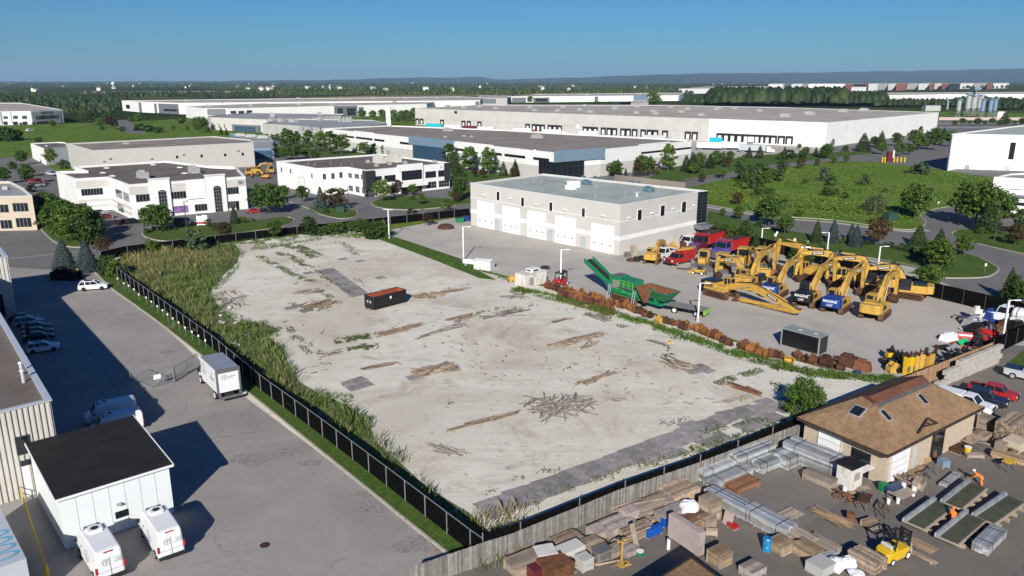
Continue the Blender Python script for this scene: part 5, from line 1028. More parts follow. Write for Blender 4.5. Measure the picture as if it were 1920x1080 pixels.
pm('house_blue',(0.012,0.045,0.21),.4,var=.1);pm('lettering_white',(0.8,0.8,0.8),.5,var=.01);pm('lettering_green',(0.25,0.36,0.33),.6,var=.02);pm('lettering_teal',(0.12,0.36,0.52),.6,var=.1)
pm('hydraulic_black',(0.012,0.012,0.013),.4);pm('chrome',(0.6,0.6,0.62),.2,.9)
def wheel(root,x,y,r,wd,rim='rim_silver',name='wheel'):
 mb=MB();s=1 if y>0 else-1;mb.lathe([(r*.6,-wd/2),(r*.94,-wd/2),(r,-wd*.32),(r,wd*.32),(r*.94,wd/2),(r*.6,wd/2)],n=16,M=Matrix.Translation((x,y,r))@Matrix.Rotation(math.pi/2,4,'X'))
 w_=mb.build(name,'tyre',root);mb=MB();mb.lathe([(r*.64,-wd/2-.004),(r*.6,-wd*.3),(r*.16,-wd*.3),(r*.1,wd*.1)]if s>0 else[(r*.1,-wd*.1),(r*.16,wd*.3),(r*.6,wd*.3),(r*.64,wd/2+.004)],n=12,M=Matrix.Translation((x,y,r))@Matrix.Rotation(math.pi/2,4,'X'))
 q=mb.build('rim',rim,w_);return w_
def body_side(root,prof,W,mat,name='body',bev=.07,crown=.93,zc=None):
 """car body: side profile extruded across, narrowed above zc"""
 zc=zc if zc is not None else max(p[1]for p in prof)*.75;n=len(prof);vs=[]
 for s in(-1,1):
  for x,z in prof:k=crown if z>zc else 1;xm=max(p[0]for p in prof);k2=1-.07*(abs(x)/xm)**4;vs.append((x,s*W/2*k*k2,z))
 a=sum(prof[i][0]*prof[(i+1)%n][1]-prof[(i+1)%n][0]*prof[i][1]for i in range(n));ccw=a>0
 f0=tuple(range(n));f1=tuple(range(2*n-1,n-1,-1));fs=[f0 if ccw else f0[::-1],f1 if ccw else f1[::-1]]
 for i in range(n):
  j=(i+1)%n;q=(i,n+i,n+j,j);fs.append(q if ccw else q[::-1])
 mb=MB();mb.add(vs,fs);return mb.build(name,mat,root,bevel=bev)
def cabin(root,xb0,xb1,xt0,xt1,zb,zt,Wb,Wt,glass='glass_dark',roofmat='paint_white',roof='roof',pil=()):
 r=[]
 mb=MB();mb.add([(xb0,-Wb/2,zb),(xb1,-Wb/2,zb),(xb1,Wb/2,zb),(xb0,Wb/2,zb),(xt0,-Wt/2,zt),(xt1,-Wt/2,zt),(xt1,Wt/2,zt),(xt0,Wt/2,zt)],[(0,3,2,1),(4,5,6,7),(0,1,5,4),(1,2,6,5),(2,3,7,6),(3,0,4,7)]);mb.build('window',glass,root)
 mb=MB();mb.box(xt0-.03,xt1+.03,-Wt/2-.03,Wt/2+.03,zt-.03,zt+.06);mb.build(roof,roofmat,root,bevel=.03)
 mb=MB()
 for s in(-1,1):
  mb.beam((xb0,s*(Wb/2),zb),(xt0,s*(Wt/2+.01),zt),.09,.09);mb.beam((xb1,s*Wb/2,zb),(xt1,s*(Wt/2+.01),zt),.08,.08)
  for u in pil:mb.beam((xb0+(xb1-xb0)*u,s*(Wb/2+.005),zb),(xt0+(xt1-xt0)*u,s*(Wt/2+.01),zt),.1,.05)
 mb.build('pillar',roofmat,root)
def lamps(root,xf,xr,W,zf,zr,h=.16):
 for s in(-1,1):
  mb=MB();mb.box(xf-.06,xf+.02,*sorted((s*W*.30,s*W*.46)),zf,zf+h);mb.build('headlight','lamp_lens',root,bevel=.02)
  mb=MB();mb.box(xr-.02,xr+.05,*sorted((s*W*.36,s*W*.47)),zr,zr+h*1.3);mb.build('taillight','lamp_red',root)
def plates(root,L,W,z=.35):
 mb=MB();mb.box(L/2-.1,L/2+.03,-W*.44,W*.44,z-.12,z+.12);mb.build('front_bumper','plastic_black',root,bevel=.03)
 mb=MB();mb.box(-L/2-.03,-L/2+.1,-W*.44,W*.44,z-.1,z+.14);mb.build('rear_bumper','plastic_black',root,bevel=.03)
def car(kind,col,name,label,cat='car',group=None):
 root=thing(name,label,cat,group=group)
 if kind=='suv':
  L,W=4.7,1.86;body_side(root,[(-2.3,.35),(-2.32,.95),(-2.2,1.08),(1.0,1.08),(1.9,.98),(2.25,.85),(2.33,.4),(1.9,.28),(-1.9,.28)],W,col);cabin(root,-2.2,1.1,-1.85,.35,1.05,1.6,1.7,1.3,roofmat=col,pil=(.32,.62));lamps(root,2.3,-2.3,W,.72,.85);plates(root,L,W);wr,wx=.36,1.42
  mb=MB();mb.box(-1.3,-.1,-.5,.5,1.66,1.68);mb.build('sunroof','glass_dark',root)
 elif kind=='sedan':
  L,W=4.6,1.8;body_side(root,[(-2.25,.35),(-2.28,.85),(-2.1,.97),(-1.5,.98),(.9,.92),(2.0,.78),(2.28,.6),(2.28,.35),(1.9,.25),(-1.9,.25)],W,col);cabin(root,-1.75,1.15,-1.0,.3,.93,1.4,1.6,1.2,roofmat=col,pil=(.5,));lamps(root,2.25,-2.25,W,.58,.72);plates(root,L,W);wr,wx=.33,1.38
 elif kind in('pickup','crew'):
  L,W=5.8,2.0;body_side(root,[(-2.85,.5),(-2.88,1.12),(.0,1.15),(1.45,1.15),(2.5,1.08),(2.85,.98),(2.9,.5),(2.4,.38),(-2.4,.38)],W,col,crown=.97)
  x0=-.95 if kind=='crew' else-.1;cabin(root,x0,1.55,x0+.15,.95,1.12,1.78,1.85,1.5,roofmat=col,pil=(.52,)if kind=='crew' else())
  mb=MB();mb.box(-2.75,x0-.15,-.86,.86,1.12,1.165);mb.build('cargo_bed','plastic_black',root)
  mb=MB();ring(mb,[(-2.88,-.98),(x0-.05,-.98),(x0-.05,.98),(-2.88,.98)],[(-2.76,-.86),(x0-.16,-.86),(x0-.16,.86),(-2.76,.86)],1.1,1.24);mb.build('bed_rail',col,root);lamps(root,2.88,-2.86,W,.82,.85,.2);plates(root,L,W,.5);mb=MB();mb.box(2.84,2.92,-.55,.55,.72,1.02);mb.build('grille','plastic_black',root);wr,wx=.4,1.85
 elif kind=='van':
  L,W=5.9,2.0;body_side(root,[(-2.92,.45),(-2.95,2.1),(-2.8,2.45),(-2.5,2.52),(1.1,2.5),(1.5,2.38),(2.15,1.45),(2.85,1.15),(2.97,.8),(2.95,.4),(2.4,.32),(-2.4,.32)],W,col,crown=.88,zc=1.6,bev=.12)
  mb=MB();mb.add([(1.58,-.80,2.3),(1.58,.80,2.3),(2.2,.92,1.47),(2.2,-.92,1.47)],[(0,3,2,1)]);mb.build('windscreen','glass_dark',root)
  for s in(-1,1):
   mb=MB();mb.add([(.7,s*.985,1.4),(1.85,s*.97,1.4),(1.35,s*.90,2.05),(.7,s*.905,2.05)],[(0,1,2,3)if s<0 else(3,2,1,0)]);mb.build('side_window','glass_dark',root)
   mb=MB();mb.box(1.75,1.9,*sorted((s*1.0,s*1.2)),1.35,1.65);mb.build('wing_mirror','plastic_black',root);mb=MB();mb.box(-2.97,-2.9,*sorted((s*.84,s*.98)),.95,1.45);mb.build('taillight','lamp_red',root)
   mb=MB();mb.box(2.78,2.96,*sorted((s*.62,s*.93)),.82,1.02);mb.build('headlight','lamp_lens',root)
  mb=MB();mb.box(-3.08,-2.9,-.95,.95,.36,.6);mb.build('rear_bumper','plastic_black',root,bevel=.03);mb=MB();mb.box(2.88,3.02,-.93,.93,.36,.62);mb.build('front_bumper','plastic_black',root,bevel=.04)
  mb=MB();mb.box(.15,.95,-.5,.5,2.5,2.68);mb.box(.0,.15,-.42,.42,2.5,2.6);mb.box(.95,1.25,-.3,.3,2.48,2.6);u=mb.build('roof_cooler','cap_white',root,bevel=.03);mb=MB();mb.tube((.55,0,2.68),(.55,0,2.70),.27,n=14);mb.build('fan_grille','plastic_black',u)
  mb=MB();mb.box(1.3,1.42,-.55,.55,2.44,2.56);mb.build('wind_deflector','glass_blue',root)
  mb=MB();mb.box(-2.86,-2.80,-.3,.3,2.36,2.44);mb.build('brake_light','lamp_red',root)
  mb=MB();mb.box(-2.965,-2.945,-.012,.012,.6,2.05);mb.box(-2.965,-2.945,-.8,.8,1.0,1.02);mb.build('door_seam','frame_grey',root)
  k=MB()
  for q in range(7):x=-2.5+q*.42;k.box(x,x+.02,-.8,.8,2.515,2.53)
  k.build('roof_rib','cap_metal',root)
  Mr=Matrix(((0,0,-1),(-1,0,0),(0,1,0))).to_4x4()
  emblem(root,Matrix.Translation((-2.965,.25,1.7))@Mr,.26)
  mb=MB()
  for q,wq in enumerate((.42,.36,.5)):mb.box(-2.968,-2.95,-.75+(0),-.75+wq,1.78-q*.13,1.83-q*.13)
  mb.build('lettering','lettering_green',root)
  for s in(-1,1):emblem(root,Matrix.Translation((-.6,s*1.005,1.35))@Matrix.Rotation(math.pi/2*(1 if s<0 else 1),4,'X')@(Matrix.Identity(4)if s<0 else Matrix.Rotation(math.pi,4,'X')),.45)
  wr,wx=.36,1.85
 for x in(-wx,wx):
  for y in(-1,1):wheel(root,x,y*(W/2-.10),wr,.24,'rim_black' if kind=='suv' else 'rim_silver')
 mb=MB()
 for s in(-1,1):mb.box(.9,1.05,*sorted((s*W*.47,s*W*.56)),1.0,1.14)if kind!='van' else None
 if kind!='van':mb.build('wing_mirror',col,root)
 return root
def emblem(root,M,r):
 """leafy round company mark: ring with a stem and two leaf halves"""
 k=MB();n=20
 vs=[(rr*math.cos(2*math.pi*i/n),rr*math.sin(2*math.pi*i/n),0.006)for rr in(r,r*.86)for i in range(n)];k.add(vs,[(i,(i+1)%n,n+(i+1)%n,n+i)for i in range(n)if i not in(14,15)],0,M)
 k.box(-r*.05,r*.05,-r*1.05,r*.7,0,.008,0,M)
 for s in(-1,1):
  for z in(-.1,.3):k.add([(0,r*z,.007),(s*r*.55,r*(z+.35),.007),(s*r*.62,r*(z+.2),.007)],[(0,1,2)if s<0 else(0,2,1)],0,M)
 return k.build('emblem','lettering_green',root)
def put(root,rear,front,L=None,mid=None,s=None):
 """set a vehicle down with its rear and front ends over two ground pixels"""
 a,b=P(*rear),P(*front);c=(a+b)/2;d=b-a;root.location=(c.x,c.y,0.03);root.rotation_euler=(0,0,math.atan2(d.y,d.x))
 if L:root.scale=(d.length/L*(s or 1),)*3 if s else(max(.85,min(1.25,d.length/L)),)*3
 return root
put(car('suv','paint_white','parked_car','white estate car with black wheels parked alone in sun by the left kerb'),(148,545),(204,541),4.7)
v1=car('van','paint_white','delivery_van','white refrigerated van nearest the bottom edge, second from the right beside the shed','van','white refrigerated vans');put(v1,(212,1092),(170,1024),5.9)
def vcopy(l,a,b):v=dup(v1,(0,0,0),0,1,l);put(v,a,b,5.9);return v
vcopy('white refrigerated van with red tail light, right one below the shed',(325,1052),(284,988))
vcopy('white van in shadow behind the black roofed shed, farther one',(258,778),(160,796));vcopy('white van half in sun just behind the black roofed shed',(268,800),(170,822))
for i,(kd,c,a,b,l)in enumerate((('suv','paint_white',(58,662),(106,655),'white car in warehouse shadow, nearest of the parked row'),('sedan','paint_navy',(50,640),(96,634),'dark blue car in warehouse shadow, second of the parked row'),('sedan','paint_maroon',(48,632),(94,625),'maroon car in warehouse shadow, third of the parked row'),('sedan','paint_grey',(46,622),(92,615),'dark grey car in warehouse shadow, fourth of the parked row'),('suv','paint_silver',(32,613),(78,607),'silver car in warehouse shadow, fifth of the parked row'),('sedan','paint_black',(26,604),(64,600),'black car in warehouse shadow, farthest of the parked row'))):
 put(car(kd,c,'parked_car',l,group='cars parked in the warehouse shadow'),a,b,4.7)
for kd,c,a,b,l in(('sedan','paint_silver',(172,404),(203,400),'pale blue car beside the white office with arched bays'),('sedan','paint_maroon',(186,410),(218,408),'dark red car beside the white office with arched bays'),('suv','paint_black',(219,423),(236,418),'black car parked on the entrance drive of office 80, left one'),('suv','paint_black',(240,420),(260,418),'black car parked on the entrance drive of office 80, right one'),('suv','paint_navy',(330,421),(362,424),'dark car under the tree in front of office 80'),('sedan','paint_red',(466,400),(486,398),'bright red car beside the broad maple right of office 80'),('suv','paint_grey',(52,352),(85,350),'grey car in the yard behind the beige office'),('pickup','paint_red',(60,345),(78,348),'red pickup in the yard behind the beige office'),('sedan','paint_maroon',(840,405),(868,402),'dark red car on the street left of the bay garage'),('sedan','paint_black',(1344,333),(1353,334),'tiny black car on the far road beyond the garage'),('sedan','paint_silver',(90,328),(106,330),'silver car beside the left end of the ribbed warehouse'),('suv','paint_white',(50,247),(64,246),'white car on the grass edge before the far left office')):
 put(car(kd,c,'parked_car',l),a,b,4.7)
for kd,c,a,b,l in(('crew','paint_red',(1815,733),(1908,755),'bright red crew cab pickup parked beside the block wall'),('crew','paint_navy',(1780,745),(1888,768),'dark blue crew cab pickup between red and white pickups'),('pickup','paint_white',(1752,752),(1862,782),'white pickup with a long canopy nearest the workshop'),('crew','paint_silver',(1882,703),(1990,727),'silver pickup with black bed cover at right edge')):
 o=put(car(kd,c,'pickup_truck',l,'pickup truck','pickups by the block wall'),a,b,5.8)
 if 'canopy' in l:mb=MB();mb.box(-2.85,-.1,-.92,.92,1.2,1.82);mb.build('bed_canopy','paint_white',o,bevel=.12)
 if 'cover' in l:mb=MB();mb.box(-2.85,-1.1,-.95,.95,1.22,1.3);mb.build('bed_cover','paint_navy',o)
put(car('pickup','paint_white','pickup_truck','white pickup with plain hood facing the viewer beside the garage wall','pickup truck','trucks by the garage'),(1262,478),(1228,490),5.8)
put(car('crew','paint_white','pickup_truck','large white pickup behind, next to the red dump trucks','pickup truck','trucks by the garage'),(1305,456),(1278,466),5.8)
def boxtruck():
 root=thing('box_truck','white box truck with grey roof and green leaf mark parked by the left fence','truck');mb=MB();mb.box(-3.4,2.0,-1.22,1.22,1.05,3.55);mb.build('cargo_box','paint_white',root,bevel=.03)
 mb=MB();mb.box(-3.36,1.96,-1.18,1.18,3.55,3.6);mb.build('box_roof','roofblue',root)
 mb=MB();mb.box(-3.47,-3.38,-1.25,1.25,3.2,3.62);mb.box(-3.47,-3.38,-1.25,-1.05,1.0,3.2);mb.box(-3.47,-3.38,1.05,1.25,1.0,3.2);mb.build('rear_frame','steel_grey',root)
 mb=MB();mb.box(-3.44,-3.39,-1.05,1.05,1.1,3.2);d=mb.build('rear_door','paint_white',root);mb=MB()
 for k in range(5):mb.box(-3.452,-3.43,-1.04,1.04,1.45+k*.35,1.465+k*.35)
 q=mb.build('door_seam','cap_metal',d);Mr=Matrix(((0,0,-1),(-1,0,0),(0,1,0))).to_4x4();emblem(root,Matrix.Translation((-3.46,.4,2.7))@Mr,.3)
 mb=MB();mb.box(-3.46,-3.445,-.7,-.0,2.68,2.76);mb.box(-3.46,-3.445,-.5,-.0,2.55,2.6);mb.build('lettering','lettering_green',root)
 emblem(root,Matrix.Translation((.9,1.225,2.6))@Matrix.Rotation(-math.pi/2,4,'X')@Matrix.Rotation(0,4,'Z'),.65)
 mb=MB();mb.box(-2.6,-1.2,1.222,1.235,2.15,2.45);mb.box(-1.9,-1.6,1.222,1.235,2.6,2.85);mb.build('lettering','lettering_green',root)
 mb=MB();mb.box(-3.4,3.9,-.45,.45,.65,.95);mb.build('chassis','plastic_black',root)
 body_side(root,[(2.1,.55),(2.1,1.95),(2.75,1.95),(3.0,1.62),(4.0,1.42),(4.25,.95),(4.25,.5)],2.0,'paint_white','cab');cabin(root,2.12,3.1,2.15,2.8,1.6,2.3,1.9,1.7)
 mb=MB();mb.box(2.02,2.9,-1.15,1.15,3.1,3.3);mb.box(2.0,2.1,-1.1,1.1,2.6,3.1);mb.build('roof_fairing','cap_white',root,bevel=.05)
 for s in(-1,1):mb=MB();mb.box(3.1,3.2,*sorted((s*1.05,s*1.35)),1.5,2.0);mb.build('wing_mirror','plastic_black',root)
 mb=MB();mb.box(-3.9,-3.45,-1.15,1.15,.5,.66);mb.box(-3.7,-3.5,-1.15,-.95,.5,1.05);mb.box(-3.7,-3.5,.95,1.15,.5,1.05);mb.build('tail_lift','steel_grey',root)
 for s in(-1,1):wheel(root,3.35,s*.95,.48,.28,'rim_white');wheel(root,-2.1,s*.95,.48,.5,'rim_white')
 return root
pm('roofblue',(0.22,0.25,0.30),.6,var=.12,scale=.6)
bt=boxtruck();a,b=P(438,757),P(390,710);d=(b-a).normalized();bt.location=(a+b)/2;bt.rotation_euler=(0,0,math.atan2(d.y,d.x));bt.scale=(1.08,)*3
def bin_():
 root=thing('roll_off_bin','black roll-off bin with rusty red inside standing on the gravel','waste bin');L,W,h=6.6,2.4,2.1;mb=MB();ring(mb,[(-L/2,-W/2),(L/2,-W/2),(L/2,W/2),(-L/2,W/2)],[(-L/2+.1,-W/2+.1),(L/2-.1,-W/2+.1),(L/2-.1,W/2-.1),(-L/2+.1,W/2-.1)],.2,h);mb.box(-L/2,L/2,-W/2,W/2,.18,.3)
 for k in range(14):x=-L/2+.3+k*(L-.6)/13;mb.box(x-.05,x+.05,-W/2-.08,-W/2,.25,h-.05);mb.box(x-.05,x+.05,W/2,W/2+.08,.25,h-.05)
 mb.build('shell','paint_black',root);mb=MB();ring(mb,[(-L/2-.06,-W/2-.1),(L/2+.06,-W/2-.1),(L/2+.06,W/2+.1),(-L/2-.06,W/2+.1)],[(-L/2+.12,-W/2+.12),(L/2-.12,-W/2+.12),(L/2-.12,W/2-.12),(-L/2+.12,W/2-.12)],h,h+.08);mb.build('rim','paint_black',root)
 mb=MB();mb.box(-L/2+.11,L/2-.11,-W/2+.11,W/2-.11,.3,h-.45);mb.build('rusty_load','bin_red',root);mb=MB();ring(mb,[(-L/2+.10,-W/2+.10),(L/2-.10,-W/2+.10),(L/2-.10,W/2-.10),(-L/2+.10,W/2-.10)],[(-L/2+.13,-W/2+.13),(L/2-.13,-W/2+.13),(L/2-.13,W/2-.13),(-L/2+.13,W/2-.13)],.3,h+.01);mb.build('lining','bin_red',root)
 mb=MB();mb.box(-L/2-.3,L/2+.3,-.6,-.45,.0,.2);mb.box(-L/2-.3,L/2+.3,.45,.6,0,.2);mb.build('skid_rail','steel_grey',root);mb=MB();mb.box(-.15,.2,-W/2-.1,-W/2-.085,1.35,1.75);mb.build('sticker','cap_white',root)
 mb=MB();mb.box(-L/2-.02,-L/2-.005,.2,.5,1.1,1.45);mb.box(-L/2-.02,-L/2-.005,-.5,-.2,1.1,1.45);mb.build('sticker','cap_metal',root);return root
pm('bin_red',(0.33,0.075,0.03),.8,var=.25,dirt=(.15,.05,.03),dirtamt=.6)
o=put(bin_(),(690,581),(756,564));o.scale=(1.0,1.0,1.0)
pm('container_white',(0.62,0.60,0.56),.6,var=.08,dirt=(.3,.16,.08),dirtamt=.6)
def container(name,label,L,W,h,mat,roofm,rear,front,corr=True):
 root=thing(name,label,'container');mb=MB();mb.box(-L/2,L/2,-W/2,W/2,.12,h)
 k=-L/2+.2
 while corr and k<L/2-.2:mb.box(k,k+.12,-W/2-.05,-W/2,.2,h-.12);mb.box(k,k+.12,W/2,W/2+.05,.2,h-.12);k+=.28
 k=-W/2+.2
 while corr and k<W/2-.2:mb.box(-L/2-.05,-L/2,k,k+.12,.2,h-.12);k+=.28
 mb.build('shell',mat,root);mb=MB()
 for x in(-L/2,L/2):
  for y in(-W/2,W/2):mb.box(x-.08,x+.08,y-.08,y+.08,0.02,h+.03)
 for y in(-W/2,W/2):mb.beam((-L/2,y,h),(L/2,y,h),.12,.12);mb.beam((-L/2,y,.12),(L/2,y,.12),.12,.16)
 for x in(-L/2,L/2):mb.beam((x,-W/2,h),(x,W/2,h),.12,.12)
 mb.build('corner_frame',mat if roofm!='cargo_grey' else roofm,root);mb=MB();mb.box(-L/2+.06,L/2-.06,-W/2+.06,W/2-.06,h,h+.03);mb.build('container_roof',roofm,root);put(root,rear,front);return root
pm('cargo_grey',(0.25,0.28,0.28),.6,var=.1)
c1=container('storage_container','white ribbed storage container with rust marks beside the bucket row',5.2,2.4,2.35,'container_white','container_white',(972,540),(1018,528))
mb=MB();mb.box(-1.6,-.6,-1.29,-1.24,.3,1.7);mb.box(-1.5,-.7,-1.31,-1.28,.9,1.5);mb.build('electric_cabinet','cargo_grey',c1)
cap=thing('canopy_shell','white pickup cap with dark windows resting on the storage container','truck cap',c1 .location+Vector((.4,.3,2.4)),c1 .rotation_euler[2]);mb=MB();mb.side([(-1.2,0),(-1.1,.6),(.8,.62),(1.25,0)],-.75,.75);mb.build('shell','paint_white',cap,bevel=.08);mb=MB();mb.box(-.7,.6,-.765,-.74,.15,.45);mb.build('side_window','glass_dark',cap);mb=MB();mb.box(-1.17,-1.1,-.5,.5,.15,.45);mb.build('rear_window','glass_dark',cap)
c2=container('cargo_container','black container with grey roof standing at the bottom of the equipment yard',5.4,2.3,2.5,'paint_black','cargo_grey',(1476,646),(1538,663))
mb=MB();mb.box(-.9,-.4,-.3,.1,2.53,2.545);mb.box(1.3,1.8,-.2,.2,2.53,2.545);mb.build('roof_label','cap_white',c2)
def tank():
 root=thing('fuel_tank','white horizontal fuel tank behind the plain white box on the yard edge','tank',P(883,499),-.35);mb=MB();mb.lathe([(.1,-1.7),(.45,-1.62),(.55,-1.4),(.55,1.4),(.45,1.62),(.1,1.7)],n=14,M=Matrix.Translation((0,0,.85))@Matrix.Rotation(math.pi/2,4,'Y'));mb.build('vessel','cap_white',root,smooth=True);mb=MB()
 for x in(-1,1):mb.box(x-.1,x+.1,-.4,.4,0,.5)
 mb.build('cradle','cap_metal',root)
 r2=thing('utility_box','plain white metal box building beside the fuel tank','box',P(908,504),-.35);mb=MB();mb.prism([(-1.7,-1.2),(1.7,-1.2),(1.7,1.2),(-1.7,1.2)],0,1.75);mb.build('body','cap_white',r2,bevel=.03);mb=MB();mb.add([(-1.8,-1.3,1.75),(1.8,-1.3,1.75),(1.8,1.3,1.75),(-1.8,1.3,1.75),(-1.8,0,1.98),(1.8,0,1.98)],[(0,1,5,4),(2,3,4,5),(1,2,5),(3,0,4),(3,2,1,0)]);mb.build('lid','cap_white',r2)
tank()
def dumptruck(label,mat,cabmat,rear,front,hood='paint_bluepurple'):
 root=thing('dump_truck',label,'truck',group='red dump trucks');mb=MB();mb.add([(-4,-1.25,1.3),(1.0,-1.25,1.3),(1.0,1.25,1.3),(-4,1.25,1.3),(-4.4,-1.3,2.9),(1.0,-1.3,3.0),(1.0,1.3,3.0),(-4.4,1.3,2.9)],[(0,3,2,1),(0,1,5,4),(1,2,6,5),(2,3,7,6),(3,0,4,7),(4,5,6,7)])
 for k in range(9):mb.box(-3.8+k*.58,-3.7+k*.58,-1.38,-1.26,1.4,2.85);mb.box(-3.8+k*.58,-3.7+k*.58,1.26,1.38,1.4,2.85)
 mb.build('dump_body',mat,root);mb=MB();mb.box(-4.1,.85,-1.15,1.15,2.86,3.03);mb.build('tarp','rust_dark',root);mb=MB();mb.box(.9,2.4,-1.25,1.25,2.95,3.12);mb.build('cab_guard',mat,root)
 mb=MB();mb.box(-4.2,4.4,-.5,.5,.7,1.2);mb.build('chassis','plastic_black',root);body_side(root,[(1.3,.8),(1.3,2.0),(2.7,2.0),(2.9,1.85),(4.6,1.6),(4.8,.7)],2.1,cabmat,'cab');cabin(root,1.35,2.9,1.4,2.6,1.95,2.8,2.0,1.9,roofmat=cabmat)
 mb=MB();mb.box(2.95,4.5,-.85,.85,1.62,1.78);mb.build('hood',hood,root,bevel=.06);mb=MB();mb.box(4.78,4.85,-.6,.6,.9,1.55);mb.build('grille','chrome',root);mb=MB();mb.box(4.7,4.95,-1.15,1.15,.5,.8);mb.build('front_bumper','chrome',root);mb=MB()
 for s in(-1,1):mb=MB();mb.tube((1.15,s*1.05,1.2),(1.15,s*1.05,3.4),.08);mb.build('exhaust_stack','chrome',root)
 for x,wd in((3.7,.3),(-1.6,.6),(-3.0,.6)):
  for s in(-1,1):wheel(root,x,s*(1.15 if wd<.5 else 1.0),.52,wd)
 put(root,rear,front);root.scale=(1.22,)*3;return root
dumptruck('red dump truck with blue hood, right one with its long tipper toward the fence','paint_red','paint_bluepurple',(1402,470),(1328,492));dumptruck('red dump truck with blue hood, left one beside the white pickup','paint_red','paint_maroon',(1356,458),(1288,480))
def servicetruck():
 root=car('pickup','paint_red','service_truck','red service truck with tall red box body facing the viewer by the garage','truck','trucks by the garage');mb=MB();mb.box(-2.9,-.2,-1.05,1.05,1.1,2.1);mb.build('service_body','paint_red',root,bevel=.03);mb=MB();mb.beam((-2.6,.4,2.25),(.9,.3,2.3),.35,.3);mb.box(-2.0,-1.2,-.6,.1,2.1,2.35);mb.build('crane_arm','cat_yellow',root);put(root,(1298,488),(1248,500),5.8);return root
servicetruck()
def tanker():
 root=thing('tanker_truck','white tanker truck parked by the right fence of the equipment yard','truck');mb=MB();mb.lathe([(.2,-3.2),(1.0,-3.1),(1.1,-2.8),(1.1,2.8),(1.0,3.1),(.2,3.2)],n=20,M=Matrix.Translation((-1.9,0,2.1))@Matrix.Rotation(math.pi/2,4,'Y')@Matrix.Diagonal((.85,1,1,1)));mb.build('tank','paint_white',root,smooth=True)
 mb=MB()
 for x in(-4.2,-2.6,-1,.5):mb.lathe([(1.12,-.05),(1.12,.05)],n=20,M=Matrix.Translation((x,0,2.1))@Matrix.Rotation(math.pi/2,4,'Y')@Matrix.Diagonal((.85,1,1,1)))
 mb.build('tank_band','plastic_black',root);mb=MB();mb.box(-5,1.2,.8,1.2,1.1,1.6);mb.box(-5,1.2,-1.2,-.8,1.1,1.6);mb.build('side_locker','cap_white',root);mb=MB();mb.box(-5.1,4.4,-.5,.5,.7,1.15);mb.build('chassis','plastic_black',root)
 body_side(root,[(1.6,.75),(1.6,2.0),(3.0,2.0),(3.2,1.85),(4.6,1.65),(5.0,1.2),(5.0,.7)],2.2,'paint_white','cab',bev=.14);cabin(root,1.65,3.2,1.7,2.9,1.95,2.85,2.0,1.8)
 for x,wd in((4.0,.3),(-3.0,.6),(-4.3,.6)):
  for s in(-1,1):wheel(root,x,s*1.0,.52,wd,'rim_white')
 for s in(-1,1):mb=MB();mb.box(4.9,5.02,*sorted((s*.65,s*.95)),1.0,1.25);mb.build('headlight','lamp_lens',root)
 put(root,(1965,627),(1865,605));return root
tanker()
def trailer(label,x,y,ang,mat='paint_white',tractor=None,L=14.5,group='truck trailers at the dock warehouse'):
 root=thing('semi_trailer',label,'trailer',P(x,y),ang,group);mb=MB();mb.box(-L/2,L/2,-1.28,1.28,1.1,4.0);mb.build('trailer_box',mat,root);mb=MB();mb.box(-L/2+.2,L/2,-.5,.5,.8,1.1);mb.build('chassis','plastic_black',root)
 for xx_ in(-L/2+1.2,-L/2+2.5):
  for s in(-1,1):wheel(root,xx_,s*.95,.5,.5)
 if tractor:body_side(root,[(L/2+.6,.6),(L/2+.6,3.3),(L/2+2.2,3.2),(L/2+2.7,2.1),(L/2+4.3,1.8),(L/2+4.5,.6)],2.4,tractor,'tractor_cab');wheel(root,L/2+3.6,1,.5,.3);wheel(root,L/2+3.6,-1,.5,.3)
 return root
a0=math.atan2(*(P(1330,262)-P(1550,275)).yx);AX=math.atan2((P(1330,262)-P(1100,254)).y,(P(1330,262)-P(1100,254)).x)
for l,x,y,an,m_,tr_ in(('long white trailer farthest right behind the ribbon window roof',1104,257.5,AX+.12,'paint_white',None),('white trailer left of centre behind the ribbon window roof',1036,254.5,AX+.1,'paint_white','paint_white'),('plain white trailer farther left behind the ribbon window roof',980,251.5,AX+.1,'paint_white','paint_red'),('dark red trailer behind the ribbon window roof',884,246.5,AX+.1,'paint_maroon',None),('white trailer right beside the dark red trailer',912,248.5,AX+.1,'paint_white',None),('white trailer left beside the dark red trailer',850,244.5,AX+.1,'paint_white',None),('teal trailer farthest left at the dock warehouse',814,242,AX+.1,'paint_teal',None),('bright blue trailer at the corner of the white dock wall',1342,271,AX,'paint_teal',None),('white trailer with red tractor in the lower truck yard',1330,281,AX+.1,'paint_white',None),('white trailer right of centre in the lower truck yard',1374,281,AX+.1,'paint_white','paint_maroon'),('long white trailer in front of the dock doors at right',1424,270,AX+.1,'paint_white',None),('grey tanker trailer at the beige dock wall',1225,266,AX+.3,'paint_silver','paint_grey'),('low white trailer at right end of truck yard',1410,286,AX+.1,'paint_silver','paint_white')):trailer(l,x,y,an,m_,tr_,13 if 'bright blue' not in l else 7)
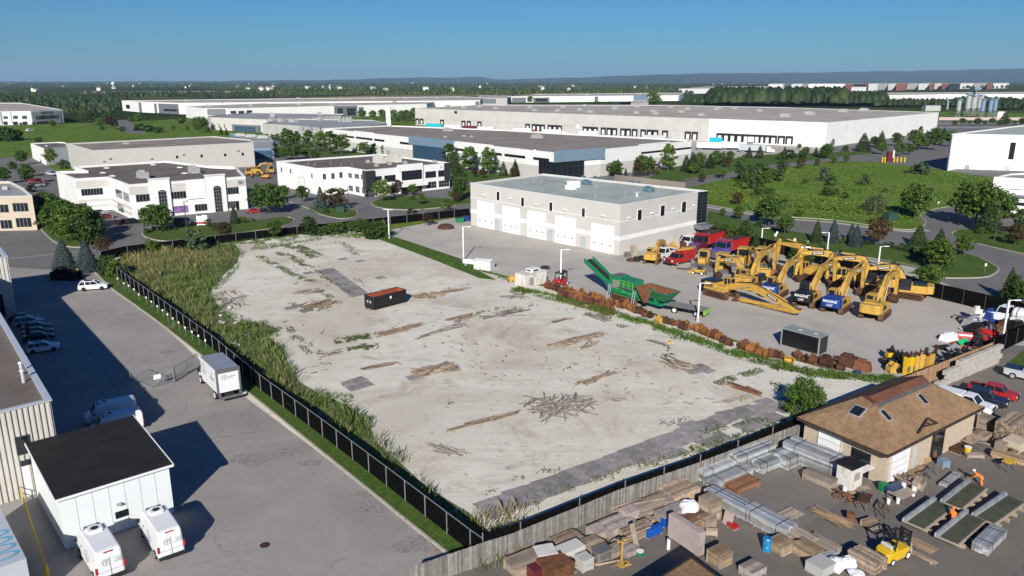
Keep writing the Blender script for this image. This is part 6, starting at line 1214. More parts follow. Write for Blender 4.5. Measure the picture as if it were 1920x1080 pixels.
def letterbox():
 zt=3.6;a=P(-10,1061,zt);b=P(49,1047,zt);c=P(2,955,zt);d=(c-b);L=d.length;wv=(a-b);wv-=d*(wv.dot(d)/d.dot(d));wv.normalize();d.normalize()
 root=thing('box_trailer','box trailer at bottom left corner with blue rings on its white roof','trailer',(b.x,b.y,0));pts=[b,b+d*(L+3),b+d*(L+3)+wv*2.5,b+wv*2.5];mb=MB();mb.prism([V2(p)for p in pts],1.0,zt);mb.build('trailer_box','cap_metal',root,world=True)
 for k in range(4):
  p=b+d*(1.3+k*1.15)+wv*1.15;M=Matrix.Translation((p.x,p.y,zt+.005))@Matrix.Rotation(math.atan2(d.y,d.x),4,'Z');q=MB();n=20;q.add([(rr*math.cos(6.2832*i/n)*.62,rr*math.sin(6.2832*i/n)*1.25,0)for rr in(.85,.6)for i in range(n)],[(i,(i+1)%n,n+(i+1)%n,n+i)for i in range(n)],0,M);q.build('ring_mark','lettering_teal',root,world=True)
 mb=MB();mb.prism([V2(p)for p in(b+d*.3,b+d*L,b+d*L+wv*2.3,b+d*.3+wv*2.3)],.6,1.0);mb.build('chassis','plastic_black',root,world=True)
letterbox()
pm('box_green',(0.03,0.07,0.05),.5)
paint('drum_pink',(0.5,0.1,0.12));paint('paint_lime2',(0.02,0.42,0.14));paint('paint_orange',(0.55,0.09,0.03))
def plate_side(mb,pts,w_,M=None,mi=0,y=0):mb.side(pts,y-w_/2,y+w_/2,mi,M)
def track(parent,L,y,wd,h=1.0,x0=0):
 r=h/2;pr=[]
 for i in range(9):t=math.pi/2+math.pi*i/8;pr.append((x0-L/2+r+r*math.cos(t),r+r*math.sin(t)))
 for i in range(9):t=-math.pi/2+math.pi*i/8;pr.append((x0+L/2-r+r*math.cos(t),r+r*math.sin(t)))
 mb=MB();n=len(pr);ins=[(x0+(x-x0)*(1-.22/L*2),r+(z-r)*.76)for x,z in pr]
 for s,q in((-1,y-wd/2),(1,y+wd/2)):pass
 vs=[(x,y-wd/2,z)for x,z in pr]+[(x,y+wd/2,z)for x,z in pr]+[(x,y-wd/2,z)for x,z in ins]+[(x,y+wd/2,z)for x,z in ins]
 fs=[]
 for i in range(n):
  j=(i+1)%n;fs+=[(i,j,n+j,n+i),(2*n+j,2*n+i,3*n+i,3*n+j),(j,i,2*n+i,2*n+j),(n+i,n+j,3*n+j,3*n+i)]
 mb.add(vs,fs)
 q=x0-L/2+r
 while q<x0+L/2-r:mb.box(q,q+.05,y-wd/2-.01,y+wd/2+.01,h,h+.05);q+=.2
 t_=mb.build('track','track_steel',parent);mb=MB();mb.box(x0-L/2+r,x0+L/2-r,y-wd*.3,y+wd*.3,h*.28,h*.72);mb.build('track_frame','rust_dark',t_);mb=MB()
 for k in range(7):xx_=x0-L/2+r+k*(L-h)/6;mb.tube((xx_,y-wd*.42,h*.26),(xx_,y+wd*.42,h*.26),.15,n=8)
 for xx_ in(x0-L/2+r,x0+L/2-r):mb.tube((xx_,y-wd*.35,r),(xx_,y+wd*.35,r),r*.72,n=10)
 mb.build('roller','rust_dark',t_)
def gooseneck(a,b,thick,bend,n=10):
 """banana boom profile from a to b (x,z), bending upward"""
 a=Vector(a);b=Vector(b);d=b-a;nn=Vector((-d.y,d.x)).normalized();nn=nn if nn.y>0 else-nn;top=[];bot=[]
 for i in range(n+1):
  t=i/n;c=a+d*t+nn*bend*(1-abs(2*(t**.8)-1)**1.25);w_=thick*(.45+.75*math.sin(math.pi*min(1,t*.9+.12)));top.append(c+nn*w_/2);bot.append(c-nn*w_/2)
 return[(p.x,p.y)for p in top]+[(p.x,p.y)for p in bot[::-1]]
def excavator(label,base,target,peak=4.8,tip=4.4,cw='cat_yellow',hood='cat_yellow',text=True,trackyaw=0.0,sc_=1.0,reach=None,stick_end=None,bucket='rust_dark',roofmat='cat_yellow',boomtext=True,cabside=1,bucket_on=True):
 a,b=P(*base),P(*target);d=b-a;yaw=math.atan2(d.y,d.x);Rr=(reach or d.length)/sc_
 root=thing('excavator',label,'excavator',(a.x,a.y,.03),yaw,'yellow excavators parked in the equipment yard',sc_)
 uc=bpy.data.objects.new('undercarriage',None);COL.objects.link(uc);uc.parent=root;uc.rotation_euler=(0,0,trackyaw)
 for s in(-1,1):
  track(uc,4.7,s*1.3,.62)
 mb=MB();mb.box(-1.2,1.2,-1.0,1.0,.45,.95);mb.tube((0,0,.9),(0,0,1.12),.75,n=14);mb.build('car_body','track_steel',uc)
 mb=MB();mb.prism([(-2.4,-1.5),(1.5,-1.5),(1.6,-1.3),(1.6,1.3),(1.5,1.5),(-2.4,1.5)],1.12,1.45);mb.box(-2.3,-.1,-1.45,1.45,1.45,2.3);mb.box(-.1,1.5,-1.45 if cabside>0 else.45,-.45 if cabside>0 else 1.45,1.45,2.1);mb.build('house','cat_yellow',root,bevel=.04)
 mb=MB();mb.prism([(-3.35,-.9),(-3.2,-1.35),(-2.3,-1.52),(-2.3,1.52),(-3.2,1.35),(-3.35,.9)],1.15,2.42);c_=mb.build('counterweight',cw,root,bevel=.12)
 mb=MB();mb.box(-2.25,-.5,-1.2,1.2,2.35,2.55);mb.build('hood',hood,root,bevel=.04);mb=MB();mb.tube((-1.2,-.7,2.5),(-1.2,-.7,3.15),.08,n=8);mb.build('exhaust','hydraulic_black',root)
 mb=MB()
 for k in range(5):mb.box(-2.0+k*.3,-1.85+k*.3,-1.53,-1.50,1.6,2.2)
 mb.build('grille','hydraulic_black',root)
 y0,y1=(.45,1.45)if cabside>0 else(-1.45,-.45)
 mb=MB();mb.prism([(-.05,y0),(1.6,y0),(1.6,y1),(-.05,y1)],1.45,3.0,top=[(.0,y0+.05),(1.3,y0+.05),(1.3,y1-.05),(.0,y1-.05)]);cb=mb.build('cab','glass_dark',root);mb=MB();mb.box(-.1,1.38,y0-.02,y1+.02,3.0,3.1);mb.build('cab_roof',roofmat,cb,bevel=.03);mb=MB()
 for x,xt in((-.05,0),(.7,.65),(1.6,1.3)):
  for yy in(y0,y1):mb.beam((x,yy,1.45),(xt,yy,3.0),.09,.09)
 for yy in(y0-.01,y1+.01):mb.box(-.06,1.6,yy-.02,yy+.02,1.45,1.95)
 mb.box(-.09,-.03,y0,y1,1.45,2.1);mb.build('cab_frame',roofmat,cb)
 yb=0 if cabside>0 else 0;yb=-.15*cabside;f=(.6,1.75);tx=Rr*.93;bp=gooseneck(f,(tx,tip),.92,max(.3,peak-(tip+1.75)/2-.1));mb=MB();mb.side(bp,yb-.3,yb+.3);bm=mb.build('boom','cat_yellow',root)
 e=stick_end or(Rr*.98,1.1);tv=Vector((tx,tip));ev=Vector(e);dd=(ev-tv).normalized();nn=Vector((-dd.y,dd.x));back=tv-dd*.9
 sp=[back+nn*.12,tv+nn*.45,tv+dd*.8+nn*.38,ev+nn*.17,ev-nn*.17,tv+dd*.4-nn*.3,back-nn*.15];mb=MB();mb.side([(p.x,p.y)for p in sp],yb-.22,yb+.22);mb.build('stick','cat_yellow',root)
 mid=Vector(bp[5]);mid=(Vector(bp[4])+Vector(bp[len(bp)-5]))/2
 for s in(-1,1):mb=MB();mb.tube((1.35,yb+s*.42,1.5),(1.35+(mid.x-1.35)*.55,yb+s*.42,1.5+(mid.y-1.5)*.55),.11,n=8);mb.build('boom_cylinder','cat_yellow',root);mb=MB();mb.tube((1.35+(mid.x-1.35)*.5,yb+s*.42,1.5+(mid.y-1.5)*.5),(mid.x,yb+s*.42,mid.y),.055,n=8);mb.build('piston_rod','chrome',root)
 tm=Vector(bp[6]);mb=MB();mb.tube((tm.x,yb,tm.y+.15),(tm.x+(back.x-tm.x)*.6,yb,tm.y+.2+(back.y-tm.y)*.6),.11,n=8);mb.build('stick_cylinder','cat_yellow',root);mb=MB();mb.tube((tm.x+(back.x-tm.x)*.55,yb,tm.y+.2+(back.y-tm.y)*.55),(back.x,yb,back.y),.055,n=8);mb.build('piston_rod','chrome',root)
 mb=MB();q0=tv+dd*.3+nn*.5;q1=ev+nn*.35-dd*.3;mb.tube((q0 .x,yb,q0 .y),(q1 .x,yb,q1 .y),.1,n=8);mb.build('bucket_cylinder','cat_yellow',root)
 mb=MB();hp_=[Vector((1.0,1.9))]+[Vector(bp[i])+Vector((0,.12))for i in(2,4,6,8)]+[back+Vector((0,.3)),ev+nn*.5]
 for s in(-1,1):
  for i in range(len(hp_)-1):mb.tube((hp_[i].x,yb+s*.2,hp_[i].y),(hp_[i+1].x,yb+s*.2,hp_[i+1].y),.04,n=5)
 mb.build('hydraulic_hose','hydraulic_black',root)
 if bucket_on:
  ww=.6;o=ev;bpr=[(o.x+.1,o.y+.1),(o.x-.35,o.y+.2),(o.x-.95,o.y-.15),(o.x-1.15,o.y-.6),(o.x-.9,o.y-.95),(o.x-.35,o.y-.9)];mb=MB();mb.side(bpr,yb-ww,yb+ww)
  for k in range(5):yy=yb-ww+.08+k*(2*ww-.16)/4;mb.beam((o.x-.35,yy,o.y-.88),(o.x+.02,yy,o.y-.75),.07,.09)
  mb.build('bucket',bucket,root,bevel=.04)
 Mr=Matrix(((0,0,-1),(-1,0,0),(0,1,0))).to_4x4()
 if text:text_at(root,'MAGINE',Matrix.Translation((-3.37,0,2.08))@Mr,.55,'lettering_white' if cw!='cat_yellow' else 'hydraulic_black')if cw!='cat_yellow' else None;text_at(root,'CAT',Matrix.Translation((-3.37,-.0,1.5))@Mr,.45,'lettering_white' if cw!='cat_yellow' else 'hydraulic_black')if cw!='cat_yellow' else None
 if boomtext:
  k0=Vector(bp[6]);k1=Vector(bp[8]);ang=math.atan2(k1 .y-k0 .y,k1 .x-k0 .x);cx_=(k0+k1)/2+Vector((math.sin(ang),-math.cos(ang)))*.42
  for s in(-1,1):
   mb=MB();Mx=Matrix.Translation((cx_.x,yb+s*.3,cx_.y))@Matrix.Rotation(-ang,4,'Y');mb.box(-.95,.95,*sorted((0,s*.012)),-.25,.25,0,Mx);mb.build('name_plate','hydraulic_black',bm)
   Rt=Matrix.Rotation(math.pi/2,4,'X')if s<0 else Matrix.Rotation(math.pi,4,'Z')@Matrix.Rotation(math.pi/2,4,'X')
   text_at(bm,'MAGINE',Matrix.Translation((cx_.x,yb+s*.315,cx_.y))@Matrix.Rotation(-ang,4,'Y')@Rt,.42,'lettering_white')
 for s in(-1,1):mb=MB();mb.box(-.1,.0,*sorted((s*1.45,s*1.52)),1.15,1.45);
 return root
excavator('yellow excavator with all yellow counterweight, nearest and farthest right of the front row',(1640,594),(1676,566),5.5,4.9,text=False,sc_=1.08,boomtext=False)
excavator('yellow excavator with bright blue counterweight in the front row',(1568,582),(1614,553),5.2,4.7,'house_blue','house_blue',sc_=1.05)
excavator('yellow excavator with black lettered counterweight in the front row',(1514,571),(1562,540),5.2,4.7,'paint_black','paint_black',sc_=1.05,roofmat='plastic_black')
excavator('yellow excavator with dark blue counterweight left of the black one',(1452,555),(1500,527),5.0,4.5,'house_blue','paint_navy',sc_=1.0)
excavator('yellow excavator with raised arm and rusty bucket behind the long reach machine',(1402,540),(1450,517),5.8,5.4,sc_=1.0,bucket='rust_orange')
e=excavator('long reach excavator with its arm folded flat along the ground, front left',(1352,556),(1504,597),2.9,.95,'paint_black','paint_black',text=False,sc_=1.05,stick_end=(3.6,.45),roofmat='cat_yellow',bucket='rust')
excavator('black cabbed excavator at right end of the back row',(1704,558),(1660,553),5.0,4.0,'cat_yellow','paint_black',text=False,sc_=1.05,roofmat='plastic_black',trackyaw=-.15,reach=7.4)
excavator('black cabbed excavator second from right in the back row',(1640,545),(1592,540),5.6,4.7,'cat_yellow','paint_black',text=False,sc_=1.05,roofmat='plastic_black',reach=8)
excavator('yellow excavator in the middle of the back row facing left',(1580,534),(1526,531),5.6,5.0,'cat_yellow',text=False,sc_=1.08,reach=8.2)
excavator('yellow excavator at left of the back row with tall curled boom',(1516,522),(1478,514),6.0,5.2,'cat_yellow',text=False,boomtext=False,sc_=1.05,reach=7.2)
excavator('yellow excavator with black cylinders facing left by the yellow loaders',(1398,533),(1352,524),4.6,3.6,'paint_black',text=False,sc_=.95,reach=6.2)
excavator('small yellow excavator with long arm lying along the garage wall',(1224,492),(1268,455),3.8,2.2,'cat_yellow',text=False,boomtext=False,sc_=.9,reach=10)
excavator('yellow excavator behind the pickups with arm toward the garage',(1420,522),(1398,505),5.0,4.2,text=False,boomtext=False,sc_=.95,reach=6)
def dozer(label,base,target,sc_=1.0,wheels=False):
 a,b=P(*base),P(*target);d=b-a;root=thing('bulldozer' if not wheels else 'wheel_loader',label,'bulldozer' if not wheels else 'loader',(a.x,a.y,.03),math.atan2(d.y,d.x),'yellow dozers and loaders',sc_)
 if wheels:
  for x in(-1.2,1.3):
   for s in(-1,1):wheel(root,x,s*1.0,.65,.5,'cat_yellow')
 else:
  for s in(-1,1):track(root,3.6,s*.95,.5,1.0)
 mb=MB();mb.box(-1.9,.4,-.75,.75,.7,1.5);mb.box(.4,2.0,-.6,.6,.8,1.95);mb.build('body','cat_yellow',root,bevel=.06);mb=MB();mb.prism([(-1.4,-.75),(.35,-.75),(.35,.75),(-1.4,.75)],1.5,2.85,top=[(-1.3,-.7),(.2,-.7),(.2,.7),(-1.3,.7)]);cb=mb.build('cab','glass_dark',root)
 mb=MB()
 for x in(-1.4,-.5,.35):
  for yy in(-.75,.75):mb.beam((x,yy,1.5),(x*.93,yy*.94,2.85),.12,.12)
 mb.box(-1.45,.38,-.8,.8,1.5,1.8);mb.build('cab_frame','cat_yellow',cb);mb=MB();mb.box(-1.55,.4,-.85,.85,2.85,3.0);mb.build('cab_roof','cat_yellow',cb,bevel=.04)
 mb=MB();mb.side([(2.5,.1),(2.75,.05),(2.6,.6),(2.75,1.15),(2.55,1.15),(2.4,.6)],-1.6,1.6);mb.build('blade','steel_grey' if not wheels else 'rust',root)
 for s in(-1,1):mb=MB();mb.beam((0,s*1.0,.8),(2.5,s*1.0,.5),.16,.2);mb.build('push_arm','cat_yellow',root)
 mb=MB();mb.tube((1.3,.3,1.9),(1.3,.3,2.7),.07,n=8);mb.build('exhaust','hydraulic_black',root);mb=MB();mb.beam((-1.9,0,.9),(-2.6,0,.4),.3,.3);mb.beam((-2.6,0,.9),(-2.7,0,.05),.12,.2);mb.build('ripper','steel_grey',root);return root
dozer('yellow bulldozer with open cab in front of the red dump trucks',(1318,502),(1306,516),1.15)
dozer('yellow loader cab machine left of the three behind the excavators',(1352,512),(1338,525),1.25);dozer('yellow loader with boxy cab, middle of the three behind the excavators',(1392,502),(1376,515),1.3);dozer('yellow loader with dark cab, right of the three behind the excavators',(1426,502),(1410,514),1.3)
def smallpaver():
 root=thing('compact_loader','small yellow compact loader with dark seat before the dozers','loader',P(1309,514),2.6,scale=1.0)
 for x in(-.9,.8):
  for s in(-1,1):wheel(root,x,s*.7,.38,.3,'rim_white')
 mb=MB();mb.box(-1.3,1.1,-.5,.5,.4,.95);mb.side([(1.1,.1),(1.9,.1),(1.7,.7),(1.1,.75)],-.8,.8);mb.build('body','cat_yellow',root,bevel=.05);mb=MB();mb.box(-.6,.1,-.3,.3,.95,1.5);mb.build('seat','plastic_black',root)
 for s in(-1,1):mb=MB();mb.beam((-.8,s*.5,.9),(-.8,s*.5,2.0),.07,.07);mb.beam((-.8,s*.5,2.0),(.4,s*.5,1.95),.07,.07);mb.build('roll_bar','plastic_black',root)
smallpaver()
def forklift(label,base,target,mat,sc_=1.0,big=True):
 a,b=P(*base),P(*target);d=b-a;root=thing('forklift',label,'forklift',(a.x,a.y,.03),math.atan2(d.y,d.x),scale=sc_)
 mb=MB();mb.prism([(-1.75,-.45),(-1.6,-.68),(-.3,-.7),(.9,-.7),(.9,.7),(-.3,.7),(-1.6,.68),(-1.75,.45)],.28,1.15);mb.box(-1.6,-.4,-.6,.6,1.15,1.35);mb.build('body',mat,root,bevel=.08);mb=MB();mb.box(-1.765,-1.73,-.35,.35,.65,1.0);mb.build('grille','plastic_black',root)
 mb=MB();mb.box(-.4,.5,-.6,.6,.8,.95);mb.box(-.4,-.25,-.3,.3,.95,1.55);mb.box(-.35,.2,-.3,.3,.95,1.12);mb.build('seat','plastic_black',root)
 for x,xt in((-1.0,-.75),(.85,.55)):
  for s in(-1,1):mb=MB();mb.beam((x,s*.6,1.2),(xt,s*.58,2.25),.1,.1);mb.build('guard_post','plastic_black',root)
 mb=MB();ring(mb,[(-.95,-.65),(.75,-.65),(.75,.65),(-.95,.65)],[(-.82,-.53),(.62,-.53),(.62,.53),(-.82,.53)],2.2,2.3)
 for k in range(5):mb.box(-.8+k*.3,-.74+k*.3,-.55,.55,2.22,2.27)
 mb.build('overhead_guard','plastic_black',root)
 for s in(-1,1):mb=MB();mb.box(1.05,1.2,*sorted((s*.35,s*.5)),.1,2.35);mb.box(1.2,1.3,*sorted((s*.26,s*.35)),.1,2.2);mb.build('mast_rail','steel_grey' if not big else 'plastic_black',root);mb=MB();mb.beam((1.4,s*.3,.12),(2.5,s*.3,.1),.12,.05);mb.build('fork','steel_grey',root)
 mb=MB();mb.box(1.3,1.38,-.6,.6,.3,.75);mb.box(1.3,1.36,-.55,-.5,.75,1.25);mb.box(1.3,1.36,.5,.55,.75,1.25);mb.box(1.3,1.36,-.55,.55,1.2,1.26);mb.build('load_backrest','cap_metal',root);mb=MB();mb.box(1.05,1.2,-.5,.5,2.2,2.32);mb.box(1.05,1.2,-.5,.5,1.2,1.28);mb.build('mast_crossbar','plastic_black',root)
 if big:mb=MB();mb.tube((-1.15,-.45,1.52),(-1.15,.45,1.52),.17,n=12);mb.build('gas_bottle','cap_metal',root,smooth=False)
 for x,r in((-1.15,.3),(.75,.38)):
  for s in(-1,1):wheel(root,x,s*.6,r,.26,'rim_white')
 return root
forklift('yellow forklift with black mast and gas bottle among the lumber stacks',(1676,1046),(1712,1030),'paint_yellow',.92)
forklift('red forklift with black mast beside a white lamp post',(1052,536),(1066,530),'paint_red',1.1,False)
def screener():
 a,b=P(1165,571),P(1325,604);a=P(1150,556);b=P(1262,590);d=b-a;root=thing('rock_screener','big green tracked screening machine with raised conveyor and muddy hopper','screening machine',(a.x,a.y,.03),math.atan2(d.y,d.x),scale=1.08)
 K=1.0;g='paint_green'
 for s in(-1,1):track(root,5.2,s*1.0,.45,.9,3.2)
 mb=MB();mb.box(-.2,7.3,-1.0,1.0,.9,1.35);mb.build('chassis',g,root)
 mb=MB();mb.box(.2,5.1,-1.25,1.25,1.3,3.5);mb.box(5.1,6.4,-1.2,1.2,1.3,2.4);mb.box(.2,2.2,-1.2,1.2,3.5,3.7);mb.build('engine_housing',g,root,bevel=.04)
 mb=MB();mb.box(1.1,2.3,-1.29,-1.24,1.95,3.1);mb.build('filter_panel','fence_grey_wood',root);mb=MB();ring(mb,[(1.05,-1.27),(2.35,-1.27),(2.35,-1.24),(1.05,-1.24)],[(1.1,-1.26),(2.3,-1.26),(2.3,-1.25),(1.1,-1.25)],1.9,3.15);mb.build('panel_trim','paint_lime',root)
 mb=MB();mb.box(.4,1.9,-1.0,1.0,3.7,3.72);mb.box(1.0,1.15,-1.2,1.2,3.72,3.75);mb.build('roof_panel','steel_grey',root)
 mb=MB()
 for x in(2.6,3.6,4.6,5.4):mb.beam((x,-1.5,2.4),(x,-1.5,3.4),.06,.06)
 for z in(2.9,3.4):mb.beam((2.6,-1.5,z),(5.4,-1.5,z),.06,.06)
 mb.build('handrail','paint_lime',root);mb=MB();mb.box(2.5,5.5,-1.65,-1.25,2.32,2.4);mb.build('walkway','steel_grey',root)
 for x in(.5,5.6):
  mb=MB()
  for o in(0,.45):mb.beam((x+o,-1.9,.1),(x+o,-1.5,2.4),.06,.06)
  for k in range(7):mb.beam((x,-1.87+k*.055,.35+k*.31),(x+.45,-1.87+k*.055,.35+k*.31),.05,.05)
  mb.build('ladder','cap_metal',root)
 c0=Vector((.6,0,1.6));c1=Vector((-5.9,0,4.6));mb=MB()
 for s in(-1,1):mb.beam(c0+Vector((0,s*.75,0)),c1+Vector((0,s*.75,0)),.12,.5);mb.beam(c0+Vector((0,s*.72,.3)),c1+Vector((0,s*.95,.45)),.06,.4)
 for k in range(8):q=c0 .lerp(c1,k/7);mb.beam(q+Vector((0,-.75,-.2)),q+Vector((0,.75,-.2)),.1,.1)
 cv=mb.build('conveyor',g,root);mb=MB();mb.beam(c0+Vector((0,0,.12)),c1+Vector((0,0,.12)),1.35,.08);mb.tube(c1+Vector((0,-.7,0)),c1+Vector((0,.7,0)),.22,n=10);mb.build('belt','rubber',cv);mb=MB();mb.beam((-.2,-.6,1.0),(-2.0,-.6,2.6),.1,.1);mb.beam((-.2,.6,1.0),(-2.0,.6,2.6),.1,.1);mb.build('conveyor_strut','steel_grey',cv)
 lo=[(6.6,-.8),(10.9,-.8),(10.9,.8),(6.6,.8)];hi=[(6.0,-1.7),(12.0,-1.7),(12.0,1.7),(6.0,1.7)];z0,z1=1.7,3.15;mb=MB();n=4
 vs=[(x,y,z0)for x,y in lo]+[(x,y,z1)for x,y in hi]+[(x*.98+.15,y*.9,z1)for x,y in hi]+[(x,y*.9,z0+.1)for x,y in lo]
 mb.add(vs,[(0,1,5,4),(1,2,6,5),(2,3,7,6),(3,0,4,7),(4,5,9,8),(5,6,10,9),(6,7,11,10),(7,4,8,11),(3,2,1,0)]);hp=mb.build('hopper',g,root)
 mb=MB();mb.add([(x*.98+.16,y*.89,z1-.02)for x,y in hi]+[(x,y*.88,z0+.12)for x,y in lo],[(1,0,4,5),(2,1,5,6),(3,2,6,7),(0,3,7,4),(4,7,6,5)]);mb.build('hopper_lining','rust',hp)
 mb=MB();mb.add([(6.2,-1.75,3.1),(9.4,-1.75,3.1),(9.2,-2.25,1.5),(8.4,-2.2,1.2),(6.2,-1.75,3.2),(9.4,-1.7,3.2)],[(0,3,2,1),(0,1,5,4)]);mb.build('mud_flap','rust',hp);mb=MB();mb.box(6.9,7.2,-1.1,1.1,1.0,2.6);mb.box(9.2,9.5,-.9,.9,1.0,2.3);mb.box(6.9,10.4,-.8,.8,.9,1.25);mb.build('hopper_frame',g,hp)
 mb=MB();mb.box(2.7,3.6,-1.262,-1.25,2.0,2.12);mb.box(3.0,3.8,-1.262,-1.25,1.6,1.72);mb.box(4.3,4.8,-1.262,-1.25,1.5,1.62);mb.build('marking','paint_lime',root)
screener()
def flatbed():
 a,b=P(1235,586),P(1326,590);a=P(1232,578);b=P(1322,594);d=b-a;root=thing('flatbed_trailer','flatbed trailer with grey deck and lime green tail behind the green screener','trailer',(a.x,a.y,.03),math.atan2(d.y,d.x));L=d.length*1.02;mb=MB()
 for k in range(9):mb.box(.0,L,-1.25+k*.28,-1.0+k*.28,1.1,1.18)
 mb.build('deck','deck_grey',root);mb=MB();mb.box(0,L,-.5,.5,.75,1.1);mb.box(0,L,-1.28,-1.2,.98,1.12);mb.box(0,L,1.2,1.28,.98,1.12);mb.build('frame','plastic_black',root);mb=MB();mb.box(L,L+.25,-1.28,1.28,.55,1.2);mb.build('tail_board','paint_lime',root)
 for x in(L*.42,L*.86):
  for s in(-1,1):wheel(root,x,s*1.0,.5,.4,'rim_white')
 mb=MB();mb.beam((0,0,.9),(-2.0,0,.7),.25,.2);mb.build('drawbar','plastic_black',root)
pm('deck_grey',(0.2,0.19,0.18),.85,var=.3,scale=2)
flatbed()
# excavator buckets along the yard edge: each its own thing
def bucketproto(mat,wd,seed):
 root=thing('digging_bucket','x','bucket');k=.55;pr=[]
 out=[(-.55,.0),(.1,-.0),(.5,.15),(.62,.5),(.5,.85),(.15,1.02),(-.1,1.05)]
 vs_o=[(x,z)for x,z in out];inn=[(x*.9-.02,.5+(z-.5)*.88)for x,z in out][::-1];mb=MB();mb.side(vs_o+inn,-wd/2,wd/2)
 for s in(-1,1):mb.side(out,*sorted((s*wd/2,s*(wd/2-.05))))
 mb.build('shell',mat,root);mb=MB()
 for q in range(max(3,int(wd/.28))):y=-wd/2+.1+q*(wd-.2)/(max(3,int(wd/.28))-1);mb.beam((-.5,y,.03),(-.8,y,.05),.09,.1)
 mb.build('tooth','rust_dark',root)
 for s in(-1,1):
  mb=MB();mb.side([(-.1,1.0),(.35,.95),(.3,1.35),(.12,1.42),(-.12,1.3)],s*.16-.03,s*.16+.03);mb.tube((.0,s*.16-.05,1.22),(0,s*.16+.05,1.22),.09,n=8);mb.build('mounting_ear',mat,root)
 return root
bps={k:bucketproto(m,w_,i)for i,(k,m,w_)in enumerate((('r','rust',1.1),('o','rust_orange',1.0),('d','rust_dark',1.25),('y','cat_yellow',1.3),('n','rust_orange',.6),('b','rust',.7)))}
BN=dict(r='rusty brown bucket',o='orange rusted bucket',d='dark rusted bucket',y='yellow bucket',n='narrow orange bucket',b='narrow brown bucket')
seq=[]
def along(p0,p1,n,kinds,row=0):
 for i in range(n):
  t=(i+.5)/n;seq.append((p0[0]+(p1[0]-p0[0])*t+R.uniform(-1,1),p0[1]+(p1[1]-p0[1])*t+R.uniform(-.8,.8),kinds[i%len(kinds)],row))
along((1025,541),(1062,549),4,'rrdr');along((1058,547),(1120,566),7,'oonobrn');along((1120,566),(1180,580),7,'onobnro');along((1180,582),(1222,597),5,'oddrd')
along((1045,552),(1150,580),9,'rdrbrdrbr',1)
seq+=[(1236,605,'y',0),(1250,607,'d',0),(1262,610,'r',0),(1274,612,'r',0),(1282,618,'d',0),(1288,613,'o',0)]
along((1298,618),(1345,637),6,'ononnb');along((1340,634),(1372,650),4,'ondr');along((1385,652),(1440,674),6,'orononn');along((1440,668),(1470,672),3,'rdr')
seq+=[(1479,682,'y',0),(1497,672,'r',0),(1510,678,'d',0),(1524,681,'b',0),(1537,684,'r',0),(1550,687,'d',0),(1563,689,'r',0),(1576,694,'d',0)]
cn={}
used=set();axb=P(1440,668)-P(1030,543);ab_=math.atan2(axb.y,axb.x)
for x,y,k,row in seq:
 i=cn.get((k,row),0);cn[(k,row)]=i+1;lab=f"{BN[k]}, {ordn(i)} such from the left in the {'front line beside the gravel' if row else 'bucket row'}"
 p=P(x,y+(3 if row else 0));rz=ab_-math.pi/2+R.uniform(-.35,.35)+(math.pi if R.random()<.25 else 0);s_=R.uniform(.75,1.2)*(1.15 if k=='y' else 1)
 if k not in used:used.add(k);o=bps[k];o.location=p;o.rotation_euler=(0,0,rz);o.scale=(s_,)*3;o['label']=lab
 else:o=dup(bps[k],p,rz,s_,lab)
 o['group']='excavator buckets lined up along the yard'
tt=thing('steel_beam','long rusty steel beam lying along the front of the bucket row','beam',P(1090,575));mb=MB();A_=P(1045,563)-P(1090,575);B_=P(1150,592)-P(1090,575);mb.beam(A_+Vector((0,0,.12)),B_+Vector((0,0,.12)),.3,.2);mb.build('beam_body','rust',tt)
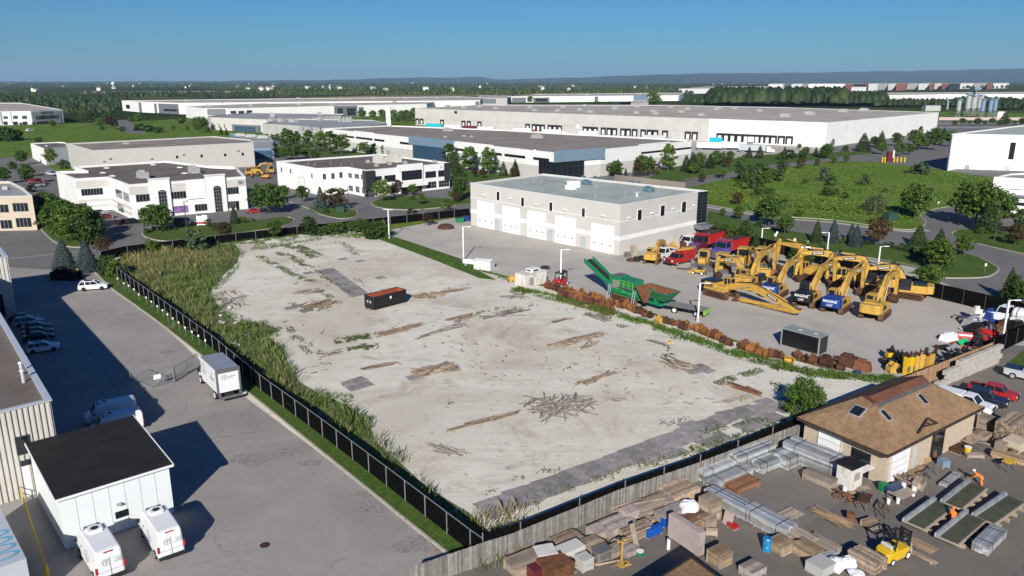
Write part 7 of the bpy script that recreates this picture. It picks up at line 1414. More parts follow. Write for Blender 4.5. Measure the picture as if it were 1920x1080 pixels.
# attachments and scrap in the lower right corner of the yard
def attachment(kind,x,y,label,mat,rz=0,s=1.0,group='machine attachments by the wooden fence'):
 root=thing('hydraulic_breaker' if kind=='breaker' else 'coupler' if kind=='coupler' else 'grapple' if kind=='grapple' else 'compactor',label,'attachment',P(x,y),rz,group,s)
 if kind=='breaker':
  mb=MB();mb.prism([(-.28,-.3),(.28,-.3),(.28,.3),(-.28,.3)],.0,2.3,top=[(-.35,-.36),(.35,-.36),(.35,.36),(-.35,.36)]);mb.build('housing',mat,root,bevel=.05);mb=MB()
  for s_ in(-1,1):mb.side([(-.35,2.3),(.35,2.3),(.4,2.75),(.0,2.95),(-.4,2.7)],s_*.25-.04,s_*.25+.04)
  mb.tube((-.1,-.32,2.65),(-.1,.32,2.65),.12);mb.build('bracket','rust_dark',root);mb=MB();mb.box(-.3,.3,-.33,-.3,.4,1.6);mb.build('side_plate','steel_grey',root)
 elif kind=='grapple':
  mb=MB();mb.prism([(-.35,-.3),(.35,-.3),(.35,.3),(-.35,.3)],0,1.7);mb.build('housing',mat,root,bevel=.06);mb=MB()
  for s_ in(-1,1):
   for i in range(6):t0=-.3+i*.4;t1=t0+.4;mb.beam((s_*.5*math.sin(t0)+s_*.3,0,2.2-.55*math.cos(t0)),(s_*.5*math.sin(t1)+s_*.3,0,2.2-.55*math.cos(t1)),.3,.16)
  mb.build('claw','rust_dark',root)
 elif kind=='compactor':
  mb=MB();mb.box(-.6,.6,-.5,.5,0,.25);mb.box(-.4,.4,-.35,.35,.25,.9);mb.build('housing',mat,root,bevel=.05);mb=MB();mb.tube((-.3,0,.8),(.2,.1,1.5),.1);mb.tube((.2,.1,1.5),(.6,.1,.6),.06);mb.box(-.3,.3,-.3,.3,.9,1.15);mb.build('bracket','hydraulic_black',root)
 else:
  mb=MB();mb.box(-.5,.5,-.3,.3,.2,.6)
  for s_ in(-1,1):mb.side([(-.5,0),(.5,0),(.55,.8),(.1,1.1),(-.5,.7)],s_*.3-.04,s_*.3+.04)
  mb.build('frame',mat,root)
  for q in(-.3,.35):mb=MB();mb.tube((q,-.36,.75),(q,.36,.75),.07);mb.build('pin','steel_grey',root)
for i,(x,y)in enumerate(((1698,702),(1707,701),(1716,699),(1725,696))):attachment('breaker',x,y,f'tall yellow hydraulic breaker standing upright, {ordn(i)} of four from the left','paint_yellow' if i<2 else 'cat_yellow',.6+i*.2,1.0)
attachment('grapple',1741,693,'yellow grapple with curved rusty claw beside the upright breakers','cat_yellow',.5,1.25)
for i,(x,y,k,m_)in enumerate(((1660,683,'coupler','hydraulic_black'),(1668,676,'compactor','paint_yellow'),(1676,688,'coupler','hydraulic_black'),(1684,682,'compactor','paint_yellow'),(1690,676,'compactor','paint_yellow'),(1672,698,'coupler','cat_yellow'),(1683,698,'coupler','hydraulic_black'),(1757,690,'compactor','steel_grey'),(1768,684,'coupler','hydraulic_black'),(1778,680,'compactor','hydraulic_black'),(1788,675,'coupler','hydraulic_black'),(1798,672,'coupler','rust'),(1808,668,'compactor','hydraulic_black'),(1818,664,'coupler','rust_dark'),(1763,697,'coupler','hydraulic_black'),(1780,690,'coupler','rust_dark'),(1795,683,'compactor','hydraulic_black'),(1812,676,'coupler','hydraulic_black'),(1753,678,'compactor','steel_grey'),(1830,664,'compactor','rust'),(1842,660,'coupler','hydraulic_black'))):
 attachment(k,x,y,f'dusty {"coupler frame" if k == "coupler" else "plate compactor"}, {ordn(i)} piece of the attachment heap by the wooden fence',m_,R.uniform(0,3),R.uniform(.9,1.4))
def junk(name,label,x,y,mat,sx,sy,sz,rz=0,kind='slab',cat='scrap part'):
 root=thing(name,label,cat,P(x,y),rz,'machine parts heaped in the yard corner');mb=MB()
 if kind=='slab':mb.prism([(-sx/2,-sy/2),(sx/2,-sy/2),(sx/2,sy/2),(-sx/2,sy/2)],0,sz,top=[(-sx*.4,-sy*.35),(sx*.45,-sy*.4),(sx*.4,sy*.4),(-sx*.42,sy*.38)]);mb.box(-sx*.3,sx*.2,-sy*.2,sy*.25,sz,sz*1.25)
 elif kind=='drum':mb.lathe([(.05,-sx/2),(sy/2*.9,-sx/2*.97),(sy/2,-sx/2*.85),(sy/2,sx/2*.85),(sy/2*.9,sx/2*.97),(.05,sx/2)],n=14,M=Matrix.Translation((0,0,sy/2))@Matrix.Rotation(math.pi/2,4,'Y'))
 elif kind=='tyre':mb.lathe([(sx*.3,0),(sx*.45,0),(sx*.5,sz*.25),(sx*.5,sz*.75),(sx*.45,sz),(sx*.3,sz)],n=18)
 elif kind=='mound':mb.lathe([(sx/2,0),(sx*.46,sz*.5),(sx*.3,sz*.85),(.05,sz)],n=12)
 elif kind=='sheet':mb.add([(-sx/2,-sy/2,.1),(sx/2,-sy/2,.25),(sx/2,sy/2,sz),(-sx/2,sy/2,sz*.8),(-sx/2,-sy/2,.16),(sx/2,-sy/2,.31),(sx/2,sy/2,sz+.06),(-sx/2,sy/2,sz*.8+.06)],[(0,3,2,1),(4,5,6,7),(0,1,5,4),(1,2,6,5),(2,3,7,6),(3,0,4,7)])
 mb.build('body',mat,root,bevel=.05 if kind in('slab','sheet')else 0)
for a_ in(('engine_cover','white engine cover lying in the scrap corner beside the long shadow',1779,637,'paint_white',3.0,1.3,.9,.5),('fuel_drum','pink and white cylindrical tank right of the white engine cover',1810,637,'drum_pink',2.3,1.1,0,-.35,'drum'),('engine_hood','bright green panel lying over the scrap heap',1807,648,'paint_lime2',2.0,.8,.8,.5,'sheet'),('steel_plate','orange red panel below the green one in the scrap heap',1812,658,'paint_orange',1.8,1.1,.6,-.3,'sheet'),('steel_plate','grey sheet leaning at the lower left of the scrap heap',1790,660,'cargo_grey',2.6,1.2,.8,.6,'sheet'),('engine_block','dull grey concrete coloured machine part at top of the scrap corner',1828,612,'hvac',3.2,2.2,1.1,.2),('engine_block','small white and red box part on top of the grey machine part',1829,602,'container_white',1.4,1.0,1.9,.2),('engine_block','blue painted machine part beside the tanker truck',1858,604,'house_blue',2.4,2.0,1.7,.3),('rubber_heap','black mound of rubber in front of the blue machine part',1851,621,'rubber',2.6,2,1.6,0,'mound'),('twisted_scrap','dark red steel frame below the black rubber mound',1848,633,'paint_red',2.6,1.0,1.0,.3),('engine_block','black engine part left of the black rubber mound',1829,625,'hydraulic_black',2.2,1.8,1.3,.4),('steel_plate','tan flat plate left of the black engine part',1810,618,'wall_beige',1.8,.7,.3,.1,'sheet'),('twisted_scrap','black twisted frame at upper left of the scrap corner',1808,602,'hydraulic_black',2.2,1.0,.6,-.3),('twisted_scrap','grey green frame farthest left of the scrap corner',1798,598,'steel_grey',2.0,.8,.5,-.5),('engine_block','rust brown gearbox by the white lamp post',1884,617,'rust_dark',2.4,1.8,1.2,.7),('engine_block','black gearbox right of the white lamp post',1905,622,'hydraulic_black',3,2,1.4,.3),('twisted_scrap','dark rusted frame at right edge of the scrap corner',1912,636,'rust_dark',3,1.6,1.0,.2),('steel_plate','dusty tan plate in front of the white lamp post',1868,632,'wall_beige',2.6,1.8,.4,.5,'sheet'),('engine_block','dark red part at bottom right of the scrap heap',1846,645,'paint_red',1.0,.9,.8,.2),('engine_block','black part below the dark red frame',1836,650,'hydraulic_black',1.6,1.2,.9,.6),('twisted_scrap','rusty orange rod bundle left of the green panel',1795,646,'rust_orange',2.0,.5,.4,.2),('engine_block','black part with hoses at foot of the scrap heap',1826,655,'hydraulic_black',1.8,1.4,1.0,.2),('steel_plate','dark flat plate lying left of the scrap heap',1770,652,'rubber',2.6,1.8,.05,.3,'sheet'),('steel_plate','big rusty half shell at lower end of the bucket row',1590,686,'rust_dark',2.6,1.5,1.3,-.7,'slab'),('steel_plate','second rusty half shell with yellow rim beside the first',1616,694,'rust',2.2,1.1,1.2,-.7,'slab'),('rubber_heap','black covered heap at the lower end of the bucket row',1548,680,'rubber',1.8,1.6,1.2,0,'mound'),('twisted_scrap','blue crumpled piece in the grass at lower end of buckets',1607,700,'house_blue',1.0,.7,.35,.3),('machine_tyre','large black tyre on its side beside the garage corner',1205,487,'tyre',1.9,1.9,.7,0,'tyre'),('machine_tyre','black tyre stack part left of the small excavator',1194,490,'tyre',1.4,1.4,.9,0,'tyre'),('rubble_pile','brown heap of rubble at the garage corner',1184,489,'rust_dark',2.2,1.8,.6,0,'mound'),('steel_plate','grey green slab lying in front of the red service truck',1288,506,'steel_grey',4.0,.9,.2,-.4,'sheet'),('steel_plate','rusty steel plate spread under the yellow dozers',1345,511,'rust',5,2.2,.2,-.3,'sheet'),('engine_block','yellow machine part left of the white ribbed container',961,527,'cat_yellow',1.6,1.2,.9,.3),('engine_block','black frame pieces on the yard behind the ribbed container',1022,504,'hydraulic_black',1.8,1.0,.5,.2),('rubber_heap','dark covered waste heap by the far fence',836,428,'rust_dark',4.2,3,1.2,0,'mound')):
 junk(*a_)
rj=random.Random(6)
for i in range(22):
 x=rj.uniform(1822,1918);y=664-(x-1822)*.35+rj.uniform(-34,0);junk('twisted_scrap',f'dark odd machine part, {ordn(i)} of the loose bits at the right scrap corner',x,y,rj.choice(['hydraulic_black','rust_dark','hydraulic_black','steel_grey','paint_maroon','rust']),rj.uniform(.8,2),rj.uniform(.6,1.4),rj.uniform(.5,1.3),rj.uniform(0,3),rj.choice(['slab','sheet','drum','slab']))
for i in range(16):
 x=rj.uniform(1232,1300);y=486-(x-1232)*.42+rj.uniform(-12,2);junk('twisted_scrap',f'dusty machine part, {ordn(i)} of those between the garage wall and pickups',x,y,rj.choice(['rust_dark','rust','hvac','hydraulic_black','wall_beige','cat_yellow']),rj.uniform(1,2.4),rj.uniform(.8,1.5),rj.uniform(.6,1.7),rj.uniform(0,3),rj.choice(['slab','sheet','slab']))
for i,(x,y,m_,l)in enumerate(((1188,476,'wall_beige','tall stack of wooden pallets against the garage corner'),(1177,482,'fence_grey_wood','lower stack of grey pallets at the garage corner'))):
 root=thing('pallet_stack',l,'pallet stack',P(x,y),ab_);mb=MB()
 for k in range(9 if i==0 else 5):
  for q in range(4):mb.box(-.6,.6,-.55+q*.3,-.4+q*.3,.22*k+.14,.22*k+.18)
  for q in range(3):mb.box(-.6+q*.53,-.48+q*.53,-.55,.5,.22*k,.22*k+.14)
 mb.build('boards','wall_beige' if i==0 else 'fence_grey_wood',root)
for i,(x,y)in enumerate(((862,417),(877,414),(888,415))):
 root=thing('waste_bin',['green waste bin at left','blue green waste bin in the middle','black waste bin at right'][i]+' beside the bay garage','waste bin',P(x,y),.3);mb=MB();mb.prism([(-.9,-.6),(.9,-.6),(.9,.6),(-.9,.6)],.1,1.3,top=[(-1,-.75),(1,-.75),(1,.75),(-1,.75)]);mb.build('shell',['paint_green','house_blue','plastic_black'][i],root);mb=MB();mb.box(-1.02,1.02,-.77,.77,1.3,1.38);mb.build('lid','plastic_black',root)
for x,y,l,s_ in((596,390,'beside the blue spruce',1.5),(637,398,'below the round shrub tree',1.4),(652,390,'right of the round shrub tree',.9),(1669,414,'at the meadow edge',1.9)):
 root=thing('transformer_box','dark green transformer box '+l,'utility box',P(x,y),.3,scale=s_);mb=MB();mb.box(-.8,.8,-.6,.6,0,1.1);mb.build('body','box_green',root,bevel=.04);mb=MB();mb.box(-.84,.84,-.64,.64,1.1,1.18);mb.build('lid','box_green',root)
root=thing('bin_enclosure','black slatted bin enclosure below the clipped spruces','enclosure',P(125,524),-.08,scale=.8);W_=6;mb=MB();mb.box(-W_/2,W_/2,-1.3,-1.2,0,1.9);mb.box(-W_/2,-W_/2+.1,-1.2,1.2,0,1.9);mb.box(W_/2-.1,W_/2,-1.2,1.2,0,1.9);mb.box(-W_/2,W_/2,1.2,1.3,0,1.9);mb.build('screen','fence_screen',root)
for i,(x,y)in enumerate(((111,520),(129,519),(147,517))):
 root=thing('bollard',f'yellow bollard, {ordn(i)} from left by the bin enclosure','bollard',P(x,y),0,'yellow bollards');mb=MB();mb.tube((0,0,0),(0,0,1.3),.13,n=10);mb.build('post','paint_yellow',root);mb=MB();mb.tube((0,0,1.3),(0,0,1.38),.13,.05,n=10);mb.build('cap','paint_yellow',root)
for i,x in enumerate((1654,1659,1676,1682,1689,1696)):
 root=thing('bollard',f'yellow bollard, {ordn(i)} from left at the far gatehouse','bollard',P(x,304),0,'yellow bollards');mb=MB();mb.tube((0,0,0),(0,0,2.2),.35,n=8);mb.build('post','paint_yellow',root)
root=thing('gatehouse','small dark red gatehouse between the far bollards','booth',P(1667,303),0);mb=MB();mb.box(-1.2,1.2,-1,1,0,4.6);mb.build('wall','paint_maroon',root);mb=MB();mb.box(.9,1.5,-1.1,1.1,0,5);mb.build('pillar','cap_white',root)
root=thing('chain_gate','pair of open chain-link gates crossing the left car park','gate',P(300,722));o_=root.location
def gate(a,b,h=1.9):
 A_=P(*a)-o_;B_=P(*b)-o_;f=MB();f.tube(A_+Vector((0,0,.15)),B_+Vector((0,0,.15)),.035,n=6);f.tube(A_+Vector((0,0,h)),B_+Vector((0,0,h)),.035,n=6);f.tube(A_,A_+Vector((0,0,h)),.04,n=6);f.tube(B_,B_+Vector((0,0,h)),.04,n=6);f.tube(A_+Vector((0,0,.15)),B_+Vector((0,0,h)),.025,n=6);m_=(A_+B_)/2;f.tube(m_+Vector((0,0,.15)),m_+Vector((0,0,h)),.03,n=6);g_=f.build('gate_leaf','galvanised',root);q=MB();L=(B_-A_).length;n=int(L/.22)
 for i in range(-9,n+9):
  for s in(-1,1):
   t0=max(0,min(1,i*.22/L));t1=(i*.22+s*1.7)/L;z1_=h
   if t1>1:z1_=.15+1.75*(1-t0)*L/1.7;t1=1
   if t1<0:z1_=.15+1.75*t0*L/1.7;t1=0
   if 0<=i<=n and z1_>.3:q.beam(A_.lerp(B_,t0)+Vector((0,0,.15)),A_.lerp(B_,t1)+Vector((0,0,z1_)),.008,.008)
 q.build('chain_mesh','galvanised',g_)
gate((245,713),(285,727));gate((285,727),(330,716));gate((330,716),(372,690))
for x,y in((285,727),(327,717)):mb=MB();p=P(x,y)-o_;mb.tube(p,p+Vector((0,0,2.3)),.06,n=8);mb.build('gate_post','galvanised',root)
mb=MB();p=P(288,727)-o_;d_=(P(330,716)-P(285,727)).normalized();mb.beam(p+d_*.15+Vector((0,-.06,1.25)),p+d_*1.0+Vector((0,-.06,1.25)),.02,.6);mb.build('sign_plate','cap_white',root)
root=thing('guard_rail','long yellow guard rail along the ramp left of the white shed','railing',P(88,1078));o_=root.location;A_=P(88,1080)-o_;B_=P(38,925)-o_;mb=MB();n=8
for z in(.55,1.1):mb.tube(A_+Vector((0,0,z)),B_+Vector((0,0,z)),.04,n=6)
mb.build('rail','line_yellow',root)
for i in range(n+1):mb=MB();q=A_.lerp(B_,i/n);mb.tube(q,q+Vector((0,0,1.12)),.035,n=6);mb.build('post','line_yellow',root)
root=thing('bollard','thick yellow bollard at the foot of the guard rail','bollard',P(90,1088),0,'yellow bollards');mb=MB();mb.tube((0,0,0),(0,0,1.2),.16,n=10);mb.lathe([(.16,1.2),(.12,1.28),(.02,1.32)],n=10);mb.build('post','paint_yellow',root)
root=thing('manhole','round rusty manhole cover in the left car park','manhole cover',P(497,1022));mb=MB();mb.tube((0,0,.005),(0,0,.02),.4,n=20);mb.build('cover','rust_dark',root)
# silos and far plant
def silos():
 pm('silo_steel',(0.42,0.43,0.43),.45,.4,var=.15);pm('silo_blue',(0.22,0.30,0.42),.4,.3,var=.15)
 def silo(x,yb,yt,r,mat,label,legs=4):p=P(x,yb);h=HT(x,yb,yt);root=thing('silo',label,'silo',p,0,'silos of the far plant');mb=MB();mb.lathe([(r*.25,legs),(r,legs+r*1.2),(r,h-r*.4),(r*.3,h)]if legs else[(r,0),(r,h-r*.3),(r*.3,h)],n=16);mb.build('vessel',mat,root,smooth=False);mb=MB();[mb.tube((r*.8*math.cos(t),r*.8*math.sin(t),0),(r*.8*math.cos(t),r*.8*math.sin(t),legs+2),.2,n=6)for t in(.8,2.3,3.9,5.4)]if legs else mb.tube((0,0,h),(0,0,h+.6),.3);mb.build('leg' if legs else 'vent','silo_steel',root);mb=MB();ring(mb,[(-r,-r),(r,-r),(r,r),(-r,r)],[(-r+.1,-r+.1),(r-.1,-r+.1),(r-.1,r-.1),(-r+.1,r-.1)],h,h+1.0);mb.build('guard_rail','silo_blue',root)
 silo(1840,221,187,2.1,'silo_blue','pale blue silo, left of the three bright ones');silo(1854,221,187,2.1,'silo_blue','pale blue silo, middle of the three bright ones');silo(1863,219,186,2.0,'silo_blue','pale blue silo, right of the three bright ones')
 silo(1823,217,180,3.0,'silo_steel','grey silo beside the slanted conveyor, left one');silo(1834,216,179,3.0,'silo_steel','grey silo beside the slanted conveyor, right one');silo(1812,217,178,2.8,'silo_steel','shaded grey silo behind the slanted conveyor');silo(1795,220,187,2.2,'silo_steel','small square topped grey silo left of the conveyor')
 root=thing('conveyor_tower','slanted grey conveyor rising to the silo tops','conveyor',P(1806,216));o_=root.location;mb=MB();a=P(1805,214)-o_;hh=HT(1824,216,167);b=P(1824,216)-o_+Vector((0,0,hh));mb.beam(a+Vector((0,0,1)),b,2.2,1.4);mb.build('belt_gallery','silo_steel',root);mb=MB();mb.box(b.x-3,b.x+3,b.y-2,b.y+2,hh-1,hh+2);mb.build('drive_house','silo_blue',root);mb=MB();mb.tube((b.x,b.y,0),b,.5,n=6);mb.build('support','silo_steel',root)
 root=thing('dust_pipe','bent pale duct left of the silos','duct',P(1776,205));h=HT(1776,205,183);mb=MB();mb.tube((0,0,0),(0,0,h*.6),1.2,n=10);mb.tube((0,0,h*.6),(-3,0,h),1.2,n=10);mb.build('pipe','silo_steel',root)
 root=thing('plant_shed','long low grey shed left of the silos','building',P(1745,208));mb=MB();mb.box(-9,9,-5,5,0,6.5);mb.build('wall','wall_grey',root);mb=MB();mb.box(-9.2,9.2,-5.2,5.2,6.5,6.8);mb.build('roof','panel_grey',root)
 root=thing('plant_shed','small white shed right of the silos','building',P(1872,221));mb=MB();mb.box(-3,5,-3,3,0,6);mb.build('wall','wall_white',root);mb=MB();mb.box(-3.2,5.2,-3.2,3.2,6,6.3);mb.build('roof','roof_tan',root)
 root=thing('site_wall','long pinkish low wall in front of the silos','wall',P(1760,225));o_=root.location;mb=MB();mb.beam(Vector((0,0,1.3)),P(2000,226)-o_+Vector((0,0,1.3)),.5,2.6);mb.build('panel','wall_pink',root)
silos()
root=thing('sign_board','white and red leasing sign on the lawn of the arched office','sign',P(380,425),.1);mb=MB();mb.box(-1.3,-.05,-.05,.05,.4,2.7);mb.box(.05,1.3,-.05,.05,.4,2.9);mb.build('panel','cap_white',root);mb=MB();mb.box(-1.3,-.05,-.06,-.05,.7,1.2);mb.box(.05,1.3,-.06,-.05,.7,1.2);mb.build('red_band','paint_red',root)
for s_ in(-1,1):mb=MB();mb.box(s_*1.25-.05,s_*1.25+.05,.05,.15,0,2.9);mb.build('post','cap_white',root)
root=thing('tower','tall narrow white tower above the ribbon window roof','tower',P(729,236));h_=HT(729,236,203);mb=MB();mb.box(-1.8,1.8,-1.4,1.4,0,h_);mb.build('shaft','wall_white',root);mb=MB();mb.box(-1.9,1.9,-1.5,1.5,h_,h_+.6);mb.build('cap','cap_metal',root)
root=thing('water_tower','tiny white water tower on the far left horizon','tower',P(213,166));mb=MB();mb.lathe([(3,0),(3,16),(9,20),(9,27),(4,30),(.2,31)],n=14);mb.build('tank','wall_white',root);mb=MB();mb.tube((0,0,31),(0,0,34),.5);mb.build('mast','wall_white',root)
# debris on the gravel
pm('mat_grey',(0.27,0.25,0.245),.85,var=.28,scale=.9,dirt=(.5,.46,.4),dirtamt=.7,rnd=.25)
pm('old_wood',(0.36,0.27,0.20),.9,var=.35,scale=2,rnd=.2,isl=.5);pm('grey_wood',(0.33,0.285,0.26),.9,var=.3,scale=2,rnd=.2,isl=.45);pm('new_wood',(0.37,0.26,0.155),.85,var=.25,scale=1.5,rnd=.25,isl=.4,dirt=(.25,.2,.15),dirtamt=.5);pm('pale_wood',(0.36,0.295,0.235),.85,var=.2,scale=1,rnd=.3,isl=.4,dirt=(.25,.2,.16),dirtamt=.6);pm('brown_wood',(0.22,0.11,0.06),.85,var=.3,scale=2,rnd=.2,isl=.5)
pm('aluminium',(0.52,0.54,0.55),.45,.35,var=.2,rnd=.1,isl=.6,dirt=(.3,.29,.27),dirtamt=.5);pm('ply_green',(0.07,0.075,0.045),.6,var=.3,scale=1.2);pm('vis_orange',(0.8,0.2,0.03),.8,var=.2,scale=6);pm('tarp_blue',(0.01,0.08,0.4),.5);pm('skin',(0.35,0.2,0.14),.7);pm('bag_white',(0.75,0.75,0.77),.8)
dF=math.atan2(*(P(1440,850)-P(1075,993)).yx);dL=math.atan2(*(P(300,580)-P(800,968)).yx)
def plate(x,y,L,W,rz,lab,mat='mat_grey',z=.05):
 p=P(x,y);r_=thing('ground_mat',lab,'ground mat',(p.x,p.y,.014),rz,'flat mats laid on the gravel');mb=MB();mb.box(-L/2,L/2,-W/2,W/2,0,z);mb.build('panel',mat,r_);r_.scale=(1,1,R.uniform(.7,1.1))
def U2(p0,p1,t):return(p0[0]+(p1[0]-p0[0])*t,p0[1]+(p1[1]-p0[1])*t)
for i in range(15):x,y=U2((925,953),(1300,812),i/14);plate(x,y,2.35,3.0+R.uniform(-.2,.3),dF+R.uniform(-.05,.05),f'grey mat, {ordn(i)} from the left in the long mat strip',z=.05+.012*(i%3))
for i in range(9):x,y=U2((1298,803),(1440,760),i/8);plate(x+(i%2)*4,y+R.uniform(-4,5),2.3,2.5,dF+R.uniform(-.2,.2),f'blue grey mat, {ordn(i)} of the loose right end of the strip',z=.04+.012*(i%3))
for i,(x,y)in enumerate(((1215,842),(1240,838),(1262,846),(1225,856),(1180,862),(1330,830),(1350,822),(1425,790),(1448,782),(1465,765),(1480,752),(1400,800))):plate(x,y,2.4,2.3,dF+R.uniform(-.2,.2),f'worn flat mat, {ordn(i)} from the left below the long strip',z=.035+.012*(i%3))
for i,(x,y)in enumerate(((655,719),(672,713),(683,722),(666,727),(777,708),(790,703),(1313,688),(1325,695),(1300,697),(560,574),(545,578),(573,583),(643,486),(675,490),(713,521),(578,512))):plate(x,y,1.9,1.7,dF+R.uniform(-.3,.3),f'small flat mat, {ordn(i)} of the scattered ones on the open gravel',z=.04+.012*(i%3))
for i in range(12):x,y=U2((612,507),(672,552),i/11);plate(x,y,3.4,2.1,dF+.1,f'slatted grey mat, {ordn(i)} from top beside the black bin',z=.04+.01*(i%2))
def sticks(x0,y0,x1,y1,n,spread,chaos,mat,lab,lmin=1.5,lmax=4.5,th=.09,hz=.38):
 a,b=P(x0,y0),P(x1,y1);c=(a+b)/2;d=(b-a);L=d.length;ang=math.atan2(d.y,d.x);d.normalize();nn=Vector((-d.y,d.x,0));mb=MB()
 for k in range(n):
  l=min(R.uniform(lmin,lmax),L*1.1+1);t=R.uniform(-.5,.5)*max(0,L-l*.6);q=d*t+nn*R.gauss(0,spread*.45);an=ang+R.gauss(0,chaos);dz=R.uniform(.05,hz)*math.exp(-(q.length/(L*.45+.5))**2);e=Vector((math.cos(an),math.sin(an),0))*l/2;s=Vector((0,0,R.uniform(-.1,.1)*chaos*l));z=Vector((0,0,max(.05,dz)));p0=q-e+z-s;p1=q+e+z+s;p0 .z=max(.04,p0 .z);p1 .z=max(.04,p1 .z);mb.beam(p0,p1,th*R.uniform(.7,1.8),th*.7)
 o=mb.build('timber_debris',mat,None);o.location=(c.x,c.y,0.02);tag(o,lab,'timber pile',kind='stuff')
for a_ in((553,552,598,545,14,1.6,.12,'grey_wood','thin grey boards left of the black bin'),(568,580,628,566,45,1.6,.5,'old_wood','tangled brown timber pile below the thin boards'),(780,560,830,552,40,1.0,.5,'old_wood','jumbled sticks right of the black bin'),(815,553,880,541,26,.4,.07,'old_wood','long narrow timber row right of the black bin'),(705,632,790,609,46,.8,.12,'old_wood','long brown timber pile below the black bin'),(787,634,868,611,24,.5,.06,'grey_wood','grey long timbers right of the long brown pile'),(842,603,890,590,18,1.0,.1,'old_wood','small rack of parallel brown poles'),(835,618,875,606,8,1.4,.9,'grey_wood','crossed poles below the small rack'),(905,600,990,580,20,1.2,.3,'grey_wood','thin sticks among weeds at mid lot'),(684,694,742,682,12,.5,.05,'old_wood','neat small stack of tan boards'),(778,702,850,688,80,1.5,.22,'old_wood','big fan of brown boards on a grey mat'),(597,668,635,661,7,1.3,.9,'grey_wood','crossed grey planks like a lattice'),(1035,650,1130,628,80,.9,.16,'old_wood','long thick pile of brown timber at lot centre'),(1092,655,1126,640,7,.5,.2,'old_wood','loose boards below the long thick pile'),(1088,722,1150,702,24,.6,.15,'old_wood','low brown stick row right of centre'),(998,778,1112,752,100,2.0,.75,'grey_wood','largest tangle of grey planks at lot centre'),(990,770,1030,745,14,1.4,1.2,'grey_wood','long planks fanned at left of the largest tangle'),(838,810,972,774,30,.5,.07,'old_wood','very long thin tan timber line'),(806,838,868,858,12,.8,.35,'grey_wood','few crossed dark beams near the left reeds'),(1245,672,1300,698,16,1.6,.3,'old_wood','rusty brown slats at right of the lot'),(1212,638,1280,656,6,1.4,.03,'grey_wood','three thin rails beside a yellow scrap'),(1367,722,1420,740,12,.5,.1,'brown_wood','dark timber beam pile near the right weeds'),(1360,756,1400,746,8,.4,.1,'grey_wood','small grey slat pile below the dark beams'),(1030,608,1072,598,8,.4,.1,'old_wood','short brown slab in upper centre'),(1100,590,1140,604,9,1,.1,'grey_wood','thin rails with weeds near the buckets'),(948,560,985,552,14,.6,.4,'grey_wood','sticks near the ribbed container'),(980,560,960,548,6,.4,.2,'grey_wood','few sticks in weeds by the container'),(640,455,672,474,40,.9,1.2,'grey_wood','line of dark rubble at the top of the lot',.3,1.0),(425,560,450,580,30,2.0,1.0,'grey_wood','brush and slats at the reed edge',.5,2.0),(420,545,460,560,16,1.8,.2,'old_wood','thin slats beside the reeds',1,3),(700,548,660,520,14,.5,1,'grey_wood','broken bits along the slatted mats',.3,1),(770,555,820,560,5,.5,.5,'grey_wood','loose twigs right of bin'),(1120,742,1200,765,6,2.5,.8,'grey_wood','single loose boards below the low stick row',.6,1.6),(1240,745,1370,752,7,2,.6,'grey_wood','single loose boards at lower right of the lot',.6,1.8),(560,700,640,690,5,3,.8,'grey_wood','single loose boards at left of the lot',.5,1.5),(520,600,600,650,12,5,1.2,'old_wood','scattered splinters at left of the lot',.3,1.0),(500,470,700,560,40,9,1.2,'old_wood','scattered splinters over the top of the lot',.2,.9),(900,640,1300,740,60,9,1.5,'old_wood','scattered splinters over the middle of the lot',.2,.7),(750,600,1000,720,40,8,1.5,'grey_wood','scattered splinters at left middle of the lot',.2,.6),(1440,690,1600,712,30,1,1.4,'rust_dark','scrap bits in the weeds at the end of the buckets',.3,1)):sticks(*a_[:9],*a_[9:])
def rubble(n,poly,s0,s1,mat,lab,seed):
 rr=random.Random(seed);mb=MB();W=PS(poly)
 for x,y in scatter(W,n,rr):s=rr.uniform(s0,s1);a=rr.uniform(0,3);M=Matrix.Translation((x,y,s*.25))@Matrix.Rotation(a,4,'Z')@Matrix.Diagonal((s,s*rr.uniform(.5,1),s*.5,1));mb.lathe([(.3,-.5),(.5,0),(.35,.4),(.05,.5)],n=5,M=M)
 o=mb.build('loose_stones',mat);tag(o,lab,'stones',kind='stuff')
rubble(2600,[(480,480),(680,445),(900,515),(1420,665),(1560,720),(1300,850),(960,980),(850,900),(700,780),(560,660),(440,560)],.06,.2,'wall_beige','loose stones scattered over the gravel lot',3)
rubble(500,[(720,850),(760,800),(900,900),(960,960),(1100,900),(1300,840),(1450,790),(1400,830),(1000,960),(930,985)],.06,.22,'wall_grey','pale stones along the lower edge of the lot',4)
rubble(16,[(412,575),(440,575),(470,640),(440,660),(410,600)],.4,.9,'hvac','grey boulders half hidden in the reeds',5)
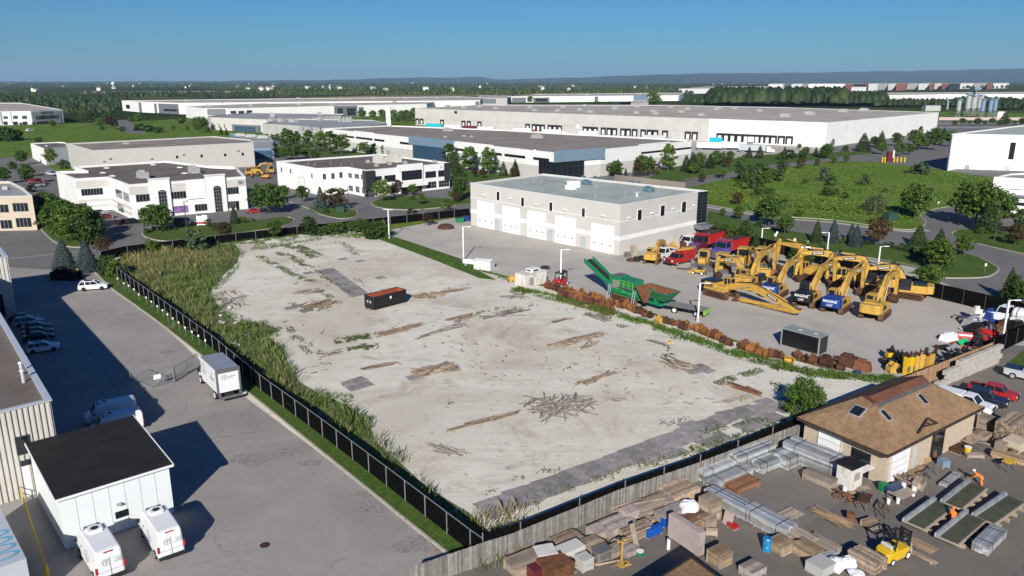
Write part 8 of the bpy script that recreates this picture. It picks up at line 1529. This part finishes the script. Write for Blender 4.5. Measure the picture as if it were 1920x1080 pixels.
# lumber yard goods
def strip_px(pts):return[(x,y-5)for x,y in pts]+[(x,y+5)for x,y in pts[::-1]]
def item(kind,x,y,L,W,Hh,rz,mat,lab,grp='materials stacked in the lumber yard'):
 nm=dict(crate='crate',stack='board_stack',alu='aluminium_bundle',slab='panel_stack',drum='drum',bag='bulk_bag',pallet='pallet',box='storage_box',table='work_table',horse='sawhorse',pail='pail',lean='leaning_board')[kind]
 r_=thing(nm,lab,nm.replace('_',' '),P(x,y)+Vector((0,0,.03)),rz,grp);mb=MB();h=.12 if kind in('stack','alu','slab')else 0
 if kind in('stack','alu','slab'):
  b_=MB()
  for k in range(max(2,int(L/1.3))):q=-L/2+.3+k*(L-.6)/max(1,int(L/1.3)-1 if L>2.6 else 1);b_.box(q-.06,q+.06,-W/2,W/2,0,.12)
  b_.build('bearer','old_wood',r_)
  nl=max(1,int(Hh/(.12 if kind=='stack' else.2 if kind=='alu' else.3)));nw=max(2,int(W/(.22 if kind!='slab' else 5)))
  if kind=='slab':nw=1
  for i in range(nl):
   for j in range(nw):
    o=R.uniform(-.08,.08)*(L/3 if kind=='stack' else.6);y0=-W/2+j*W/nw;z0=h+i*Hh/nl;mb.box(-L/2+o,L/2+o,y0,y0+W/nw*.93,z0,z0+Hh/nl*.9)
  mb.build('board' if kind!='alu' else 'profile',mat,r_)
  if kind=='alu':
   mb=MB()
   for q in(-.3,.3):mb.box(q*L-.02,q*L+.02,-W/2-.02,W/2+.02,h,h+Hh+.02)
   mb.build('strap','plastic_black',r_)
 elif kind in('crate','box'):
  mb.box(-L/2+.02,L/2-.02,-W/2+.02,W/2-.02,.08,Hh-.03)
  if kind=='crate' or R.random()<.5:
   nb=max(3,int(Hh/.2))
   for k in range(nb):mb.box(-L/2,L/2,-W/2,W/2,.09+(Hh-.12)*k/nb,.09+(Hh-.12)*(k+.9)/nb)
  nb=max(3,int(W/.22))
  for k in range(nb):mb.box(-L/2,L/2,-W/2+W*k/nb,-W/2+W*(k+.92)/nb,Hh-.02,Hh+R.uniform(-.005,.012))
  mb.build('body',mat,r_);mb=MB()
  if kind=='crate':
   for a in(-1,1):
    for b in(-1,1):mb.box(*sorted((a*L/2,a*(L/2+.04))),*sorted((b*W/2,b*(W/2-.12))),.05,Hh+.03);mb.box(*sorted((a*L/2,a*(L/2-.12))),*sorted((b*W/2,b*(W/2+.04))),.05,Hh+.032)
    mb.box(-L/2,L/2,*sorted((a*W/2,a*(W/2+.035))),Hh-.15,Hh+.025);mb.box(-L/2,L/2,*sorted((a*W/2,a*(W/2+.035))),.05,.2)
   mb.build('cleat','pale_wood' if mat!='pale_wood' else 'new_wood',r_)
  else:mb.box(-L/2,-L/2+.15,-W/2,W/2,0,.08);mb.box(L/2-.15,L/2,-W/2,W/2,0,.08);mb.build('skid','old_wood',r_)
 elif kind=='drum':mb.lathe([(L/2,0),(L/2,Hh*.33),(L/2*1.04,Hh*.35),(L/2,Hh*.37),(L/2,Hh*.95),(L/2*.9,Hh)],n=16);mb.build('shell',mat,r_);mb=MB();mb.tube((.1,0,Hh),(.1,0,Hh+.04),.06);mb.build('bung','plastic_black',r_)
 elif kind=='pail':mb.lathe([(L*.4,0),(L/2,Hh)],n=12);mb.build('shell',mat,r_);mb=MB();mb.lathe([(L*.52,Hh),(L*.52,Hh+.04)],n=12);mb.build('lid','cap_white',r_)
 elif kind=='bag':mb.lathe([(L*.42,0),(L*.55,Hh*.4),(L*.5,Hh*.8),(L*.3,Hh),(.05,Hh*1.05)],n=11);o=mb.build('bag_body',mat,r_);[setattr(v,'co',v.co+Vector((R.uniform(-.09,.09),R.uniform(-.09,.09),R.uniform(-.05,.05))))for v in o.data.vertices]
 elif kind=='pallet':
  for k in range(6):mb.box(-L/2,L/2,-W/2+k*W/6,-W/2+k*W/6+W/9,Hh-.04,Hh)
  for k in range(3):mb.box(-L/2+k*(L-.1)/2,-L/2+.1+k*(L-.1)/2,-W/2,W/2,0,Hh-.04)
  mb.build('slat',mat,r_)
 elif kind=='table':
  mb.box(-L/2,L/2,-W/2,W/2,Hh-.06,Hh);mb.build('top',mat,r_)
  for a in(-1,1):
   for b in(-1,1):mb=MB();mb.box(*sorted((a*(L/2-.03),a*(L/2-.1))),*sorted((b*(W/2-.03),b*(W/2-.1))),0,Hh-.06);mb.build('leg','steel_grey',r_)
 elif kind=='horse':
  mb.beam((-L/2,0,Hh),(L/2,0,Hh),.1,.1);mb.build('top_rail',mat,r_)
  for a in(-1,1):
   for b in(-1,1):mb=MB();mb.beam((a*L*.42,0,Hh),(a*L*.46,b*.35,0),.06,.06);mb.build('leg',mat,r_)
 elif kind=='lean':mb.add([(-L/2,0,0),(L/2,0,0),(L/2,.06,0),(-L/2,.06,0),(-L/2,W,Hh),(L/2,W,Hh),(L/2,W+.06,Hh),(-L/2,W+.06,Hh)],[(3,2,1,0),(4,5,6,7),(0,1,5,4),(1,2,6,5),(2,3,7,6),(3,0,4,7)]);mb.build('sheet',mat,r_)
 return r_
f0=dF;f1=dF-math.pi/2
I=[('alu',1530,876,6.5,2.2,1.8,f1+.1,'aluminium','tall silver profile stack beside the workshop wall'),('alu',1470,872,2.0,2.2,1.2,f0,'aluminium','short silver stack at the right end of the fence'),('box',1536,906,3.0,1.3,.9,f1+.1,'pale_wood','pale low pallet load in front of the tall silver stack'),('alu',1345,888,5.5,1.8,1.2,f0,'aluminium','silver profiles along the wooden fence, left stack'),('alu',1405,868,5.5,2.0,1.6,f0,'aluminium','silver profiles along the wooden fence, middle stack'),('alu',1440,878,3.6,1.4,1.0,f0,'aluminium','silver profiles along the wooden fence, right stack'),('alu',1365,902,5.5,1.6,.8,f0,'aluminium','low silver profiles in front of the fence stacks'),('stack',1392,915,3.4,1.5,.6,f0,'brown_wood','dark brown timber stack beside the silver profiles'),('alu',1378,958,6.0,1.7,1.0,f1+.05,'aluminium','long silver bundle pointing toward the viewer, upper half'),('alu',1440,990,4.5,1.8,1.1,f1+.05,'aluminium','long silver bundle pointing toward the viewer, lower half'),('drum',1437,1032,.75,.75,1.15,0,'house_teal','blue drum at the end of the silver bundle'),('pallet',1481,966,1.9,1.5,.18,f0,'pale_wood','loose pale pallet lying alone on the concrete pad'),('crate',1464,1032,1.7,1.5,.9,f0,'new_wood','tan crate right of the blue drum'),('stack',1500,1014,2.6,1.4,.7,f1,'pale_wood','pale boards stacked behind the tan crate'),('crate',1513,1042,2.0,1.5,.9,f1,'new_wood','plywood crate below the pale boards'),('stack',1545,1026,2.6,1.2,.4,f1,'pale_wood','low pale boards right of the plywood crate'),('alu',1552,1046,2.4,.6,.35,f0,'aluminium','short silver tubes beside the white open box'),('box',1537,1072,1.8,1.6,.9,f0,'wall_grey','pale box at the bottom beside the white bags'),('bag',1568,1068,1.3,1.3,.9,0,'bag_white','white crumpled bags beside the pale box, left one'),('bag',1588,1064,1.2,1.2,.8,0,'bag_white','white crumpled bags beside the pale box, right one'),('stack',1624,1062,2.4,1.7,1.0,f1,'old_wood','brown slatted load left of the yellow forklift'),('bag',1605,1082,1.2,1.2,.5,0,'bag_white','white bag at the bottom edge'),('pallet',1727,1024,2.2,1.3,.12,f1,'new_wood','tan pallet behind the yellow forklift mast'),('stack',1730,1048,2.2,.5,.1,f1,'old_wood','two reddish planks right of the forklift'),('alu',1853,1022,4.2,1.3,.8,f0+.12,'aluminium','silver bundle lowest of the right work area'),('alu',1780,903,3.6,.7,.25,f0+.12,'aluminium','single silver rail above the green panels'),('drum',1594,978,.8,.8,.8,0,'rust','rusty open barrel beside the rod pile'),('crate',1632,988,1.3,1.1,.5,.4,'new_wood','round topped tan crate behind the forklift'),('horse',1732,900,1.3,.6,.85,.4,'steel_grey','dark steel trestle by the workshop door, left'),('horse',1746,893,1.3,.6,.85,.6,'steel_grey','dark steel trestle by the workshop door, right'),('table',1715,888,3.4,.8,.25,f0,'new_wood','low tan bench along the workshop wall'),('lean',1740,868,1.3,.5,1.9,f0,'new_wood','orange tan board leaning at the workshop wall'),('lean',1660,895,.9,.5,2.3,f1,'brown_wood','dark brown board leaning at the workshop corner'),('lean',1588,868,.9,.4,2.2,f1,'new_wood','orange board leaning by the silver stack'),('lean',1754,862,.6,.5,2.4,f0,'brown_wood','brown plank leaning right of the door'),('crate',1488,850,1.6,1.3,.8,f0,'pale_wood','pale crate by the fence beside the silver stack'),('crate',1483,862,1.5,1.0,.6,.4,'new_wood','small tan crate beside the tall silver profile stack'),('table',1690,933,2.4,1.6,.6,f0,'pale_wood','work table with white pails'),('pail',1692,925,.4,.4,1.0,0,'bag_white','white pail on the work table, left'),('pail',1712,930,.45,.45,.9,0,'bag_white','white pail on the work table, right'),('pail',1665,945,.35,.35,.45,0,'bag_white','white pail on the ground, left one'),('pail',1683,944,.35,.35,.45,0,'bag_white','white pail on the ground, right one'),('pail',1583,928,.45,.45,.8,0,'bag_white','white pail beside the kiosk'),('box',1676,926,1.8,.9,.8,.5,'tarp_navy','dark blue wheeled tool chest'),('box',1655,922,.7,.5,.9,.3,'paint_green','green hose reel box beside the tool chest'),('crate',1722,915,1.6,.9,.8,.9,'old_wood','brown scrap wood bin behind the work table'),('stack',1905,822,4.2,3.2,2.0,f0+.1,'old_wood','big slatted timber stack at right edge'),('crate',1848,805,1.5,1.4,1.5,f0,'pale_wood','pale crate stack below the white pickup'),('crate',1840,820,1.9,1.3,.5,f0,'old_wood','low brown crate by the pale crate stack'),('table',1818,832,2.6,1.4,.6,f0,'old_wood','low table with boards at the workshop end'),('box',1800,846,2.2,1.1,.5,f0,'rust_dark','dark wire cage heap beside the low table'),('pail',1813,852,.7,.7,.8,0,'paint_yellow','small yellow tub by the workshop end'),('box',1826,858,1.8,.7,.4,f0-.6,'pale_wood','pale open trough on the ground'),('box',1877,843,1.2,1.0,.9,f0,'pale_wood','pale box behind the trough'),('box',1902,842,2.0,1.8,1.1,f0,'wall_beige','beige planter boxes at right edge'),('stack',1905,868,4.5,1.2,.6,f1+.2,'new_wood','long tan planks at right edge above the yellow cart'),('table',1890,882,1.3,.8,1.0,.4,'paint_yellow','yellow tubular cart at the right edge'),('box',1768,875,.9,.9,.8,.2,'panel_blue','blue grey bin near the workshop opening'),('stack',1875,812,2.2,1.6,.9,f0,'new_wood','reddish plywood stack in shade near right edge'),('crate',985,1066,3.0,1.8,.9,f0,'pale_wood','pale boarded crate at bottom left of the lumber yard'),('box',1003,1084,1.0,1.0,1.0,f0,'paint_maroon','dull red box below the pale crate'),('stack',1040,1078,2.4,2.0,1.1,f0,'rust','rusty brown brick stack at bottom edge'),('table',1022,1058,1.7,1.5,1.3,f0-.3,'container_white','white topped table by the fence'),('box',1065,1050,2.6,1.3,1.2,f0,'wall_offwhite','cream cabinet by the fence'),('box',1095,1066,1.1,1.1,1.1,f0,'wall_grey','grey box stack before the cream cabinet'),('crate',1128,1052,1.5,1.0,1.1,f0,'steel_grey','dark framed wire cage'),('box',1150,1044,1.2,.9,.9,f0,'pale_wood','pale box right of the wire cage'),('crate',1118,1008,1.3,1.2,.9,f0,'dusty_pink','pink box by the wooden fence'),('box',1155,992,3.2,1.9,.7,f0,'grey_wood','grey wooden platform load by the fence'),('box',1178,974,1.4,1.2,1.0,f0,'dusty_pink','pale pink box behind the platform load'),('stack',1222,956,4.2,1.6,.8,f0,'pale_wood','pale planks along the fence'),('stack',1272,934,3.2,2.4,1.0,f0,'old_wood','brown square lumber load at the fence'),('slab',1260,972,3.4,1.4,.9,f0,'grey_wood','grey slab pile in front of the pale planks'),('box',1225,1004,1.7,.5,.8,f0,'tarp_blue','bright blue wrapped pack'),('box',1255,984,1.6,.6,.8,f0,'tarp_blue','second bright blue pack under the slabs'),('alu',1300,955,4.0,.5,.3,f0,'aluminium','silver tubes leading to the white bag'),('crate',1306,984,2.6,1.4,.9,f0,'brown_wood','brown crate under the white bulk bag'),('bag',1291,970,1.7,1.7,1.5,0,'bag_white','big white bulk bag on brown crates'),('crate',1330,972,1.5,1.4,2.0,f0,'pale_wood','tall pale crate tower right of the bulk bag'),('crate',1325,988,1.3,1.0,1.0,f0,'old_wood','small crate at foot of the crate tower'),('lean',1362,985,1.0,.3,1.1,f1,'dusty_pink','pale pink panel leaning on the long silver bundle'),('box',1374,990,.9,.6,.4,f1,'paint_red','red tray beside the long silver bundle'),('slab',1285,1024,3.6,.7,2.1,f1,'dusty_pink','tall pinkish shelving unit standing alone'),('drum',1253,1030,.3,.3,.9,0,'bag_white','slim white gas bottle beside the shelving unit'),('crate',1348,1056,1.5,1.4,1.1,f0,'new_wood','orange framed crate below the shelving unit'),('stack',1347,1038,1.2,1.1,.5,f0,'new_wood','small tan stack behind the orange framed crate'),('box',1410,1076,1.7,1.4,.7,f0,'grey_wood','grey scrap box at the bottom edge'),('crate',1205,1000,1.3,.8,1.0,f0,'old_wood','brown rack beside the blue pack'),('stack',1190,1010,2.6,1.0,.9,f0,'old_wood','brown boards under dark tubes'),('lean',1195,1030,.5,.8,1.9,f0,'pale_wood','pale plank leaning near the yellow hand truck'),('pail',1200,1042,.6,.6,.4,0,'paint_green','green basin beside the leaning plank'),('box',1180,1040,1.3,.9,.6,f0,'grey_wood','grey chest behind the yellow hand truck'),('crate',1110,1032,1.6,1.2,.9,f0,'old_wood','brown crate behind the wire cage'),('stack',1062,1020,2.6,1.6,.5,f0,'old_wood','brown boards behind the cream cabinet'),('table',1620,950,1.9,.9,.9,.9,'rust_dark','dark scaffold frame beside the barrel'),('horse',1655,965,1.6,.6,1.0,.9,'rust_dark','dark tubular frame behind the forklift')]
pm('dusty_pink',(0.40,0.32,0.30),.9,var=.12,scale=1.5,dirt=(.25,.2,.18),dirtamt=.6);paint('house_teal',(0.02,0.2,0.42));paint('tarp_navy',(0.02,0.04,0.12))
for a_ in I:item(*a_[:3],*(v_*.92 for v_ in a_[3:5]),a_[5]*.95,*a_[6:])
blades('grass','bright grass tufts along the foot of the bucket row',[(strip_px([(962,541),(1060,566),(1180,600),(1290,636),(1400,674),(1520,704),(1690,716)]),22)],.25,.8,.06,'grass_blade',71,.5,'weeds',-.9)
sticks(1530,962,1592,990,40,.7,.12,'new_wood','orange brown rods piled on the ground by the barrel',1.5,3.5,.06,.5);sticks(1160,970,1260,940,14,1.2,.1,'pale_wood','loose boards on the fence side stacks',2,4,.1,1.0);sticks(1010,1075,1160,1040,24,1.6,.6,'old_wood','scrap wood between the boxes along the fence',.5,2,.1,.9);sticks(1560,925,1620,945,30,1.0,.9,'brown_wood','scrap offcuts around the white kiosk',.4,1.4,.1,.5);sticks(1680,915,1720,905,24,.8,1,'old_wood','offcuts behind the work table',.4,1.6,.1,.9);sticks(1860,830,1919,850,30,1.6,.5,'old_wood','timber scraps at right edge',1,3,.1,.8);sticks(1800,838,1840,826,20,1.0,.8,'grey_wood','bent bars at the workshop end',.6,2,.05,.9)
rr_=random.Random(12)
for k_ in range(26):
 x,y=rr_.choice([(1010,1062),(1070,1040),(1140,1025),(1200,985),(1250,960),(1320,1000),(1180,1045),(1480,1045),(1520,1065),(1590,1050),(1640,945),(1690,915),(1860,825),(1890,845),(1560,905),(1610,925)]);x+=rr_.uniform(-26,26);y+=rr_.uniform(-12,12)
 kd=rr_.choice(['crate','stack','pallet','box','pallet']);item(kd,x,y,rr_.uniform(.6,1.5),rr_.uniform(.4,.9),rr_.uniform(.25,.8)if kd!='pallet' else.14,rr_.uniform(-1.2,1.2),rr_.choice(['old_wood','pale_wood','new_wood','brown_wood','grey_wood','pale_wood']),f'small odd {kd}, {ordn(k_)} of the loose bits tucked between the stacks')
for i,(c,l)in enumerate((([(1772,942),(1802,954),(1849,924),(1820,904)],'upper left'),([(1701,978),(1732,992),(1784,957),(1756,938)],'lower left'),([(1831,968),(1863,982),(1919,951),(1889,929)],'upper right'),([(1762,1006),(1796,1020),(1847,982),(1816,962)],'lower right'))):
 q=[P(x,y,.55)for x,y in c];o_=q[0].copy();o_.z=0;ux=(q[3]-q[0]);uy=(q[1]-q[0]);r_=thing('formwork_panel',f'green faced formwork panel with silver rails, {l} of the four','formwork panel',o_,math.atan2(ux.y,ux.x),'formwork panels laid out flat');L=ux.length;W=uy.length
 mb=MB();mb.box(0,L,-W,0,.48,.55);mb.build('face','ply_green',r_);mb=MB();mb.box(0,L,-W-.12,-W,.35,.56);mb.box(-.08,0,-W,0,.4,.56);mb.build('edge_rail','pale_wood',r_);mb=MB()
 for k in range(3):mb.box(-.1,L+.05,.02+k*.13,.1+k*.13,.4,.75+.07*(k%2))
 mb.build('rail','aluminium',r_)
 for k in range(4):mb=MB();mb.box(L*(.12+k*.25)-.06,L*(.12+k*.25)+.06,-W-.35,.6,0,.38);mb.build('bearer','old_wood',r_)
r_=thing('kiosk','white kiosk with black roof and open white hatch beside the silver stack','kiosk',P(1590,912)+Vector((0,0,.03)),f0);mb=MB();mb.box(-.9,.9,-.7,.7,0,2.2);mb.build('wall','container_white',r_);mb=MB();mb.box(-1.05,1.05,-.9,.9,2.2,2.3);mb.build('roof','roof_black',r_);mb=MB();mb.box(.95,2.7,-.7,.9,1.3,1.36);mb.build('hatch','cap_white',r_);mb=MB();mb.box(-.4,.4,-.75,-.7,.9,1.6);mb.build('counter_opening','pale_wood',r_)
lamppost(1640,884,808,'tall dark post with twin arms at the workshop corner',1.0,.3,'pole_dark',.06,False,'dark street lamps',True)
r_=thing('hand_truck','yellow hand truck standing on the yard beside the leaning plank','hand truck',P(1165,1058)+Vector((0,0,.03)),.5);mb=MB();mb.beam((0,0,.2),(0,0,2.0),.12,.12);mb.box(-.45,.45,-.06,.06,1.9,2.0);mb.box(-.5,.5,-.6,0,.12,.18);mb.build('frame','cat_yellow',r_)
for s in(-1,1):wheel(r_,.1,s*.4,.16,.1)
def person(x,y,rz,lab,crouch):
 r_=thing('person',lab,'person',P(x,y)+Vector((0,0,.03)),rz);k=.6 if crouch else.85;hip=Vector((0,0,k));ch=hip+(Vector((.36,0,.3))if crouch else Vector((.46,0,.16)));nk=ch+Vector((.16,0,.1));me=bpy.data.meshes.new('body')
 V=[hip,hip.lerp(ch,.5),ch,nk,nk+Vector((.06,0,.06)),nk+Vector((.13,0,.17))];E=[(i,i+1)for i in range(5)];Rd=[(.16,.14),(.16,.13),(.19,.13),(.07,.07),(.09,.1),(.10,.11)]
 for s in(-1,1):
  n=len(V);V+=[hip+Vector((0,s*.1,-.03)),Vector((.28 if crouch else.08,s*.14,k*.52)),Vector((-.08,s*.14,.08)),Vector((.1,s*.15,.05))];E+=[(0,n),(n,n+1),(n+1,n+2),(n+2,n+3)];Rd+=[(.1,.1),(.075,.075),(.055,.055),(.05,.045)]
  n=len(V);V+=[ch+Vector((0,s*.2,0)),ch+Vector((.18,s*.24,-.25)),ch+Vector((.38,s*.16,-.42)),ch+Vector((.46,s*.15,-.48))];E+=[(2,n),(n,n+1),(n+1,n+2),(n+2,n+3)];Rd+=[(.07,.07),(.055,.055),(.04,.04),(.04,.03)]
 me.from_pydata([tuple(v)for v in V],E,[]);o=bpy.data.objects.new('body',me);COL.objects.link(o);o.parent=r_;o.modifiers.new('skin','SKIN');sv=me.skin_vertices[0].data
 for i,q in enumerate(Rd):sv[i].radius=q
 sv[0].use_root=True;ss=o.modifiers.new('sub','SUBSURF');ss.levels=ss.render_levels=1;me.materials.append(MATS['vis_orange'])
 mb=MB();c=V[5];mb.lathe([(.135,-.02),(.13,.05),(.09,.11),(.02,.14)],n=12,M=Matrix.Translation(c));mb.build('hard_hat','cap_white' if not crouch else 'vis_orange',r_,smooth=True);mb=MB();mb.tube(c+Vector((.06,0,-.12)),c+Vector((.05,0,0)),.09,.1,n=10);mb.build('face','skin',r_)
person(1840,912,2.4,'person in orange jacket and white hard hat bending over above the green panels',False);person(1786,984,1.2,'person in orange jacket crouching between the green panels',True)
for lab_,(x,y),an,b_ in(('bulldozer',(470,330),.5,'dozer behind the arched office, left one'),('bulldozer',(486,328),1.2,'dozer behind the arched office, middle one'),('bulldozer',(507,326),2.2,'dozer behind the arched office, right one'),('excavator',(480,322),.4,'excavator behind the arched office, farther one'),('excavator',(497,335),2.8,'excavator behind the arched office, nearer one')):
 o=bpy.data.objects.get(lab_);o=dup(o,P(x,y),an,.62 if lab_=='excavator' else 1.1,'yellow '+b_,'yellow machines behind the arched office')
def houses():
 rr=random.Random(4);mb=MB()
 for k in range(120):x=rr.uniform(-200,2100);y=rr.uniform(156.5,172)if x<1250 else rr.uniform(154,160);p=P(x,y);s=rr.uniform(5,12);M=Matrix.Translation((p.x,p.y,0))@Matrix.Rotation(rr.uniform(0,3),4,'Z');h=rr.uniform(7,12);mb.box(-s,s,-s*.5,s*.5,0,h,0,M);mb.add([(-s,-s*.5,h),(s,-s*.5,h),(s,s*.5,h),(-s,s*.5,h),(-s,0,h+4),(s,0,h+4)],[(0,1,5,4),(2,3,4,5),(1,2,5),(3,0,4)],1,M)
 o=mb.build('distant_houses',['wall_white','roof_brown']);tag(o,'tiny far houses and halls dotted among the distant woods','houses',kind='stuff')
houses()
r_=tag(MB().box(-.35,.35,-.15,.15,0,.12).box(-.1,.1,-.35,.35,.1,.25).build('yellow_scrap','paint_yellow',loc=P(1257,643)),'small bright yellow scrap piece lying on thin rails in the gravel','scrap part')
# haze over the whole scene
m,nt,b=newmat('haze_air');nt.nodes.remove(b);vol=nt.nodes.new('ShaderNodeVolumePrincipled');vol.inputs['Color'].default_value=(0.45,0.68,1.0,1);vol.inputs['Density'].default_value=0.00004;vol.inputs['Anisotropy'].default_value=0.0
nt.links.new(vol.outputs[0],nt.nodes['Material Output'].inputs['Volume'])
mb=MB();mb.box(-32000,32000,-32000,32000,-1.2,520);hz=mb.build('haze','haze_air');tag(hz,'thin blue summer haze over the far country','haze',kind='stuff')
for k_,(r_,n_)in TREES.items():
 if not r_['used']:
  for c_ in list(r_.children):bpy.data.objects.remove(c_)
  bpy.data.objects.remove(r_)
